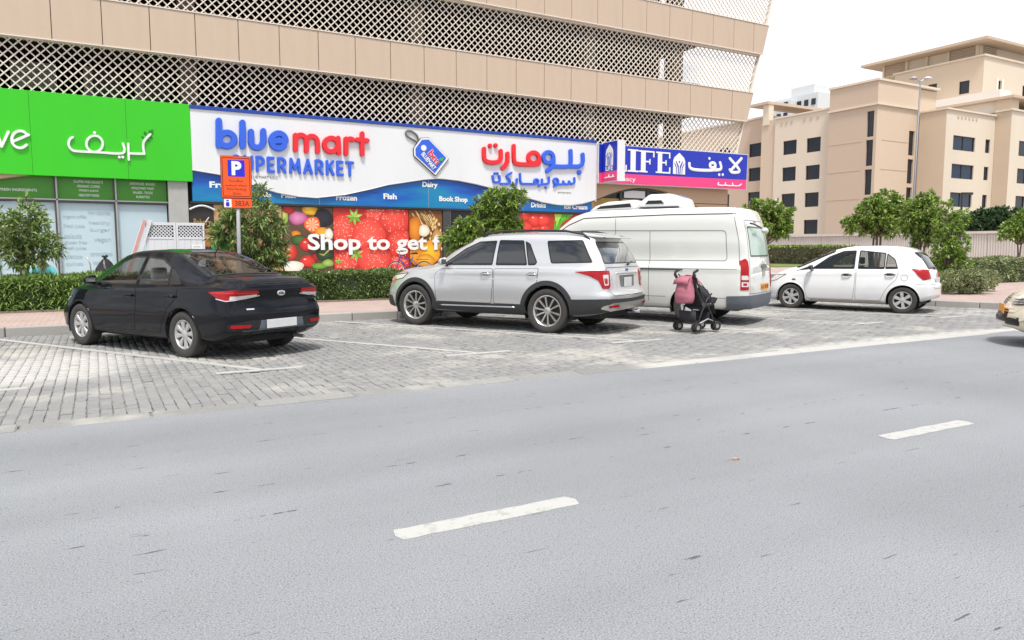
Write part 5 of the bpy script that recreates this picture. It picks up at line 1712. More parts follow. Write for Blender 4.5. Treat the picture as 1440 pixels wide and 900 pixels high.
def seat(car, x_, y_, z_, m='interior', h_=.62, w_=.25):
    mb = MB()
    mb.hexa([(x_ - .05, y_ - w_, z_), (x_ + .5, y_ - w_, z_ + .04), (x_ + .5, y_ + w_, z_ + .04), (x_ - .05, y_ + w_, z_), (x_ - .05, y_ - w_, z_ + .14), (x_ + .5, y_ - w_, z_ + .2), (x_ + .5, y_ + w_, z_ + .2), (x_ - .05, y_ + w_, z_ + .14)])
    o = mb.build('seat', m, car.root, bevel=.04, smooth=True)
    mb = MB()
    mb.hexa([(x_ - .12, y_ - w_, z_ + .1), (x_ + .06, y_ - w_, z_ + .1), (x_ + .06, y_ + w_, z_ + .1), (x_ - .12, y_ + w_, z_ + .1), (x_ - .26, y_ - w_ * .8, z_ + h_), (x_ - .15, y_ - w_ * .8, z_ + h_), (x_ - .15, y_ + w_ * .8, z_ + h_), (x_ - .26, y_ + w_ * .8, z_ + h_)])
    mb.build('seat_back', m, o, bevel=.04, smooth=True)
    MB().box(x_ - .27, x_ - .18, y_ - .12, y_ + .12, z_ + h_ + .04, z_ + h_ + .21).build('headrest', m, o, bevel=.035, smooth=True)
def mirror(car, x_, z_, sg, m, size=(.11, .10, .085)):
    p, n_ = car.hit('L' if sg > 0 else 'R', x_, z_, 0)
    a, b, c = size
    mb = MB()
    y0, y1 = p.y + sg * .07, p.y + sg * .26
    lo, hi = z_ - c * .3, z_ + c * 1.5
    vs = [(x_ - .03, y0, lo), (x_ + .09, y0, lo + .02), (x_ + .09, y0, hi - .03), (x_ - .03, y0, hi),
          (x_ - .03, y1, lo + .02), (x_ + .05, y1 - sg * .02, lo + .05), (x_ + .05, y1 - sg * .02, hi - .06), (x_ - .03, y1, hi - .03)]
    mb.hexa([vs[0], vs[1], vs[2], vs[3], vs[4], vs[5], vs[6], vs[7]])
    o = mb.build('mirror', m, car.root, bevel=.025, smooth=True)
    MB().tube([(p.x, p.y - sg * .02, z_ - .02), (x_ + .03, y0 + sg * .03, z_ + .02)], [.03, .025], 8).build('mirror_stalk', 'trim_black', o, smooth=True)
    MB().box(x_ - .036, x_ - .0305, min(y0, y1) + .025, max(y0, y1) - .025, lo + .04, hi - .05).build('mirror_glass', 'chrome', o)
def plate(car, view, a, b, w_, h_, m, tilt=0.0, off=.012):
    p, n_ = car.hit(view, a, b, off)
    d, u, v = [Vector(q) for q in VIEWS[view]]
    mb = MB()
    pts = []
    for dn in (0, .008):
        for su, sv in ((-1, -1), (1, -1), (1, 1), (-1, 1)):
            pts.append(p + u * su * w_ / 2 + v * sv * h_ / 2 - d * dn + d * (tilt * (sv)))
    mb.hexa(pts)
    return mb.build('number_plate', m, car.root, bevel=.003, bseg=1)
# ------------------------------------------------------------ black saloon
SEDAN = dict(x0=-.93, x1=3.45, wb=2.58, rw=.312, ra=.362, wmx=.8625, gz=.2, lipz=.25, dr=.085,
    zt=[(-.93, .985), (-.86, 1.045), (-.7, 1.07), (-.40, 1.085), (-.15, 1.17), (.25, 1.325), (.6, 1.415), (1.05, 1.45), (1.45, 1.435), (1.75, 1.38), (2.1, 1.215), (2.5, 1.02), (2.62, .985), (3.0, .90), (3.25, .80), (3.38, .70), (3.45, .58)],
    zs=[(-.93, .90), (-.6, .935), (0, .945), (1, .92), (2, .89), (2.6, .87), (3.1, .76), (3.35, .62), (3.45, .5)],
    zb=[(-.93, .34), (-.7, .26), (-.4, .22), (2.9, .2), (3.3, .22), (3.45, .28)],
    wm=[(-.93, .70), (-.87, .765), (-.65, .82), (-.2, .855), (1, .8625), (2.4, .855), (2.9, .83), (3.2, .76), (3.38, .64), (3.45, .52)],
    ws=[(-.93, .67), (-.8, .74), (-.4, .79), (.3, .815), (1.3, .825), (2.3, .81), (2.8, .77), (3.2, .66), (3.45, .45)],
    wr=[(-.93, .56), (-.6, .63), (-.3, .62), (.3, .565), (1, .56), (1.7, .565), (2.2, .64), (2.6, .70), (3.1, .60), (3.45, .38)],
    tail=[(.25, .09), (.42, .0), (.60, .0), (.68, .035), (.80, .05), (.95, .0), (1.1, 0)], xw=-.55, bulge_r=.07)
c = Car('parked_car', 'black four-door saloon car parked nose-in beside the orange parking sign', 'car', SEDAN, 'paint_black', (1.71, 11.07), 62, 'cars parked in the angled bays')
for v in ('L', 'R'):
    c.window('window', v, [(2.20, .935), (1.10, .95), (1.15, 1.345), (1.43, 1.345), (1.70, 1.27)], 'glass_clear', .024)
    c.window('window', v, [(1.04, .95), (.34, .963), (.47, 1.21), (.72, 1.315), (1.09, 1.345)], 'glass_clear', .024)
    c.window('window', v, [(.325, .965), (.06, .975), (.20, 1.07), (.455, 1.20)], 'trim_black', .016, .01)
    c.door(v, [(2.26, .42), (2.20, .31), (1.10, .31), (1.05, .60), (1.07, .905), (2.16, .885), (2.28, .80)], (1.24, .80), 'paint_black')
    c.door(v, [(1.03, .60), (1.08, .31), (.50, .31), (.42, .48), (.30, .66), (.14, .78), (.10, .925), (1.05, .908)], (.26, .815), 'paint_black')
    c.line('crease', v, [(3.0, .70), (2.0, .745), (.6, .765), (-.4, .80)], .012, .004, 'paint_black')
    b = v == 'L'
    cv = 'BL' if b else 'BR'
    tl = c.panel('tail_lamp', cv, rounded([(.19, .893), (-.12, .918), (-.43, .908), (-.42, .852), (-.25, .812), (-.05, .782), (.05, .81)], .02), .012, 'lamp_red', cell=.04, skirt=.014)
    c.panel('lamp_lens', cv, rounded([(-.10, .845), (-.40, .865), (-.40, .845), (-.24, .815), (-.09, .795)], .01), .016, 'lamp_white', tl, cell=.04)
    c.line('lamp_band', cv, [(.14, .885), (-.1, .885), (-.40, .882)], .016, .0135, 'bike_red', tl)
    c.line('lamp_edge', cv, [(.08, .81), (-.05, .779), (-.25, .808), (-.43, .848)], .012, .015, 'chrome', tl)
    rf = c.panel('reflector', cv, rounded([(-.10, .435), (-.32, .43), (-.34, .47), (-.10, .475)], .012), .012, 'lamp_red', cell=.05, skirt=.012)
    c.panel('reflector_bezel', cv, rounded([(-.06, .40), (-.42, .395), (-.45, .52), (-.36, .53), (-.16, .50), (-.06, .49)], .02), .006, 'trim_black', rf, cell=.05)
    mirror(c, 2.08, .955, 1 if b else -1, 'paint_black')
    c.window('headlamp', 'FL' if b else 'FR', [(1.45, .74), (1.95, .70), (2.1, .64), (1.95, .58), (1.6, .64)], 'lamp_clear', .012, .02, cut=False)
c.window('rear_window', 'BT', [(-.60, .415), (.60, .415), (.50, 1.27), (-.50, 1.27)], 'glass_mid', .035, .06)
c.window('windscreen', 'FT', [(-.68, -1.37), (.68, -1.37), (.56, -.58), (-.56, -.58)], 'glass_clear', .035, .06)
for q in range(9):
    pass
tr = c.ring('boot_gap', 'B', rounded([(-.60, 1.0), (.60, 1.0), (.58, .72), (.50, .60), (-.50, .60), (-.58, .72)], .06), inset(rounded([(-.60, 1.0), (.60, 1.0), (.58, .72), (.50, .60), (-.50, .60), (-.58, .72)], .06), .008), .003, 'seam')
df = c.panel('diffuser', 'B', rounded([(-.52, .27), (.52, .27), (.46, .385), (-.46, .385)], .03), .008, 'trim_black', skirt=.01)
for yy in (-.28, -.1, .1, .28):
    c.line('diffuser_fin', 'B', [(yy, .28), (yy, .375)], .02, .016, 'cladding_black', df)
c.panel('bumper_trim', 'B', rounded([(-.62, .385), (.62, .385), (.58, .52), (-.58, .52)], .03), .004, 'bumper_grey', cell=.06)
np_ = plate(c, 'B', 0.03, .465, .50, .115, 'plate_white', off=.014)
em_p, _ = c.hit('B', 0.0, .865, .006)
eo = MB().lathe([(.001, -.012), (.055, -.012), (.068, -.006), (.068, .004)], 24, 'x').build('emblem', 'chrome', c.root, loc=em_p, smooth='auto')
eo.scale = (1, 1, .55)
t_ = text_on('KIA', -.042, .042, -.03, .03, 0, 'trim_black', eo, depth=.004, offset=.02, face=((-.0125, 0, 0), (0, -1, 0), (0, 0, 1), (-1, 0, 0)))
ant = c.hit('T', .42, 0.0, 0)[0]
MB().tube([ant, ant + Vector((-.17, 0, .20))], [.008, .004], 6).build('antenna', 'trim_black', c.root)
c.panel('badge', 'B', [(.42, .66), (.53, .66), (.53, .68), (.42, .68)], .004, 'chrome')
MB().tube([(-.72, -.42, .24), (-.93, -.42, .23)], .025, 8).build('exhaust', 'alu', c.root)
for (sx, sy) in ((1.45, .37), (1.45, -.37)): seat(c, sx, sy, .35, 'interior_light')
MB().box(.25, .75, -.6, .6, .35, .55).build('rear_bench', 'interior', c.root, bevel=.05)
MB().hexa([(.2, -.6, .5), (.36, -.6, .5), (.36, .6, .5), (.2, .6, .5), (.02, -.55, .98), (.14, -.55, .98), (.14, .55, .98), (.02, .55, .98)]).build('bench_back', 'interior', c.root, bevel=.04)
MB().box(-.38, .06, -.58, .58, .93, .97).build('parcel_shelf', 'interior', c.root)
for i, (a_, b_) in enumerate(((-.5, -.28), (-.2, .05), (.15, .42))):
    MB().hexa([(-.3, a_, .975), (-.05, a_, .975), (-.05, b_, .975), (-.3, b_, .975), (-.24, a_ + .03, 1.05), (-.1, a_ + .03, 1.06), (-.1, b_ - .03, 1.06), (-.24, b_ - .03, 1.05)]).build('shelf_item', 'interior_light', c.root, bevel=.02)
MB().hexa([(2.0, -.66, .6), (2.42, -.66, .6), (2.42, .66, .6), (2.0, .66, .6), (2.05, -.62, .93), (2.45, -.62, .97), (2.45, .62, .97), (2.05, .62, .93)]).build('dashboard', 'interior', c.root, bevel=.04)
c.finish(); c.arch_lip(.012); c.wheels('petal', .2, .19, .745)

# ------------------------------------------------------------ silver SUV
SUV = dict(x0=-1.10, x1=3.78, wb=2.86, rw=.385, ra=.45, wmx=.985, gz=.26, lipz=.30, dr=.10,
    zt=[(-1.10, 1.66), (-.9, 1.70), (-.4, 1.735), (.5, 1.755), (1.2, 1.74), (1.6, 1.68), (2.0, 1.49), (2.45, 1.22), (2.6, 1.15), (3.2, 1.08), (3.55, 1.0), (3.70, .88), (3.78, .72)],
    zs=[(-1.10, 1.10), (0, 1.12), (1.5, 1.10), (2.5, 1.06), (3.2, .99), (3.6, .86), (3.78, .6)],
    zb=[(-1.10, .42), (-.9, .35), (-.5, .30), (3.2, .28), (3.6, .31), (3.78, .38)],
    wm=[(-1.10, .82), (-1.0, .90), (-.8, .95), (-.3, .985), (1.2, .985), (2.6, .98), (3.2, .94), (3.55, .84), (3.70, .72), (3.78, .6)],
    ws=[(-1.10, .80), (-1.0, .87), (-.6, .92), (.5, .94), (1.8, .94), (2.6, .91), (3.2, .85), (3.6, .72), (3.78, .5)],
    wr=[(-1.10, .64), (-.9, .69), (0, .72), (1.2, .72), (1.6, .72), (2.2, .80), (2.6, .82), (3.2, .74), (3.78, .45)],
    tail=[(.3, .10), (.46, .0), (.66, .0), (.74, .06), (1.08, .10), (1.3, .19), (1.62, .37), (1.8, .40)], xw=-.1, bulge_r=.07)
c = Car('parked_suv', 'silver SUV with black wheel arches and roof rails parked beside the white van', 'SUV', SUV, 'paint_silver', (7.57, 11.25), 60, 'cars parked in the angled bays')
for v in ('L', 'R'):
    c.window('window', v, [(2.26, 1.15), (1.14, 1.16), (1.12, 1.60), (1.50, 1.585), (1.80, 1.46)], 'glass_tint', .026)
    c.window('window', v, [(1.07, 1.16), (.42, 1.165), (.56, 1.60), (1.07, 1.61)], 'glass_tint', .024)
    c.window('window', v, [(.40, 1.165), (.26, 1.17), (.23, 1.22), (.42, 1.54), (.53, 1.59)], 'glass_tint', .02, .02)
    c.window('window', v, [(.10, 1.59), (-.56, 1.60), (-.80, 1.22), (-.04, 1.20)], 'glass_tint', .02, .04)
    c.door(v, [(2.34, .52), (2.30, .48), (1.12, .48), (1.09, .8), (1.10, 1.10), (2.26, 1.085), (2.40, .98)], (1.26, 1.0), 'chrome')
    c.door(v, [(1.07, .48), (.50, .48), (.44, .62), (.33, .76), (.20, .86), (.17, 1.12), (1.08, 1.10), (1.07, .8)], (.30, 1.01), 'chrome')
    c.line('crease', v, [(2.5, .93), (1.2, .915), (.1, .925)], .02, .006, 'paint_silver')
    b = v == 'L'; cv = 'BL' if b else 'BR'
    c.panel('sill_cladding', v, rounded([(.40, .30), (2.46, .285), (2.44, .475), (.44, .475)], .02), .012, 'cladding_black', skirt=.02)
    c.bar('sill_strip', v, [(.62, .43), (2.26, .415)], .014, .016, 'chrome')
    c.panel('bumper_cladding', cv, rounded([(-.86, .43), (-.2, .40), (.36, .33), (.40, .60), (-.1, .62), (-.86, .60)], .02), .012, 'cladding_black', cell=.06, skirt=.02)
    sk = c.panel('skid_plate', cv, rounded([(-.86, .44), (-.25, .43), (-.06, .46), (-.10, .50), (-.30, .545), (-.86, .54)], .02), .028, 'alloy', cell=.06, skirt=.02)
    c.panel('reflector', cv, rounded([(-.42, .475), (-.2, .475), (-.2, .51), (-.42, .51)], .01), .034, 'lamp_red', sk, cell=.06)
    tl = c.panel('tail_lamp', cv, rounded([(.30, 1.065), (-.02, 1.09), (-.25, 1.085), (-.26, .82), (-.22, .785), (-.10, .785), (-.03, .92), (.10, 1.0)], .025), .014, 'lamp_red', cell=.04, skirt=.016)
    c.panel('lamp_lens', cv, rounded([(-.10, 1.02), (-.21, 1.02), (-.215, .84), (-.13, .84)], .02), .018, 'lamp_white', tl, cell=.04)
    c.panel('lamp_core', cv, rounded([(-.12, .96), (-.18, .96), (-.185, .87), (-.14, .87)], .012), .021, 'lamp_red', tl, cell=.04)
    mirror(c, 2.14, 1.16, 1 if b else -1, 'paint_silver', (.12, .11, .10))
    sg = 1 if b else -1
    # roof rail
    pts = [c.hit('T', x_, sg * .66, .0)[0] for x_ in (-.66, -.55, -.2, .4, 1.0, 1.35, 1.48)]
    lift = (.0, .045, .06, .06, .06, .045, .0)
    MB().tube([p + Vector((0, 0, l)) for p, l in zip(pts, lift)], .02, 8).build('roof_rail', 'black_metal', c.root, smooth=True)
    hl = c.window('headlamp', 'FL' if b else 'FR', [(1.55, 1.0), (2.05, .92), (2.2, .84), (2.05, .80), (1.65, .88)], 'lamp_clear', .012, .02, cut=False)
    c.panel('marker_lamp', 'L' if b else 'R', rounded([(3.40, .90), (3.52, .86), (3.50, .80), (3.42, .82)], .02), .008, 'lamp_amber', cell=.05)
    c.panel('bumper_corner', 'FL' if b else 'FR', rounded([(1.8, .34), (2.5, .40), (2.5, .55), (1.85, .55)], .03), .012, 'cladding_black', cell=.08, skirt=.02)
c.window('rear_window', 'B', [(-.74, 1.20), (.74, 1.20), (.63, 1.575), (-.63, 1.575)], 'glass_tint', .02, .05)
sp_ = [c.hit('T', -.62, y_, .0)[0] for y_ in (-.62, 0, .62)]
MB().hexa([(-.92, -.58, 1.63), (-.55, -.66, 1.66), (-.55, .66, 1.66), (-.92, .58, 1.63), (-.93, -.57, 1.65), (-.5, -.62, 1.735), (-.5, .62, 1.735), (-.93, .57, 1.65)]).build('spoiler', 'paint_silver', c.root, bevel=.02, smooth=True)
c.panel('number_plate_recess', 'B', rounded([(-.30, .80), (.30, .80), (.33, 1.0), (-.33, 1.0)], .03), .004, 'seam_grey')
plate(c, 'B', 0.02, .88, .34, .16, 'plate_white', off=.012)
c.bar('tailgate_strip', 'B', [(-.45, 1.035), (.45, 1.035)], .016, .01, 'chrome')
eo = MB().lathe([(.001, -.008), (.045, -.008), (.055, -.003), (.055, .004)], 24, 'x').build('emblem', 'trim_blue', c.root, loc=c.hit('B', 0, 1.09, .008)[0], smooth='auto'); eo.scale = (1, 1, .42)
MB().lathe([(.056, -.006), (.064, -.003), (.064, .004), (.056, .004)], 24, 'x').build('emblem_ring', 'chrome', eo, smooth='auto')
gp = rounded([(-.70, .66), (.70, .66), (.76, 1.14), (-.76, 1.14)], .08)
c.ring('tailgate_gap', 'B', gp, inset(gp, .008), .003, 'seam')
o = MB().tube([c.hit('B', -.10, 1.17, .02)[0], c.hit('B', -.36, 1.22, .03)[0]], [.02, .009], 8).build('rear_wiper', 'trim_black', c.root)
for (sx, sy) in ((1.45, .42), (1.45, -.42), (.55, .42), (.55, -.42)): seat(c, sx, sy, .5)
MB().hexa([(2.1, -.8, .8), (2.5, -.8, .8), (2.5, .8, .8), (2.1, .8, .8), (2.15, -.75, 1.12), (2.5, -.75, 1.17), (2.5, .75, 1.17), (2.15, .75, 1.12)]).build('dashboard', 'interior', c.root, bevel=.04)
c.window('windscreen', 'FT', [(-.78, -1.27), (.78, -1.27), (.70, -.36), (-.70, -.36)], 'glass_mid', .035, .06)
c.finish(); c.arch_clad(.075, 'cladding_black'); c.wheels('split', .275, .245, .855)
MB().tube([(-.85, -.55, .34), (-1.12, -.55, .33)], .035, 10).build('exhaust', 'chrome', c.root, smooth=True)

# ------------------------------------------------------------ white van
VAN = dict(x0=-1.10, x1=4.2, wb=3.11, rw=.345, ra=.405, wmx=.94, gz=.26, lipz=.28, dr=.11,
    zt=[(-1.10, 2.225), (-.95, 2.25), (-.6, 2.265), (0, 2.275), (1.5, 2.275), (2.2, 2.26), (2.6, 2.18), (3.2, 1.78), (3.7, 1.36), (3.9, 1.2), (4.1, 1.02), (4.2, .8)],
    zs=[(-1.10, 1.12), (3, 1.12), (3.8, 1.05), (4.1, .85), (4.2, .65)],
    zb=[(-1.10, .34), (-.8, .30), (3.6, .28), (4.2, .34)],
    wm=[(-1.10, .85), (-1.05, .885), (-.95, .92), (-.6, .935), (0, .94), (3.2, .94), (3.8, .90), (4.1, .78), (4.2, .66)],
    ws=[(-1.10, .83), (-1.05, .868), (-.95, .90), (-.6, .918), (0, .925), (3.2, .92), (3.8, .87), (4.1, .74), (4.2, .6)],
    wr=[(-1.10, .73), (-1.05, .755), (-.95, .78), (-.5, .795), (0, .80), (2.3, .80), (2.8, .75), (3.4, .80), (3.9, .80), (4.2, .55)],
    tail=[(.3, .0), (.5, 0), (1.1, .02), (1.6, .09), (2.0, .19), (2.3, .30)], xw=-.35, bulge_r=.05)
c = Car('parked_van', 'white high-roof panel van with roof cooling unit parked between silver SUV and white hatchback', 'van', VAN, 'paint_van', (10.85, 11.25), 62, 'cars parked in the angled bays')
for v in ('L', 'R'):
    b = v == 'L'; cv = 'BL' if b else 'BR'
    c.window('window', v, [(3.50, 1.20), (2.62, 1.20), (2.62, 1.78), (2.85, 1.82), (3.02, 1.74)], 'glass_mid', .03)
    c.door(v, [(3.62, .80), (3.50, .45), (2.56, .45), (2.54, 1.12), (3.60, 1.10)], (2.68, 1.0), 'trim_black', 'seam_grey')
    c.bar('roof_gutter', v, [(-.82, 2.11), (.5, 2.12), (2.35, 2.09), (2.75, 1.95), (3.05, 1.76), (3.3, 1.55)], .010, .002, 'cladding_black')
    po = rounded([(-.70, 1.22), (-.66, 1.80), (.95, 1.82), (2.45, 1.84), (2.45, 1.22)], .08)
    c.ring('side_panel', v, po, inset(po, .012), .003, 'seam_grey')
    pp = c.panel('panel_face', v, inset(po, .03), -.004, 'paint_van', cell=.12)
    for xa, za, xb_, zb_ in ((1.62, 2.06, 1.55, .42), (.86, 1.80, .84, .42)):
        c.line('panel_gap', v, [(xa, za), (xb_, zb_)], .010, .004, 'seam_grey')
    c.bar('door_track', v, [(.15, 1.055), (1.55, 1.055)], .011, .004, 'trim_black')
    c.line('body_crease', v, [(3.4, 1.075), (-.9, 1.065)], .008, .003, 'seam_grey')
    c.line('body_crease', v, [(2.6, .52), (.48, .52)], .008, .003, 'seam_grey')
    c.line('body_crease', v, [(-.42, .52), (-.72, .52)], .008, .003, 'seam_grey')
    c.line('panel_gap', v, [(-.93, 1.10), (-.90, 1.6), (-.80, 2.05)], .010, .004, 'seam_grey')
    c.panel('bumper', cv, rounded([(-.84, .33), (-.1, .33), (.12, .30), (.15, .56), (-.1, .575), (-.84, .575)], .02), .022, 'bumper_grey', cell=.07, skirt=.03)
    tl = c.panel('tail_lamp', cv, rounded([(-.04, .68), (-.19, .68), (-.195, 1.22), (-.15, 1.27), (-.05, 1.22)], .02), .012, 'lamp_red', cell=.05, skirt=.014)
    c.panel('lamp_lens', cv, rounded([(-.06, .87), (-.175, .87), (-.175, .95), (-.06, .95)], .012), .016, 'lamp_white', tl, cell=.05)
    c.panel('lamp_lens', cv, rounded([(-.06, .74), (-.175, .74), (-.175, .83), (-.06, .83)], .012), .016, 'lamp_white', tl, cell=.05)
    c.panel('lamp_core', cv, rounded([(-.085, .765), (-.15, .765), (-.15, .81), (-.085, .81)], .01), .019, 'lamp_red', tl, cell=.05)
    mirror(c, 3.4, 1.25, 1 if b else -1, 'trim_black', (.12, .11, .13))
    c.window('headlamp', 'FL' if b else 'FR', [(2.05, 1.0), (2.4, .95), (2.45, .8), (2.1, .8)], 'lamp_clear', .012, .02, cut=False)
c.window('rear_window', 'B', [(-.66, 1.30), (.66, 1.30), (.60, 1.88), (-.60, 1.88)], 'van_film', .03, .07, 'trim_black', cut=False)
gp = rounded([(-.76, .60), (.76, .60), (.74, 1.3), (.66, 2.0), (-.66, 2.0), (-.74, 1.3)], .06)
c.ring('tailgate_gap', 'B', gp, inset(gp, .010), .003, 'seam_grey')
pl = plate(c, 'B', -.16, .715, .52, .125, 'plate_orange', off=.012)
p_ = c.hit('B', -.16, .715, .0215)[0]
o = text_on('K1 149 30', -.23, .23, -.04, .04, 0, 'ink_brown', None, depth=.002, offset=.02, face=(p_, (0, -1, 0), (0, 0, 1), (-1, 0, 0))); o.parent = pl
pr_ = c.panel('plate_recess', 'B', rounded([(-.02, .92), (-.24, .92), (-.24, 1.10), (-.02, 1.10)], .02), .006, 'concrete_grey', cell=.06)
c.panel('tailgate_handle', 'B', rounded([(.08, 1.08), (-.32, 1.08), (-.32, 1.15), (.08, 1.15)], .02), .022, 'seam_grey', pr_, cell=.06, skirt=.02)
c.panel('emblem', 'B', rounded([(-.08, 1.19), (-.16, 1.19), (-.12, 1.27)], .02), .008, 'chrome', cell=.05)
c.panel('badge', 'B', [(.52, 1.0), (.66, 1.0), (.66, 1.02), (.52, 1.02)], .004, 'chrome')
c.panel('brake_lamp', 'B', rounded([(-.10, 1.965), (.10, 1.965), (.10, 1.99), (-.10, 1.99)], .008), .01, 'lamp_red', cell=.06)
a_, _ = c.hit('B', .44, 1.93, .03); b_, _ = c.hit('B', .0, 1.83, .10)
wm_ = MB().tube([a_, a_ + Vector((-.08, 0, -.02)), b_], .018, 6).build('rear_mirror_arm', 'trim_black', c.root)
MB().lathe([(.001, -.12), (.05, -.09), (.065, 0), (.05, .09), (.001, .12)], 14, 'y').build('rear_mirror', 'paint_van', wm_, loc=b_ + Vector((-.03, -.14, -.05)), smooth=True)
# roof cooling unit
def loft_box(name, prof, y0, m, par, bevel=.05):
    mb = MB()
    poly = prof
    mb.prism(poly, -y0, y0, 'y')
    return mb.build(name, m, par, bevel=bevel, bseg=3, smooth='auto')
ac = loft_box('roof_unit', [(1.30, 2.27), (2.42, 2.24), (2.25, 2.36), (1.95, 2.44), (1.32, 2.46)], .52, 'paint_white', c.root)
for s_ in (1, -1):
    MB().prism([(2.22, 2.29), (2.12, 2.35), (1.45, 2.39), (1.42, 2.31)], s_ * .515, s_ * .535, 'y').build('vent', 'trim_black', ac)
ac2 = loft_box('roof_unit', [(.38, 2.27), (1.27, 2.275), (1.22, 2.44), (1.05, 2.56), (.62, 2.56), (.45, 2.47)], .50, 'paint_white', c.root)
for s_ in (1, -1):
    MB().prism([(.72, 2.36), (1.12, 2.36), (1.06, 2.43), (.78, 2.43)], s_ * .49, s_ * .512, 'y').build('vent', 'trim_black', ac2)
    MB().box(.4, 1.25, s_ * .505 - .01, s_ * .505 + .01, 2.275, 2.30).build('skirt', 'black_metal', ac2)
MB().hexa([(3.2, -.8, .8), (3.6, -.8, .8), (3.6, .8, .8), (3.2, .8, .8), (3.2, -.75, 1.12), (3.6, -.75, 1.17), (3.6, .75, 1.17), (3.2, .75, 1.12)]).build('dashboard', 'interior', c.root, bevel=.04)
for (sx, sy) in ((2.75, .45), (2.75, -.45)): seat(c, sx, sy, .7)
c.window('windscreen', 'FT', [(-.78, -2.16), (.78, -2.16), (.70, -.95), (-.70, -.95)], 'glass_mid', .035, .06)
c.finish(); c.arch_lip(.012); c.wheels('steel', .19, .195, .80)

# ------------------------------------------------------------ white hatchback
HATCH = dict(x0=-.56, x1=3.2, wb=2.46, rw=.297, ra=.345, wmx=.847, gz=.19, lipz=.22, dr=.085,
    zt=[(-.56, 1.36), (-.4, 1.43), (0, 1.50), (.6, 1.53), (1.1, 1.52), (1.5, 1.45), (2.0, 1.22), (2.4, 1.03), (2.6, .97), (2.9, .86), (3.1, .72), (3.2, .55)],
    zs=[(-.56, .93), (0, .96), (1, .94), (2, .91), (2.5, .88), (2.9, .76), (3.1, .62), (3.2, .45)],
    zb=[(-.56, .33), (-.3, .24), (0, .2), (2.7, .19), (3.1, .22), (3.2, .27)],
    wm=[(-.56, .68), (-.46, .765), (-.25, .82), (.3, .847), (1.5, .847), (2.4, .84), (2.8, .79), (3.05, .66), (3.2, .46)],
    ws=[(-.56, .65), (-.46, .73), (-.2, .78), (.5, .80), (1.5, .80), (2.3, .78), (2.7, .72), (3.05, .58), (3.2, .38)],
    wr=[(-.56, .52), (-.3, .56), (.3, .575), (1, .575), (1.5, .58), (2.0, .64), (2.5, .70), (2.9, .58), (3.2, .32)],
    tail=[(.25, .08), (.42, 0), (.62, .0), (.70, .06), (.95, .10), (1.2, .23), (1.4, .34), (1.55, .38)], xw=.15, bulge_r=.07)
c = Car('parked_car', 'white five-door hatchback parked at the end of the row beside the bushes', 'car', HATCH, 'paint_white', (16.55, 10.5), 67, 'cars parked in the angled bays')
for v in ('L', 'R'):
    b = v == 'L'; cv = 'BL' if b else 'BR'
    c.window('window', v, [(2.02, .97), (1.04, .985), (1.04, 1.415), (1.32, 1.405), (1.64, 1.27)], 'glass_mid', .026)
    c.window('window', v, [(.97, .985), (.40, .99), (.40, 1.36), (.97, 1.42)], 'glass_mid', .024, .03)
    c.window('window', v, [(.39, .99), (.12, 1.0), (.20, 1.22), (.38, 1.355)], 'glass_mid', .02, .03)
    c.window('mirror_triangle', v, [(2.36, .92), (2.04, .965), (2.0, 1.07)], 'trim_black', .012, .01, cut=False)
    c.door(v, [(2.12, .42), (2.06, .27), (1.04, .27), (1.01, .62), (1.01, .945), (2.0, .925), (2.14, .80)], (1.20, .845), 'trim_black', 'seam_grey')
    c.door(v, [(.99, .27), (.46, .27), (.39, .44), (.28, .62), (.14, .76), (.10, .965), (.99, .945)], (.28, .87), 'trim_black', 'seam_grey')
    c.panel('side_repeater', v, rounded([(2.36, .70), (2.44, .70), (2.44, .73), (2.36, .73)], .01), .008, 'trim_black', cell=.05)
    fo = circ(-.02, .80, .07, .07, 16)
    c.ring('fuel_flap', v, fo, inset(fo, .006), .003, 'seam_grey') if b else None
    tl = c.panel('tail_lamp', cv, rounded([(.43, 1.0), (.12, .985), (.01, .79), (.26, .755), (.34, .84)], .02), .012, 'lamp_red', cell=.05, skirt=.014)
    c.panel('lamp_lens', cv, rounded([(.26, .88), (.07, .87), (.02, .80), (.24, .77)], .015), .016, 'lamp_white', tl, cell=.05) if False else None
    mirror(c, 1.98, .96, 1 if b else -1, 'trim_black')
    c.window('headlamp', 'FL' if b else 'FR', [(1.30, .84), (1.75, .80), (2.05, .66), (1.85, .60), (1.5, .68)], 'lamp_clear', .012, .03, cut=False)
c.window('rear_window', 'B', [(-.58, 1.0), (.58, 1.0), (.54, 1.38), (-.54, 1.38)], 'glass_mid', .035, .05)
gp = rounded([(-.55, .56), (.55, .56), (.60, .98), (-.60, .98)], .06)
c.ring('tailgate_gap', 'B', gp, inset(gp, .008), .003, 'seam_grey')
plate(c, 'B', 0, .74, .50, .115, 'plate_white')
c.line('bumper_gap', 'BL', [(.38, .66), (.0, .66), (-.3, .66)], .008, .003, 'seam_grey')
MB().tube([c.hit('B', 0, 1.0, .02)[0], c.hit('B', .25, 1.04, .03)[0]], [.02, .008], 8).build('rear_wiper', 'trim_black', c.root)
for (sx, sy) in ((1.35, .37), (1.35, -.37)): seat(c, sx, sy, .42)
MB().box(.15, .65, -.58, .58, .4, .58).build('rear_bench', 'interior', c.root, bevel=.05)
MB().hexa([(.1, -.58, .55), (.26, -.58, .55), (.26, .58, .55), (.1, .58, .55), (-.05, -.55, 1.02), (.08, -.55, 1.02), (.08, .55, 1.02), (-.05, .55, 1.02)]).build('bench_back', 'interior', c.root, bevel=.04)
MB().hexa([(1.95, -.62, .65), (2.35, -.62, .65), (2.35, .62, .65), (1.95, .62, .65), (2.0, -.6, .95), (2.38, -.6, .98), (2.38, .6, .98), (2.0, .6, .95)]).build('dashboard', 'interior', c.root, bevel=.04)
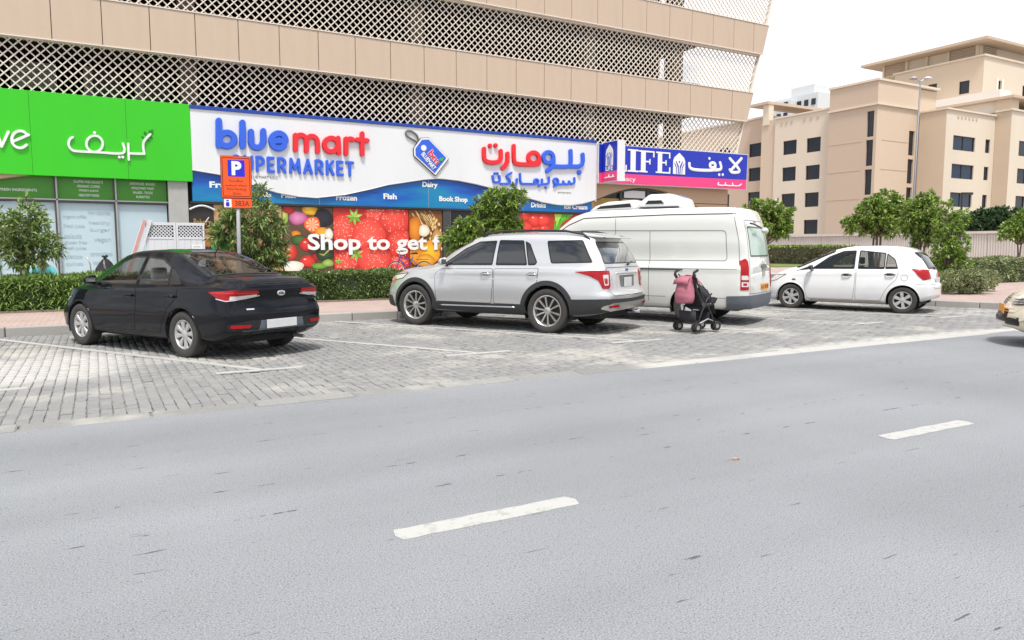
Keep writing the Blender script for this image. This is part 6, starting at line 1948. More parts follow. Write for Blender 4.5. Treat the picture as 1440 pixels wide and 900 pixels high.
c.window('windscreen', 'FT', [(-.68, -1.31), (.68, -1.31), (.57, -.36), (-.57, -.36)], 'glass_mid', .035, .06)
c.finish(); c.arch_lip(.012); c.wheels('five', .198, .18, .735)
MB().hexa([(.42, .70, .225), (2.0, .72, .225), (2.0, .82, .225), (.42, .82, .225), (.42, .70, .255), (2.0, .72, .255), (2.0, .82, .255), (.42, .82, .255)]).build('sill_dirt_strip', 'soil', c.root)

# ------------------------------------------------------------ taxi nosing in at the right edge
TAXI = {k: v for k, v in SEDAN.items()}
def sx_(l, f=1.09): return [(a * f, b) for a, b in l]
def sy_(l, f=1.05): return [(a * 1.09, b * f) for a, b in l]
TAXI.update(x0=-.93 * 1.09, x1=3.45 * 1.09, wb=2.58 * 1.09, wmx=.9056, rw=.32, ra=.37, xw=-.6)
for k in ('zt', 'zs', 'zb'): TAXI[k] = sx_(SEDAN[k])
for k in ('wm', 'ws', 'wr'): TAXI[k] = sy_(SEDAN[k])
hx_ = 52
fd = (-math.cos(R(hx_)), math.sin(R(hx_)))
c = Car('taxi', 'cream taxi with orange front plate entering the road at right', 'car', TAXI, 'paint_cream', (12.25 - fd[0] * 3.80, 6.22 - fd[1] * 3.80), hx_)
for v in ('L', 'R'):
    b = v == 'L'
    c.window('window', v, [(2.38, .935), (1.20, .95), (1.25, 1.345), (1.56, 1.345), (1.86, 1.27)], 'glass_mid', .024)
    c.window('window', v, [(1.13, .95), (.10, .97), (.48, 1.20), (.78, 1.315), (1.19, 1.345)], 'glass_mid', .024)
    c.door(v, [(2.46, .42), (2.4, .31), (1.20, .31), (1.15, .60), (1.17, .905), (2.36, .885), (2.48, .80)], (1.35, .80), 'paint_cream')
    c.door(v, [(1.12, .60), (1.17, .31), (.54, .31), (.46, .50), (.32, .70), (.15, .80), (.11, .925), (1.15, .908)], (.28, .815), 'paint_cream')
    cv = 'FL' if b else 'FR'
    hl = c.window('headlamp', cv, [(1.85, .80), (2.25, .76), (2.52, .69), (2.52, .59), (2.1, .62)], 'lamp_clear', .014, .02, 'chrome', cut=False)
    for z_ in (.63, .665, .70):
        c.line('lamp_louvre', cv, [(2.1, z_ + .02), (2.5, z_)], .012, .008, 'chrome', hl)
        c.line('lamp_shadow', cv, [(2.1, z_ + .005), (2.5, z_ - .015)], .012, .007, 'trim_black', hl)
    gr = c.panel('fog_grille', cv, rounded([(2.20, .315), (2.50, .325), (2.52, .42), (2.22, .44)], .02), .006, 'trim_black', cell=.06)
    for z_ in (.345, .372, .40):
        c.line('grille_slat', cv, [(2.23, z_), (2.50, z_ + .004)], .012, .012, 'cladding_black', gr)
    mirror(c, 2.26, .955, 1 if b else -1, 'paint_cream')
    c.panel('tail_lamp', 'BL' if b else 'BR', rounded([(.20, .90), (-.40, .92), (-.40, .80), (-.05, .765)], .02), .012, 'lamp_red', cell=.05, skirt=.014)
c.panel('grille', 'F', rounded([(-.36, .36), (.36, .36), (.30, .54), (-.30, .54)], .04), .006, 'trim_black', cell=.06)
plate(c, 'F', .06, .53, .34, .15, 'plate_orange', off=.02)
c.window('windscreen', 'FT', [(-.70, -1.53), (.70, -1.53), (.58, -.68), (-.58, -.68)], 'glass_mid', .035, .06)
c.window('rear_window', 'BT', [(-.60, .39), (.60, .39), (.50, 1.30), (-.50, 1.30)], 'glass_mid', .035, .06)
c.finish(); c.arch_lip(.012); c.wheels('five', .205, .2, .785)
# ============================================================ FAR BUILDINGS
def holed_wall(name, par, plane, at, u0, u1, v0, v1, holes, m, depth=.25, facing=-1, glass='window_dark', frame=True, bars=0):
    """upright wall with real window openings; plane 'x' (u = y) or 'y' (u = x)"""
    us = sorted(set([u0, u1] + [h[0] for h in holes] + [h[1] for h in holes]))
    vs_ = sorted(set([v0, v1] + [h[2] for h in holes] + [h[3] for h in holes]))
    P = (lambda u, v, d=0: (at + d, u, v)) if plane == 'x' else (lambda u, v, d=0: (u, at + d, v))
    mb = MB()
    for a, b in zip(us, us[1:]):
        for c_, d_ in zip(vs_, vs_[1:]):
            mu, mv = (a + b) / 2, (c_ + d_) / 2
            if any(h[0] < mu < h[1] and h[2] < mv < h[3] for h in holes): continue
            mb.add([P(a, c_), P(b, c_), P(b, d_), P(a, d_)], [(0, 1, 2, 3)])
    for (a, b, c_, d_) in holes:
        mb.add([P(a, c_), P(b, c_), P(b, d_), P(a, d_), P(a, c_, depth), P(b, c_, depth), P(b, d_, depth), P(a, d_, depth)], [(0, 1, 5, 4), (1, 2, 6, 5), (2, 3, 7, 6), (3, 0, 4, 7)])
    w_ = B(name, mb, m, par)
    for (a, b, c_, d_) in holes:
        g_ = MB(); g_.add([P(a, c_, depth * .8), P(b, c_, depth * .8), P(b, d_, depth * .8), P(a, d_, depth * .8)], [(0, 1, 2, 3)])
        wo_ = B('window', g_, glass, w_)
        if frame:
            f_ = MB(); t = .09
            def rb(a1, b1, c1, d1):
                q0, q1 = P(a1, c1, depth * .5), P(b1, d1, depth * .79)
                f_.box(min(q0[0], q1[0]), max(q0[0], q1[0]), min(q0[1], q1[1]), max(q0[1], q1[1]), c1, d1)
            rb(a, b, c_, c_ + t); rb(a, b, d_ - t, d_); rb(a, a + t, c_ + t, d_ - t); rb(b - t, b, c_ + t, d_ - t)
            for k in range(bars):
                uu = a + (b - a) * (k + 1) / (bars + 1)
                rb(uu - .05, uu + .05, c_ + t, d_ - t)
            B('frame', f_, 'window_frame', wo_) if False else None
            o = B('window_frame', f_, 'window_frame', None); o.parent = w_
            off = Vector((0, 0, 0)); q = w_
            while q is not None: off += q.location; q = q.parent
            o.location -= off
    return w_
apt = thing('apartment_building', 'stepped sand-coloured apartment block with flat overhanging roof beyond the white fence', 'building', (90, 60, 0))
def AB(name, m, x0, x1, y0, y1, z0, z1): return B(name, MB().box(x0, x1, y0, y1, z0, z1), m, apt)
rowz = lambda base, h_, n_, st: [(base - i * st, base - i * st + h_) for i in range(n_)]
# far left wings, facing the road end
holes = [(q, q + 2.45, a, b) for q in (73.5, 79.5, 84.5) for a, b in rowz(14.25, 1.85, 5, 3.35)]
holed_wall('wall', apt, 'x', 81.0, 72.7, 98.0, 0, 19.35, holes, 'apartment_mid')
AB('wall', 'apartment_mid', 81.26, 95, 72.71, 98, 0, 19.3)
AB('ledge', 'apartment_light', 80.8, 95, 72.5, 98, 19.351, 19.6)
AB('return_wall', 'apartment_tan', 79.76, 81.0, 70.22, 72.69, 0, 18.6)
holes = [(66.6, 68.75, a, b) for a, b in rowz(13.7, 1.8, 4, 3.42)] + [(62.95, 65.05, a, b) for a, b in rowz(13.6, 1.8, 4, 3.42)]
holed_wall('wall', apt, 'x', 79.5, 61.0, 70.2, 0, 18.5, holes, 'apartment_light')
AB('wall', 'apartment_light', 79.76, 95, 61.01, 70.2, 0, 18.45)
AB('ledge', 'apartment_light', 79.35, 95, 61.0, 70.3, 18.51, 18.72)
for yy in (63.4, 64.4, 65.4, 67.4, 68.2, 69.0):
    AB('drain_slot', 'apartment_mid', 79.44, 79.5, yy, yy + .28, 17.6, 17.95)
# roof pergola over the left wing
AB('pergola_slab', 'apartment_mid', 79.3, 100, 71.3, 74.6, 20.75, 21.1)
for xx, yy in ((79.6, 71.4), (88.2, 71.4), (96, 71.4)):
    AB('pergola_post', 'apartment_light', xx, xx + .9, yy, yy + 1.0, 18.0, 20.74)
# stair tower
holes = [(55.0, 55.9, a, b) for a, b in ((14.3, 17.2), (11.0, 13.95), (7.7, 10.6), (4.4, 7.3))]
holed_wall('tower_wall', apt, 'x', 78.4, 54.63, 61.0, 0, 20.5, holes, 'apartment_mid', frame=False)  # left side toned darker than the front to carry its shade
holes = [(84.5, 85.6, a, b) for a, b in ((12.5, 15.35), (9.2, 12.05), (5.9, 8.75))]
holed_wall('tower_wall', apt, 'y', 54.63, 78.4, 86.05, 0, 20.5, holes, 'apartment_tan', frame=False)
AB('tower_core', 'apartment_tan', 78.7, 90, 54.95, 60.95, 0, 20.4)
AB('ledge', 'apartment_light', 78.2, 86.1, 54.4, 54.62, 17.8, 18.0)
AB('ledge', 'apartment_light', 78.2, 78.39, 54.63, 61.1, 17.8, 18.0)
AB('parapet_cap', 'apartment_light', 78.25, 90, 54.48, 61.1, 20.51, 20.75)
for zz in (13.9, 10.6, 7.3):
    AB('joint', 'apartment_mid', 79.4, 84.3, 54.6, 54.629, zz, zz + .06)
    AB('joint', 'apartment_tan', 78.37, 78.399, 56.4, 60.9, zz, zz + .06)
# middle wing
holed_wall('wall', apt, 'x', 86.05, 51.2, 54.39, 0, 17.4, [], 'apartment_tan')  # shade of this left face is in its darker colour
holes = [(87.6, 92.1, a, b) for a, b in ((12.95, 14.62), (9.69, 11.36), (6.4, 8.07), (3.1, 4.8))]
hn = [(94.3, 95.3, a, b) for a, b in ((13.0, 14.62), (9.75, 11.36), (6.45, 8.0))]
holed_wall('wall', apt, 'y', 51.2, 86.05, 96.2, 0, 17.4, holes + hn, 'apartment_light', glass='window_blue', bars=1)
AB('wall', 'apartment_light', 86.3, 100, 51.6, 60, 0, 17.35)
AB('ledge', 'apartment_light', 85.9, 96.4, 51.0, 54.4, 17.41, 17.6)
for k in range(6):
    AB('drain_slot', 'apartment_mid', 88.2 + k * .75, 88.5 + k * .75, 51.14, 51.2, 16.6, 16.9)
# right wing
holed_wall('wall', apt, 'x', 96.2, 49.4, 51.18, 0, 17.9, [], 'apartment_tan')  # darker tone than the front wall, shade painted into it
holes = [(98.2, 100.4, a, b) for a, b in ((12.7, 14.5), (9.4, 11.2), (6.1, 7.9), (2.8, 4.6))] + [(103, 105.2, a, b) for a, b in ((12.7, 14.5), (9.4, 11.2), (6.1, 7.9))]
holed_wall('wall', apt, 'y', 49.4, 96.2, 112, 0, 17.9, holes, 'apartment_light')
AB('wall', 'apartment_light', 96.5, 112, 49.8, 60, 0, 17.85)
AB('ledge', 'apartment_light', 96.0, 112, 49.2, 51.2, 17.91, 18.1)
AB('pergola_slab', 'apartment_mid', 96.2, 112, 49.3, 60.7, 19.45, 19.75)
AB('pergola_post', 'apartment_tan', 96.6, 98.4, 49.8, 51.4, 18.11, 19.44)
AB('terrace_wall', 'apartment_white', 97.4, 99.8, 51.5, 61, 18.11, 20.9)
# set-back top floors
sc = 100 / 88
zz_ = lambda z: 1.45 + (z - 1.45) * sc
hd_ = [(55.66 * sc, 56.65 * sc, zz_(19.7), zz_(21.1)), (53.72 * sc, 54.8 * sc, zz_(19.55), zz_(21.0)), (49.94 * sc, 51.1 * sc, zz_(19.2), zz_(20.65))]
holed_wall('upper_wall', apt, 'x', 100.0, 55.06, 67.2, 17, zz_(23.0), hd_, 'apartment_tan')  # left face coloured darker than the front as painted shade
hd_ = [(91.0 * sc, 91.7 * sc, zz_(19.3), zz_(20.65)), (96.3 * sc, 97.1 * sc, zz_(19.3), zz_(20.65))]
holed_wall('upper_wall', apt, 'y', 55.06, 100.0, 125, 17, zz_(23.0), hd_, 'apartment_light')
AB('upper_core', 'apartment_tan', 100.3, 125, 55.4, 67.2, 17, zz_(22.95))
AB('ledge', 'apartment_light', 99.8, 125, 54.85, 67.4, zz_(23.0) + .01, zz_(23.2))
AB('window_surround', 'apartment_white', 91.0 * sc - .45, 91.0 * sc - .02, 54.95, 55.05, zz_(19.0), zz_(20.9))
AB('window_surround', 'apartment_white', 91.7 * sc + .02, 91.7 * sc + .45, 54.95, 55.05, zz_(19.0), zz_(20.9))
AB('clerestory', 'apartment_light', 101.5, 124, 56.5, 70.0, zz_(23.2) + .01, 27.8)
AB('roof', 'apartment_mid', 99.0, 127, 54.3, 72, 27.81, 28.15)
for y0_, y1_ in ((57.0, 60.2), (66.5, 69.6)):
    for k in range(6):
        AB('louvre_slat', 'apartment_mid', 101.3, 101.45, y0_, y1_, 26.35 + k * .24, 26.47 + k * .24)
for k in range(6):
    AB('louvre_slat', 'apartment_mid', 102.2, 105.2, 56.3, 56.45, 26.35 + k * .24, 26.47 + k * .24)
for yy in (56.6, 60.3, 63.3, 66.2, 69.7):
    AB('clerestory_post', 'apartment_light', 101.2, 101.5, yy, yy + .3, zz_(23.2) + .02, 27.8)

hr = thing('high_rise', 'distant white residential tower with small blue windows behind the apartment roof', 'building', (205, 168, 0))
B('tower_body', MB().box(200, 215, 160, 177, 0, 50.5), 'tower_white', hr)
B('tower_body', MB().box(203, 215, 164, 173, 50.5, 54.0), 'tower_white', hr)
B('tower_wing', MB().box(197, 199.9, 168, 177, 0, 49), 'tower_white', hr)
for zi in range(4):
    for yi in range(6):
        y0_ = 160.8 + yi * 2.75
        xw_ = 199.9 if y0_ < 166.5 else 196.9
        B('window', MB().box(xw_ - .12, xw_ + .08, y0_, y0_ + 1.5, 36.6 + zi * 3.4, 38.5 + zi * 3.4), 'window_blue' if yi % 2 else 'window_dark', hr)
# white panel fence
fn = thing('panel_fence', 'long white ribbed boundary fence in front of the apartment block', 'fence', (60, 38, .15))
rib = MB(); rib.box(0, .12, 0.02, 2.98, 0, 2.45)
for k in range(15): rib.box(-.05, -.001, .08 + k * .195, .17 + k * .195, .05, 2.4)
po_ = rib.build('fence_panel', 'fence_white', fn); po_.location = (0, -18, .02); po_['kind'] = 'part'
del po_['kind']
for k in range(1, 24):
    q = po_.copy(); C.objects.link(q); q.parent = fn; q.location = (0, -18 + 3 * k, .02)
B('fence_cap', MB().box(59.85, 60.25, 20, 92, 2.63, 2.82), 'fence_white', fn)
B('fence_plinth', MB().box(59.8, 60.2, 20, 92, .1, .165), 'fence_white', fn)
# lamp post with two heads, and a slim sign post
lp_ = thing('street_lamp', 'tall slim grey street lamp with double head in front of the apartment tower', 'street lamp', (43.1, 27.4, .15))
MB().tube([(0, 0, 0), (0, 0, 1.2), (0.12, 0, 11.3)], [.09, .075, .04], 10).build('pole', 'lamp_grey', lp_, smooth=True)
for s_, m_ in ((-1, 'grey_pole'), (1, 'plastic_white')):
    dx, dy = .8717 * s_, -.49 * s_
    MB().tube([(.12, 0, 11.2), (.12 + dx * .25, dy * .25, 11.32)], .035, 6).build('arm', 'grey_pole', lp_)
    MB().lathe([(.001, -.09), (.12, -.06), (.24, 0), (.22, .06), (.08, .12), (.001, .13)], 16, 'z').build('lamp_head', m_, lp_, smooth=True, loc=(.12 + dx * .42, dy * .42, 11.35))
sp2 = thing('sign_post', 'thin dark post with short horizontal arm above the trees', 'post', (44.5, 25.3, .15))
MB().tube([(0, 0, 0), (0, 0, 4.6)], .06, 8).build('pole', 'black_metal', sp2)
MB().box(0, .62, -.04, .04, 4.46, 4.6).build('arm', 'black_metal', sp2, rot=(0, 0, -.5))

# ============================================================ PLANTS
def leaf_quads(base, direc, ln, wd, droop=.25, seed=0):
    """rhombic leaves: base point, growing direction, length, width (arrays)"""
    r = np.random.default_rng(seed)
    n = len(base)
    d = direc / (np.linalg.norm(direc, axis=1, keepdims=True) + 1e-9)
    up = np.tile(np.array([0, 0, 1.0]), (n, 1)) + r.normal(0, .5, (n, 3))
    side = np.cross(d, up); side /= (np.linalg.norm(side, axis=1, keepdims=True) + 1e-9)
    nn = np.cross(side, d)
    ln = np.asarray(ln).reshape(-1, 1) * np.ones((n, 1)); wd = np.asarray(wd).reshape(-1, 1) * np.ones((n, 1))
    mid = base + d * ln * .5 + nn * ln * .06
    tip = base + d * ln - np.array([0, 0, 1.0]) * ln * droop
    V = np.stack([base, mid + side * wd / 2, tip, mid - side * wd / 2], 1).reshape(-1, 3)
    F = np.arange(4 * n).reshape(-1, 4)
    return V, F
def rosette_leaves(cent, outward, per, ln, wd, seed, spread=1.0, up=.35):
    r = np.random.default_rng(seed)
    n = len(cent)
    b = np.repeat(cent, per, 0) + r.normal(0, ln * .14, (n * per, 3))
    d = np.repeat(outward, per, 0) * .55 + r.normal(0, .62 * spread, (n * per, 3)) + np.array([0, 0, up])
    L_ = ln * r.uniform(.65, 1.2, n * per); W_ = wd * r.uniform(.75, 1.2, n * per)
    return leaf_quads(b, d, L_, W_, .22, seed + 1)
def tree(name, label, loc, trunk_top, blobs, n_ros, per, ln, wd, m, seed, cat='tree', stems=3, tr=.05, group=None, up=.35):
    """blobs: (dx,dy,dz,rx,ry,rz) ellipsoids that make up an uneven crown"""
    root = thing(name, label, cat, loc, 0, group)
    r = np.random.default_rng(seed)
    vol = np.array([b[3] * b[4] * b[5] for b in blobs]); vol = vol ** .67; vol /= vol.sum()
    cs, os_ = [], []
    mb = MB()
    for b, w_ in zip(blobs, vol):
        k = max(4, int(n_ros * w_))
        v = r.normal(0, 1, (k, 3)); v /= np.linalg.norm(v, axis=1, keepdims=True)
        rad = r.uniform(.35, 1.0, (k, 1)) ** .55
        rad *= (1 + .22 * np.sin(v[:, :1] * 5 + seed) * np.sin(v[:, 1:2] * 4 + 2 * v[:, 2:] * 3))
        c_ = np.array(b[:3]) + v * rad * np.array(b[3:])
        cs.append(c_); os_.append(v)
    cs = np.concatenate(cs); os_ = np.concatenate(os_)
    V, F = rosette_leaves(cs, os_, per, ln, wd, seed, up=up)
    npmesh('crown', V, F, m, root)
    # branching trunk
    for s_ in range(stems):
        a = 6.283 * s_ / stems + seed
        base = Vector((math.cos(a) * tr * .8, math.sin(a) * tr * .8, -.05))
        fork = Vector((math.cos(a) * tr * 2.2, math.sin(a) * tr * 2.2, trunk_top))
        mb.tube([base, (base + fork) * .5 + Vector((r.normal(0, tr * .6), r.normal(0, tr * .6), 0)), fork], [tr, tr * .8, tr * .6], 7)
        for b in blobs:
            for q in range(3):
                e_ = Vector((b[0] + r.normal(0, b[3] * .4), b[1] + r.normal(0, b[4] * .4), b[2] + r.uniform(-.2, .5) * b[5]))
                mid = fork.lerp(e_, .5) + Vector((0, 0, -.05 * (e_ - fork).length))
                mb.tube([fork, mid, e_], [tr * .45, tr * .28, tr * .1], 5)
    mb.build('trunk', 'bark', root, smooth=True)
    return root
tree('small_tree', 'small long-leaved tree rising from the hedge before the frosted shop window', (-1.32, 18.75, .30), .75,
     [(0, 0, 1.45, .62, .6, .5), (.32, -.1, 1.2, .42, .4, .42), (-.35, .1, 1.6, .45, .4, .4), (-.05, -.2, 1.05, .4, .35, .35), (.1, .1, 1.85, .35, .35, .28)], 250, 13, .18, .042, 'leaf_oleander', 11, tr=.035)
tree('small_tree', 'dark long-leaved oleander tree behind the orange parking sign', (3.25, 18.75, .18), .6,
     [(0, 0, 1.75, .62, .6, .5), (-.55, 0, 1.7, .26, .25, .26), (.68, 0, 1.2, .28, .25, .3), (.42, 0, 1.35, .52, .5, .55), (-.4, .05, 1.55, .45, .45, .45), (.15, -.1, 2.2, .55, .45, .36), (-.35, 0, 2.05, .35, .3, .3), (.35, -.1, .95, .40, .35, .35), (.32, 0, 2.62, .2, .2, .2), (.62, 0, 1.75, .3, .3, .35)], 400, 13, .20, .042, 'leaf_oleander', 23, tr=.035, up=.15)
t3 = tree('small_tree', 'bushy light green tree in front of the dark shop entrance above the SUV', (10.7, 20.6, .45), .8,
     [(-.2, 0, 1.55, .85, .6, .5), (-1.0, 0, 1.25, .42, .4, .4), (.55, 0, 1.75, .55, .5, .48), (.35, -.1, 2.45, .62, .5, .42), (.9, 0, 2.55, .42, .4, .36), (-.75, 0, 1.35, .42, .4, .36), (-.05, 0, 2.15, .4, .35, .3), (.9, 0, 1.5, .35, .35, .32)], 620, 13, .20, .06, 'leaf_mid', 31, tr=.05)
pt = thing('plant_pot', 'grey plant pot under the light green tree by the entrance', 'pot', (10.2, 21.3, .45))
MB().lathe([(.16, 0), (.2, .45), (.23, .46), (.23, .52), (.2, .52), (.18, .45), (.001, .45)], 20, 'z').build('pot', 'pot_grey', pt, smooth='auto')
tree('small_tree', 'leafy round tree standing just behind the rear of the white van', (21.95, 19.78, .0), 1.6,
     [(.15, -.1, 2.6, .68, .7, .65), (.45, -.3, 2.25, .5, .5, .42), (-.2, .1, 2.85, .45, .5, .42), (.6, -.35, 2.7, .36, .4, .38)], 260, 11, .22, .08, 'leaf_mid', 41, tr=.06)
tree('street_tree', 'broad multi-stemmed green tree behind the hatchback roof', (33.0, 22.7, .15), 1.9,
     [(-.3, 0, 3.0, 1.0, .9, .75), (.7, 0, 3.2, .9, .8, .7), (-1.0, .4, 2.5, .7, .6, .45), (.2, -.2, 2.4, 1.0, .8, .5), (.5, 0, 3.7, .6, .6, .4)], 420, 12, .26, .10, 'leaf_mid', 43, tr=.07, stems=4)
tree('street_tree', 'upright green tree between the broad tree and bright shrub', (30.0, 18.6, .15), 1.5,
     [(0, 0, 2.7, .75, .7, .65), (.5, -.2, 2.2, .6, .6, .5), (-.5, .2, 2.4, .55, .5, .5), (.2, 0, 3.3, .45, .4, .35), (.1, 0, 1.7, .4, .4, .35)], 340, 12, .22, .085, 'leaf_mid', 47, tr=.06)
tree('tall_shrub', 'tall bright green shrub growing right behind the hatchback tail', (22.7, 13.25, .15), .5,
     [(0, 0, 1.95, .42, .4, .5), (.25, -.1, 1.45, .45, .4, .5), (-.15, 0, 1.2, .45, .4, .5), (.05, -.1, .7, .55, .5, .5), (.4, -.1, 2.15, .3, .3, .3), (-.1, 0, 2.5, .22, .22, .28), (-.2, 0, .35, .5, .45, .3)], 480, 12, .13, .05, 'leaf_bright', 53, cat='shrub', tr=.03)
tree('low_bush', 'low spreading grey-green bush on the kerbside bed beside the hatchback', (21.9, 12.3, .17), .12,
     [(0, 0, .35, .75, .65, .36), (.55, -.15, .28, .5, .45, .28), (-.45, .1, .32, .5, .45, .32), (.15, -.2, .5, .4, .4, .22)], 620, 11, .085, .03, 'leaf_olive', 59, cat='bush', stems=3, tr=.018)
tree('low_bush', 'small light-leaved bush at the foot of the bright shrub', (23.6, 12.9, .17), .12,
     [(0, 0, .4, .6, .6, .38), (.5, 0, .35, .5, .5, .33)], 300, 11, .085, .034, 'leaf_olive', 61, cat='bush', stems=3, tr=.018)
tree('street_tree', 'slender tree cut by the right picture edge', (41.2, 20.4, .15), 1.5,
     [(0, 0, 2.4, .8, .8, .5), (.6, 0, 2.2, .7, .7, .5), (-.6, .2, 2.1, .5, .5, .35), (.3, 0, 2.9, .5, .5, .35)], 260, 12, .24, .09, 'leaf_mid', 67, tr=.06, stems=2)
tree('dense_tree', 'dark dense tree behind the fence below the apartment right wing', (82, 43.6, .1), 2.2,
     [(0, 0, 4.1, 2.0, 1.8, 1.3), (2.2, -.6, 4.2, 1.8, 1.8, 1.3), (-1.8, .8, 3.7, 1.4, 1.4, 1.0), (3.8, -1.4, 4.3, 1.7, 1.6, 1.2), (1, 0, 4.9, 1.2, 1.2, .7)], 700, 12, .5, .22, 'leaf_dark', 71, tr=.14)
def hedge(name, label, x0, x1, y0, y1, z0, z1, ln, wd, dens, m, seed, core='leaf_dark', side_dens=None, rough=.08, cm=None):
    root = thing(name, label, 'hedge', ((x0 + x1) / 2, (y0 + y1) / 2, z0))
    r = np.random.default_rng(seed)
    pts, out = [], []
    def face(n_, f, o_):
        if n_ < 1: return
        a, b = r.random(n_), r.random(n_)
        p = f(a, b); dep = r.exponential(.03, n_)
        o_ = np.array(o_, float)
        p = p - o_ * dep[:, None] + o_ * (rough * (np.sin(p[:, 0] * 3.1 + seed) * np.sin(p[:, 2] * 6 + p[:, 1] * 4 + p[:, 0] * 1.3)))[:, None]
        pts.append(p); out.append(np.tile(o_, (n_, 1)))
    W, D, H = x1 - x0, y1 - y0, z1 - z0
    S3 = lambda a, b, c_: np.stack([a, b, c_], 1)
    face(int(W * H * dens), lambda a, b: S3(x0 + a * W, np.full_like(a, y0), z0 + b * H), (0, -1, 0))
    face(int(W * D * dens), lambda a, b: S3(x0 + a * W, y0 + b * D, np.full_like(a, z1)), (0, 0, 1))
    face(int(D * H * dens), lambda a, b: S3(np.full_like(a, x0), y0 + a * D, z0 + b * H), (-1, 0, 0))
    face(int(D * H * dens), lambda a, b: S3(np.full_like(a, x1), y0 + a * D, z0 + b * H), (1, 0, 0))
    face(int(W * H * dens * .2), lambda a, b: S3(x0 + a * W, np.full_like(a, y1), z0 + b * H), (0, 1, 0))
    p = np.concatenate(pts); o_ = np.concatenate(out)
    n_ = len(p)
    d = o_ * .5 + r.normal(0, .6, (n_, 3)) + np.array([0, 0, .45])
    V, F = leaf_quads(p - o_ * .02, d, ln * r.uniform(.6, 1.3, n_), wd * r.uniform(.7, 1.3, n_), .2, seed)
    o = npmesh('foliage', V - np.array(root.location), F, m, root)
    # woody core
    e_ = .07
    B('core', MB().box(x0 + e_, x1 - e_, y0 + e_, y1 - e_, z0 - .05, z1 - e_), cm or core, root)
    return root
hedge('hedge', 'light green narrow-leaved hedge in front of the frosted shop windows', -4.5, 1.9, 18.12, 19.2, .17, .78, .20, .034, 1500, 'leaf_hedge', 5)
hedge('hedge', 'dense small-leaved clipped hedge between the black saloon and the silver SUV', 2.0, 9.5, 18.12, 19.2, .17, .84, .10, .036, 1900, 'leaf_hedge_dark', 6)
hedge('hedge', 'far clipped hedge with bare brown face before the white fence', 50.5, 53.0, 38.0, 56.0, .2, 1.55, .2, .10, 90, 'leaf_dry', 8, cm='leaf_dry')
hedge('hedge', 'long trimmed hedge behind the low bushes at the right edge', 27.0, 46.0, 15.6, 17.6, .17, 1.05, .13, .055, 420, 'leaf_olive', 9)
# bright new growth on top of the far hedge
r8 = np.random.default_rng(8)
pp = np.stack([r8.uniform(50.4, 53.1, 1500), r8.uniform(38, 56, 1500), r8.uniform(1.5, 1.62, 1500)], 1)
V, F = leaf_quads(pp, r8.normal(0, .6, (1500, 3)) + np.array([0, 0, .9]), np.full(1500, .3), np.full(1500, .13), .1, 3)
hh = [o for o in C.objects if o.name.startswith('hedge') and 'far clipped' in str(o.get('label', ''))][0]
npmesh('new_growth', V - np.array(hh.location), F, 'leaf_bright', hh)
# ============================================================ STREET OBJECTS
# parking sign
pk = thing('parking_sign', 'orange and blue parking zone sign on a grey pole beside the black saloon', 'sign', (2.78, 17.3, .15), R(-8))
MB().tube([(0, .05, -.1), (0.03, .05, 3.2)], .042, 12).build('pole', 'grey_pole', pk, smooth=True)
def slab(name, x0, x1, z0, z1, y0, y1, m, par, r_=.04):
    return MB().prism(rounded([(x0, z0), (x1, z0), (x1, z1), (x0, z1)], r_), y0, y1, 'y').build(name, m, par)
zo = -.15
sb = slab('sign_plate', -.30, .31, 2.57 + zo, 3.46 + zo, -.012, .0, 'sign_orange', pk)
slab('sign_back', -.315, .325, 2.555 + zo, 3.475 + zo, .001, .012, 'ink_brown', sb, .05)
bo = rounded([(-.28, 2.595 + zo), (.29, 2.595 + zo), (.29, 3.435 + zo), (-.28, 3.435 + zo)], .035)
bi = inset(bo, .014)
mbr = MB(); n_ = len(bo)
mbr.add([(p[0], -.0145, p[1]) for p in bo] + [(p[0], -.0145, p[1]) for p in bi], [(i, (i + 1) % n_, n_ + (i + 1) % n_, n_ + i) for i in range(n_)])
mbr.build('border', 'ink', sb)
slab('symbol_field', -.165, .185, 3.03 + zo, 3.385 + zo, -.016, -.0125, 'sign_blue', sb, .008)
text_on('P', -.085, .12, 3.055 + zo, 3.36 + zo, -.0165, 'white_letter', sb, depth=.004, offset=.045)
text_on('Paid Parking', -.19, .20, 2.715 + zo, 2.785 + zo, -.0125, 'ink_brown', sb, depth=.003, offset=.0)
text_on('Zone', -.075, .085, 2.635 + zo, 2.69 + zo, -.0125, 'ink_brown', sb, depth=.003, offset=.0)
mba = MB()
for seg in ([(.13, 2.945), (.12, 2.93), (.05, 2.93), (.05, 2.96)], [(.02, 2.96), (.02, 2.925), (-.01, 2.915)], [(-.03, 2.935), (-.06, 2.93), (-.13, 2.93), (-.135, 2.955)], [(.22, 2.835), (.12, 2.83), (.1, 2.85), (.04, 2.83)], [(.0, 2.85), (-.02, 2.83), (-.1, 2.83)], [(-.12, 2.85), (-.13, 2.83), (-.22, 2.835)]):
    stroke_mb(mba, [(a, b + zo) for a, b in seg], .016, -.0125, .003)
mba.build('arabic_lettering', 'ink_brown', sb)
s2 = slab('zone_plate', -.27, .31, 2.35 + zo, 2.545 + zo, -.012, .0, 'sign_orange', pk, .02)
slab('zone_back', -.282, .322, 2.338 + zo, 2.557 + zo, .001, .01, 'ink_brown', s2, .02)
slab('logo_field', -.262, -.11, 2.358 + zo, 2.537 + zo, -.016, -.0125, 'white_letter', s2, .006)
slab('logo', -.225, -.155, 2.38 + zo, 2.47 + zo, -.02, -.0165, 'sign_blue', s2, .02)
slab('logo_dot', -.215, -.165, 2.49 + zo, 2.52 + zo, -.02, -.0165, 'sign_blue', s2, .008)
text_on('383A', -.04, .26, 2.39 + zo, 2.505 + zo, -.0125, 'ink_brown', s2, depth=.003, offset=.012)
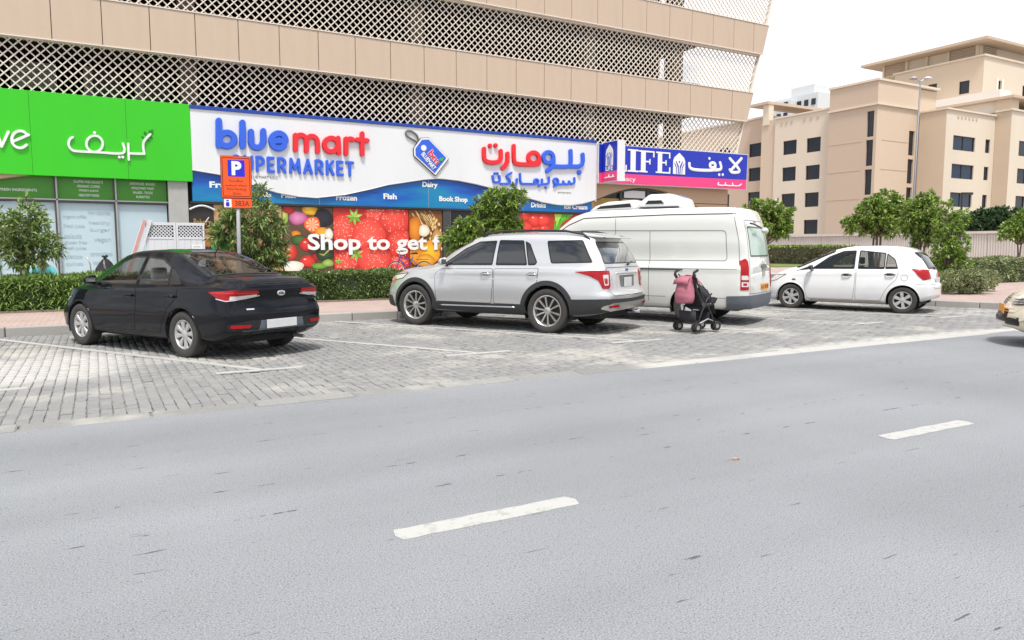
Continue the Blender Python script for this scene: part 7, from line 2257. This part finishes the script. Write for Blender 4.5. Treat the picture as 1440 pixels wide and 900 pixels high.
for z_ in (2.7, 3.3): MB().box(-.06, .08, .012, .1, z_ + zo, z_ + .05 + zo).build('bracket', 'grey_pole', pk)

# pushchair
st = thing('pushchair', 'folding pushchair with pink bag and dark seat standing behind the white van', 'pushchair', (8.97, 9.68, .02), R(4))
FR = 'black_metal'
for sg in (1, -1):
    y_ = sg * .215
    MB().tube([(.50, y_ * .8, .10), (.28, y_, .38), (.10, y_, .62), (-.06, y_, .90), (-.13, y_, .985), (-.10, y_, 1.04), (-.02, y_, 1.07)], .015, 8).build('push_bar', FR, st, smooth=True)
    MB().tube([(-.06, y_, .90), (-.13, y_, .985), (-.12, y_, 1.03), (-.04, y_, 1.065)], .024, 8).build('handle_grip', 'rubber', st, smooth=True)
    MB().tube([(-.02, y_, .10), (.10, y_, .36), (.22, y_, .56), (.33, y_, .66)], .014, 8).build('rear_leg', FR, st, smooth=True)
    MB().tube([(-.02, y_, .13), (.25, y_, .22), (.48, y_ * .8, .16)], .011, 6).build('side_strut', 'grey_pole', st, smooth=True)
    MB().tube([(.10, y_, .42), (.30, y_, .50), (.42, y_, .56)], .012, 6).build('arm_strut', FR, st, smooth=True)
    MB().hexa([(.30, y_ - .03, .50), (.40, y_ - .03, .48), (.40, y_ + .03, .48), (.30, y_ + .03, .50), (.36, y_ - .03, .60), (.46, y_ - .03, .58), (.46, y_ + .03, .58), (.36, y_ + .03, .60)]).build('armrest', 'rubber', st, bevel=.012)
    for wx, wy in ((-.03, y_), (.50, y_ * .8)):
        for off in (-.035, .035):
            w_ = MB().lathe([(.001, -.006), (.04, -.008), (.045, -.004), (.045, .004), (.04, .008), (.001, .006)], 16, 'y').build('wheel', 'alu', st, loc=(wx, wy + off, .085), smooth='auto')
            MB().lathe([(.05, -.018), (.078, -.016), (.085, -.006), (.085, .006), (.078, .016), (.05, .018), (.046, 0), (.05, -.018)], 22, 'y').build('tyre', 'rubber', w_, smooth='auto')
            for q in range(5):
                a = q * 1.2566
                MB().box(-.006, .006, -.006, .006, .0, .052).build('spoke', 'rubber', w_, rot=(0, a, 0)) if off > 0 else None
        MB().tube([(wx, wy - .04, .085), (wx, wy + .04, .085)], .008, 6).build('axle', FR, st)
MB().tube([(-.02, -.215, .14), (-.02, .215, .14)], .011, 6).build('rear_axle', FR, st)
MB().tube([(.25, -.21, .22), (.25, .21, .22)], .009, 6).build('cross_brace', FR, st)
def sheet(name, rows, m, par, th=.012):
    """quad strip of point rows, given thickness"""
    mb = MB(); n_ = len(rows[0])
    vs = [p for r_ in rows for p in r_]
    fs = [(i * n_ + j, i * n_ + j + 1, (i + 1) * n_ + j + 1, (i + 1) * n_ + j) for i in range(len(rows) - 1) for j in range(n_ - 1)]
    o = mb.add(vs, fs).build(name, m, par, smooth=True)
    md = o.modifiers.new('t', 'SOLIDIFY'); md.thickness = th
    return o
sheet('backrest', [[(.14 - .0 * abs(y), y, .42) for y in (-.2, -.1, 0, .1, .2)], [(.05 + .03 * (abs(y) < .15), y, .62) for y in (-.2, -.1, 0, .1, .2)], [(-.05, y, .88) for y in (-.2, -.1, 0, .1, .2)]], 'fabric_dark', st)
sheet('seat', [[(.14, y, .42 - .03 * (abs(y) < .15)) for y in (-.2, -.1, 0, .1, .2)], [(.30, y, .44 - .03 * (abs(y) < .15)) for y in (-.2, -.1, 0, .1, .2)], [(.42, y, .47) for y in (-.2, -.1, 0, .1, .2)], [(.50, y, .30) for y in (-.16, -.1, 0, .1, .16)]], 'fabric_dark', st)
for sg in (1, -1):
    sheet('side_panel', [[(.10, sg * .205, .62), (.02, sg * .205, .84)], [(.26, sg * .205, .50), (.24, sg * .205, .72)], [(.40, sg * .205, .47), (.40, sg * .205, .52)]], 'fabric_dark', st)
sheet('canopy', [[(-.04 + .02 * math.cos(t * 3.14), -.215 + .43 * t, .88 + .11 * math.sin(math.pi * t)) for t in np.linspace(0, 1, 9)], [(.07, -.215 + .43 * t, .84 + .14 * math.sin(math.pi * t)) for t in np.linspace(0, 1, 9)], [(.19, -.215 + .43 * t, .73 + .15 * math.sin(math.pi * t)) for t in np.linspace(0, 1, 9)]], 'fabric_pink', st)
sheet('basket', [[(-.04, y, .36) for y in (-.19, 0, .19)], [(-.03, y, .17) for y in (-.19, 0, .19)], [(.12, y, .15) for y in (-.19, 0, .19)], [(.30, y, .20) for y in (-.19, 0, .19)], [(.34, y, .34) for y in (-.19, 0, .19)]], 'fabric_dark', st)
# sagging pink bag slung on the back
bag = MB(); vs = []; fs = []
nu, nv = 16, 12
for j in range(nv + 1):
    t = j / nv
    z_ = .96 - .46 * t
    wy = .13 + .075 * math.sin(min(1, t * 1.25) * math.pi / 2) - .03 * max(0, t - .85) / .15
    dp = .03 + .095 * math.sin(math.pi * min(1, t * .78)) ** .8
    for i in range(nu):
        a = 2 * math.pi * i / nu
        fold = 1 + .08 * math.sin(3 * a + 6 * t) + .07 * math.sin(9 * t * 3.1)
        vs.append((-.09 - .03 * t + dp * math.cos(a) * fold, wy * math.sin(a) * (1 + .03 * math.sin(8 * t)), z_ + .012 * math.sin(2 * a + 5 * t)))
for j in range(nv):
    for i in range(nu):
        a, b = j * nu + i, j * nu + (i + 1) % nu
        fs.append((a, b, b + nu, a + nu))
fs.append(tuple(range(nu))); fs.append(tuple(range(nv * nu, nv * nu + nu)))
bg_ = bag.add(vs, fs).build('bag', 'fabric_pink', st, smooth=True)
sheet('bag_flap', [[(-.12, y, .955) for y in (-.13, 0, .13)], [(-.20, y, .90) for y in (-.16, 0, .16)], [(-.225, y, .82 + .02 * (y == 0)) for y in (-.17, 0, .17)]], 'fabric_pink', bg_, .01)
for y_ in (-.15, .15): MB().tube([(-.07, y_ * .8, .93), (-.06, y_ * 1.35, .99)], .012, 6).build('bag_strap', 'fabric_dark', bg_)

# seated person behind the hedge
pz = .45
bmx = bpy.data.meshes.new('body')
J = {'pel': (0, 0, .12), 'sp1': (0, -.03, .30), 'sp2': (0, -.10, .48), 'nk': (0, -.15, .60), 'hd0': (0, -.19, .66), 'hd1': (0, -.20, .76), 'hd2': (0, -.19, .84)}
for s_, n_ in ((1, 'l'), (-1, 'r')):
    J.update({n_ + 'sh': (s_ * .17, -.10, .53), n_ + 'el': (s_ * .30, -.22, .33), n_ + 'wr': (s_ * .26, -.42, .20), n_ + 'pa': (s_ * .24, -.47, .13),
              n_ + 'hip': (s_ * .10, -.02, .11), n_ + 'kn': (s_ * .17, -.42, .30), n_ + 'an': (s_ * .15, -.50, -.06), n_ + 'to': (s_ * .16, -.66, -.10)})
    for q, (dx, l_) in enumerate(((-.035, .07), (-.012, .08), (.012, .075), (.034, .06))):
        J['%sf%da' % (n_, q)] = (s_ * .24 + dx, -.50, .075); J['%sf%db' % (n_, q)] = (s_ * .24 + dx * 1.1, -.49, .075 - l_ * .7)
    J[n_ + 'th'] = (s_ * .24 - s_ * .055, -.48, .08)
names = list(J)
E_ = [('pel', 'sp1'), ('sp1', 'sp2'), ('sp2', 'nk'), ('nk', 'hd0'), ('hd0', 'hd1'), ('hd1', 'hd2')]
for n_ in 'lr':
    E_ += [('sp2', n_ + 'sh'), (n_ + 'sh', n_ + 'el'), (n_ + 'el', n_ + 'wr'), (n_ + 'wr', n_ + 'pa'), ('pel', n_ + 'hip'), (n_ + 'hip', n_ + 'kn'), (n_ + 'kn', n_ + 'an'), (n_ + 'an', n_ + 'to'), (n_ + 'pa', n_ + 'th')]
    for q in range(4): E_ += [(n_ + 'pa', '%sf%da' % (n_, q)), ('%sf%da' % (n_, q), '%sf%db' % (n_, q))]
bmx.from_pydata([J[k] for k in names], [(names.index(a), names.index(b)) for a, b in E_], [])
tmp = bpy.data.objects.new('tmp', bmx); C.objects.link(tmp)
sk = tmp.modifiers.new('s', 'SKIN'); sk.use_smooth_shade = True
sv = bmx.skin_vertices[0].data
RAD = {'pel': .135, 'sp1': .13, 'sp2': .14, 'nk': .06, 'hd0': .07, 'hd1': .098, 'hd2': .07, 'sh': .075, 'el': .052, 'wr': .034, 'pa': .036, 'hip': .10, 'kn': .07, 'an': .045, 'to': .038, 'th': .011}
for i, k in enumerate(names):
    kk = k if k in RAD else k[1:]
    rr = RAD.get(kk, .0095)
    sv[i].radius = (rr, rr); sv[i].use_root = (k == 'pel')
su = tmp.modifiers.new('u', 'SUBSURF'); su.levels = 2; su.render_levels = 2
bpy.context.view_layer.update()
pm = bpy.data.meshes.new_from_object(tmp.evaluated_get(bpy.context.evaluated_depsgraph_get()))
bpy.data.objects.remove(tmp)
pe = thing('person', 'person in grey top with teal sleeves sitting hunched behind the hedge', 'person', (-1.02, 20.25, pz), R(-12))
pm.materials.clear()
for m_ in ('fabric_grey', 'fabric_teal', 'fabric_dark', 'skin'): pm.materials.append(M[m_])
reg = {'fabric_grey': [('pel', 'sp1'), ('sp1', 'sp2'), ('sp2', 'nk')], 'fabric_teal': [], 'fabric_dark': [], 'skin': [('nk', 'hd0'), ('hd0', 'hd1'), ('hd1', 'hd2')]}
for n_ in 'lr':
    reg['fabric_teal'] += [('sp2', n_ + 'sh'), (n_ + 'sh', n_ + 'el'), (n_ + 'el', n_ + 'wr')]
    reg['fabric_dark'] += [(n_ + 'hip', n_ + 'kn'), (n_ + 'kn', n_ + 'an'), (n_ + 'an', n_ + 'to')]
    reg['skin'] += [(n_ + 'wr', n_ + 'pa'), (n_ + 'pa', n_ + 'th'), (n_ + 'pa', n_ + 'f0b'), (n_ + 'pa', n_ + 'f3b')]
def segd(p, a, b):
    a, b = Vector(a), Vector(b); t = max(0, min(1, (p - a).dot(b - a) / (b - a).length_squared)); return (p - (a + (b - a) * t)).length
mi = ['fabric_grey', 'fabric_teal', 'fabric_dark', 'skin']
for f in pm.polygons:
    f.use_smooth = True
    f.material_index = min(range(4), key=lambda q: min(segd(f.center, J[a], J[b]) - RAD.get(a if a in RAD else a[1:], .01) * .5 for a, b in reg[mi[q]]))
po = link('body', pm, None, pe)
hb = MB(); hb.lathe([(.001, .105), (.06, .09), (.10, .04), (.108, -.02), (.09, -.07)], 16, 'z')
hb.build('hair', 'hair', pe, smooth=True, loc=(0, -.165, .80), rot=(R(-12), 0, 0))
for s_ in (1, -1):
    MB().lathe([(.001, -.012), (.011, -.006), (.011, .006), (.001, .012)], 8, 'y').build('eye', 'hair', pe, loc=(s_ * .035, -.293, .765), smooth=True)
    MB().lathe([(.001, -.01), (.02, -.006), (.02, .006), (.001, .01)], 8, 'x').build('ear', 'skin', pe, loc=(s_ * .098, -.20, .755), smooth=True)
MB().hexa([(-.014, -.30, .73), (.014, -.30, .73), (.01, -.28, .73), (-.01, -.28, .73), (-.007, -.30, .775), (.007, -.30, .775), (.007, -.28, .775), (-.007, -.28, .775)]).build('nose', 'skin', pe, bevel=.004)
MB().box(-.022, .022, -.292, -.28, .700, .708).build('mouth', 'bike_red', pe)
# delivery box
db = thing('delivery_box', 'black delivery box with white bird-like mark beside the seated person', 'box', (-.62, 20.3, .45), R(-20))
MB().box(-.20, .20, -.17, .17, 0, .40).build('box', 'bag_black', db, bevel=.02)
MB().box(-.205, .205, -.175, .175, .36, .405).build('lid', 'bag_black', db, bevel=.012)
mk = MB(); mk.prism([(-.09, .16), (-.02, .12), (.05, .13), (.08, .19), (.07, .29), (.04, .30), (.03, .22), (.01, .28), (-.02, .29), (-.02, .21), (-.07, .22)], -.176, -.171, 'y')
mk.build('mark', 'white_letter', db)
# black refuse sack
def sack(name, label, loc, rx, rz, m, seed, knot=None, cat='bag'):
    r = np.random.default_rng(seed)
    root = thing(name, label, cat, loc)
    vs, fs = [], []; nu, nv = 26, 18
    for j in range(nv + 1):
        t = j / nv
        prof = math.sin(math.pi * (t * .93 + .07)) ** .55 * (1 - .42 * t)
        for i in range(nu):
            a = 2 * math.pi * i / nu
            f = 1 + .10 * math.sin(3 * a + seed + 4 * t) + .07 * math.sin(7 * a + 9 * t) + r.normal(0, .018)
            vs.append((rx * prof * f * math.cos(a) * 1.15, rx * prof * f * math.sin(a), rz * t))
    for j in range(nv):
        for i in range(nu):
            a, b = j * nu + i, j * nu + (i + 1) % nu
            fs.append((a, b, b + nu, a + nu))
    fs.append(tuple(range(nu))); fs.append(tuple(range(nv * nu, nv * nu + nu)))
    MB().add(vs, fs).build('sack', m, root, smooth=True)
    kt = MB()
    for q in range(6):
        a = q * 1.05; kt.add([(0, 0, rz * .93), (.3 * rx * math.cos(a), .3 * rx * math.sin(a), rz * 1.08 + .02 * (q % 2)), (.3 * rx * math.cos(a + .8), .3 * rx * math.sin(a + .8), rz * 1.05)], [(0, 1, 2)])
    kt.build('knot', knot or m, root)
    return root
sack('refuse_sack', 'shiny black refuse sack standing against the frosted shop window', (.22, 21.2, .45), .27, .78, 'bag_black', 4)
sack('plastic_bag', 'bright green plastic bag with blue knot hanging beside the sign pole', (2.78, 19.5, 1.28), .26, .62, 'bag_green', 9, 'bag_cyan')
# dustpan
dp = thing('dustpan', 'yellow dustpan with upright grey handle beside the black refuse sack', 'dustpan', (-.08, 21.3, .45))
MB().hexa([(-.11, -.12, 0), (.11, -.12, 0), (.11, .1, 0), (-.11, .1, 0), (-.1, -.10, .03), (.1, -.10, .03), (.09, .1, .2), (-.09, .1, .2)]).build('pan', 'yellow_plastic', dp, bevel=.012)
MB().tube([(0, .08, .15), (-.03, .1, .62), (-.10, .1, .80)], .014, 8).build('handle', 'alu', dp, smooth=True)
# white gate panels with pierced tops
def gate(label, loc, w_, h_, rz):
    g_ = thing('gate_panel', label, 'gate', loc, rz, 'white gate panels')
    b0, b1 = h_ - .40, h_ - .08
    fr = MB(); t = .05
    fr.box(0, t, 0, .05, 0, h_); fr.box(w_ - t, w_, 0, .05, 0, h_); fr.box(t, w_ - t, 0, .05, h_ - .08, h_); fr.box(t, w_ - t, 0, .05, b0 - .05, b0); fr.box(t, w_ - t, 0, .05, 0, .06)
    fr.build('frame', 'plastic_white', g_)
    n_ = 4
    pw = (w_ - 2 * t) / n_
    for k in range(n_):
        MB().box(t + k * pw + .003, t + (k + 1) * pw - .003, .012, .035, .06, b0 - .05).build('plank', 'plastic_white', g_)
    la = MB(); W2 = w_ - 2 * t; H2 = b1 - b0
    k = -8
    while k * .09 < W2:
        for fam in (1, -1):
            xa = t + k * .09
            pts = [(xa + (q if fam > 0 else H2 - q), b0 + q) for q in np.linspace(0, H2, 13)]
            pts = [p for p in pts if t <= p[0] <= t + W2]
            if len(pts) >= 2:
                a, b = pts[0], pts[-1]; nn = .016
                la.hexa([(a[0] - nn, .012 + .008 * (fam > 0), a[1]), (a[0] + nn, .012 + .008 * (fam > 0), a[1]), (a[0] + nn, .02 + .008 * (fam > 0), a[1]), (a[0] - nn, .02 + .008 * (fam > 0), a[1]),
                         (b[0] - nn, .012 + .008 * (fam > 0), b[1]), (b[0] + nn, .012 + .008 * (fam > 0), b[1]), (b[0] + nn, .02 + .008 * (fam > 0), b[1]), (b[0] - nn, .02 + .008 * (fam > 0), b[1])])
        k += 1
    tag(la.build('lattice', 'plastic_white', g_), kind='stuff')
    MB().box(t, w_ - t, .05, .06, b0, b1).build('dark_backing', 'trim_black', g_)
    return g_
gate('left white gate panel with pierced top next to the leaning boards', (1.22, 22.3, .45), .74, 1.72, 0)
g2 = gate('right white gate panel with pierced top and small notice beside the bakery picture', (1.98, 22.32, .45), .72, 1.72, 0)
MB().box(.38, .66, -.006, -.001, .98, 1.12).build('notice', 'white_letter', g2)
MB().box(.42, .60, -.008, -.0065, 1.05, 1.065).build('notice_line', 'seam_grey', g2)
for lab, dx, m_ in (('leaning pinkish board propped against the white gate panel', 0, 'board_red'), ('leaning white plank propped beside the pinkish board', .14, 'plastic_white')):
    p_ = thing('leaning_board', lab, 'board', (.63 + dx, 22.25, .45), 0, 'boards leaning at the gate')
    o = MB().box(-.05, .05, 0, .03, 0, 1.86).build('board', m_, p_, bevel=.004, bseg=1); o.rotation_euler = (0, R(18), 0)
    o = MB().box(-.052, -.03, -.004, .034, 0, 1.84).build('edge_strip', 'plastic_white', p_, bevel=.002, bseg=1); o.rotation_euler = (0, R(18), 0)
# bicycle behind the hedge
bk = thing('bicycle', 'blue bicycle standing in front of the strawberry picture, half hidden by hedge', 'bicycle', (8.05, 21.6, .45), R(6))
for wx in (0, .98):
    w_ = MB().lathe([(.01, -.03), (.02, -.03), (.02, .03), (.01, .03)], 10, 'y').build('wheel', 'alu', bk, loc=(wx, 0, .31))
    MB().lathe([(.29, -.016), (.31, -.012), (.312, 0), (.31, .012), (.29, .016), (.287, 0), (.29, -.016)], 36, 'y').build('tyre', 'rubber', w_, smooth=True)
    MB().lathe([(.272, -.012), (.288, -.012), (.288, .012), (.272, .012), (.272, -.012)], 36, 'y').build('rim', 'bike_white', w_, smooth='auto')
    for q in range(12):
        MB().tube([(0, 0, .015), (0, 0, .275)], .002, 4).build('spoke', 'alu', w_, rot=(0, q * .5236, 0))
fb = MB()
for a, b, r_ in (((.0, .0, .31), (.10, 0, .62), .016), ((.10, 0, .62), (.14, 0, .80), .018), ((.12, 0, .70), (.42, 0, .36), .02), ((.13, 0, .76), (.55, 0, .66), .016), ((.42, 0, .36), (.58, 0, .74), .017), ((.42, 0, .36), (.98, 0, .31), .012), ((.56, 0, .66), (.98, 0, .31), .011)):
    fb.tube([a, b], r_, 8)
fb.build('frame', 'bike_blue', bk, smooth=True)
MB().tube([(.14, 0, .78), (.12, 0, .92)], .012, 8).build('stem', 'alu', bk)
MB().tube([(.22, -.27, .94), (.14, -.2, .94), (.11, 0, .92), (.14, .2, .94), (.22, .27, .94)], .012, 8).build('handlebar', 'trim_black', bk, smooth=True)
MB().tube([(.58, 0, .72), (.60, 0, .84)], .012, 8).build('seat_post', 'alu', bk)
MB().hexa([(.46, -.025, .83), (.74, -.08, .84), (.74, .08, .84), (.46, .025, .83), (.46, -.02, .87), (.72, -.07, .90), (.72, .07, .90), (.46, .02, .87)]).build('saddle', 'trim_black', bk, bevel=.02, smooth=True)
MB().tube([(.42, -.09, .36), (.42, .09, .36)], .03, 10).build('crank', 'alu', bk)
MB().box(.74, 1.1, -.07, .07, .66, .68).build('rack', 'bike_red', bk, bevel=.006)
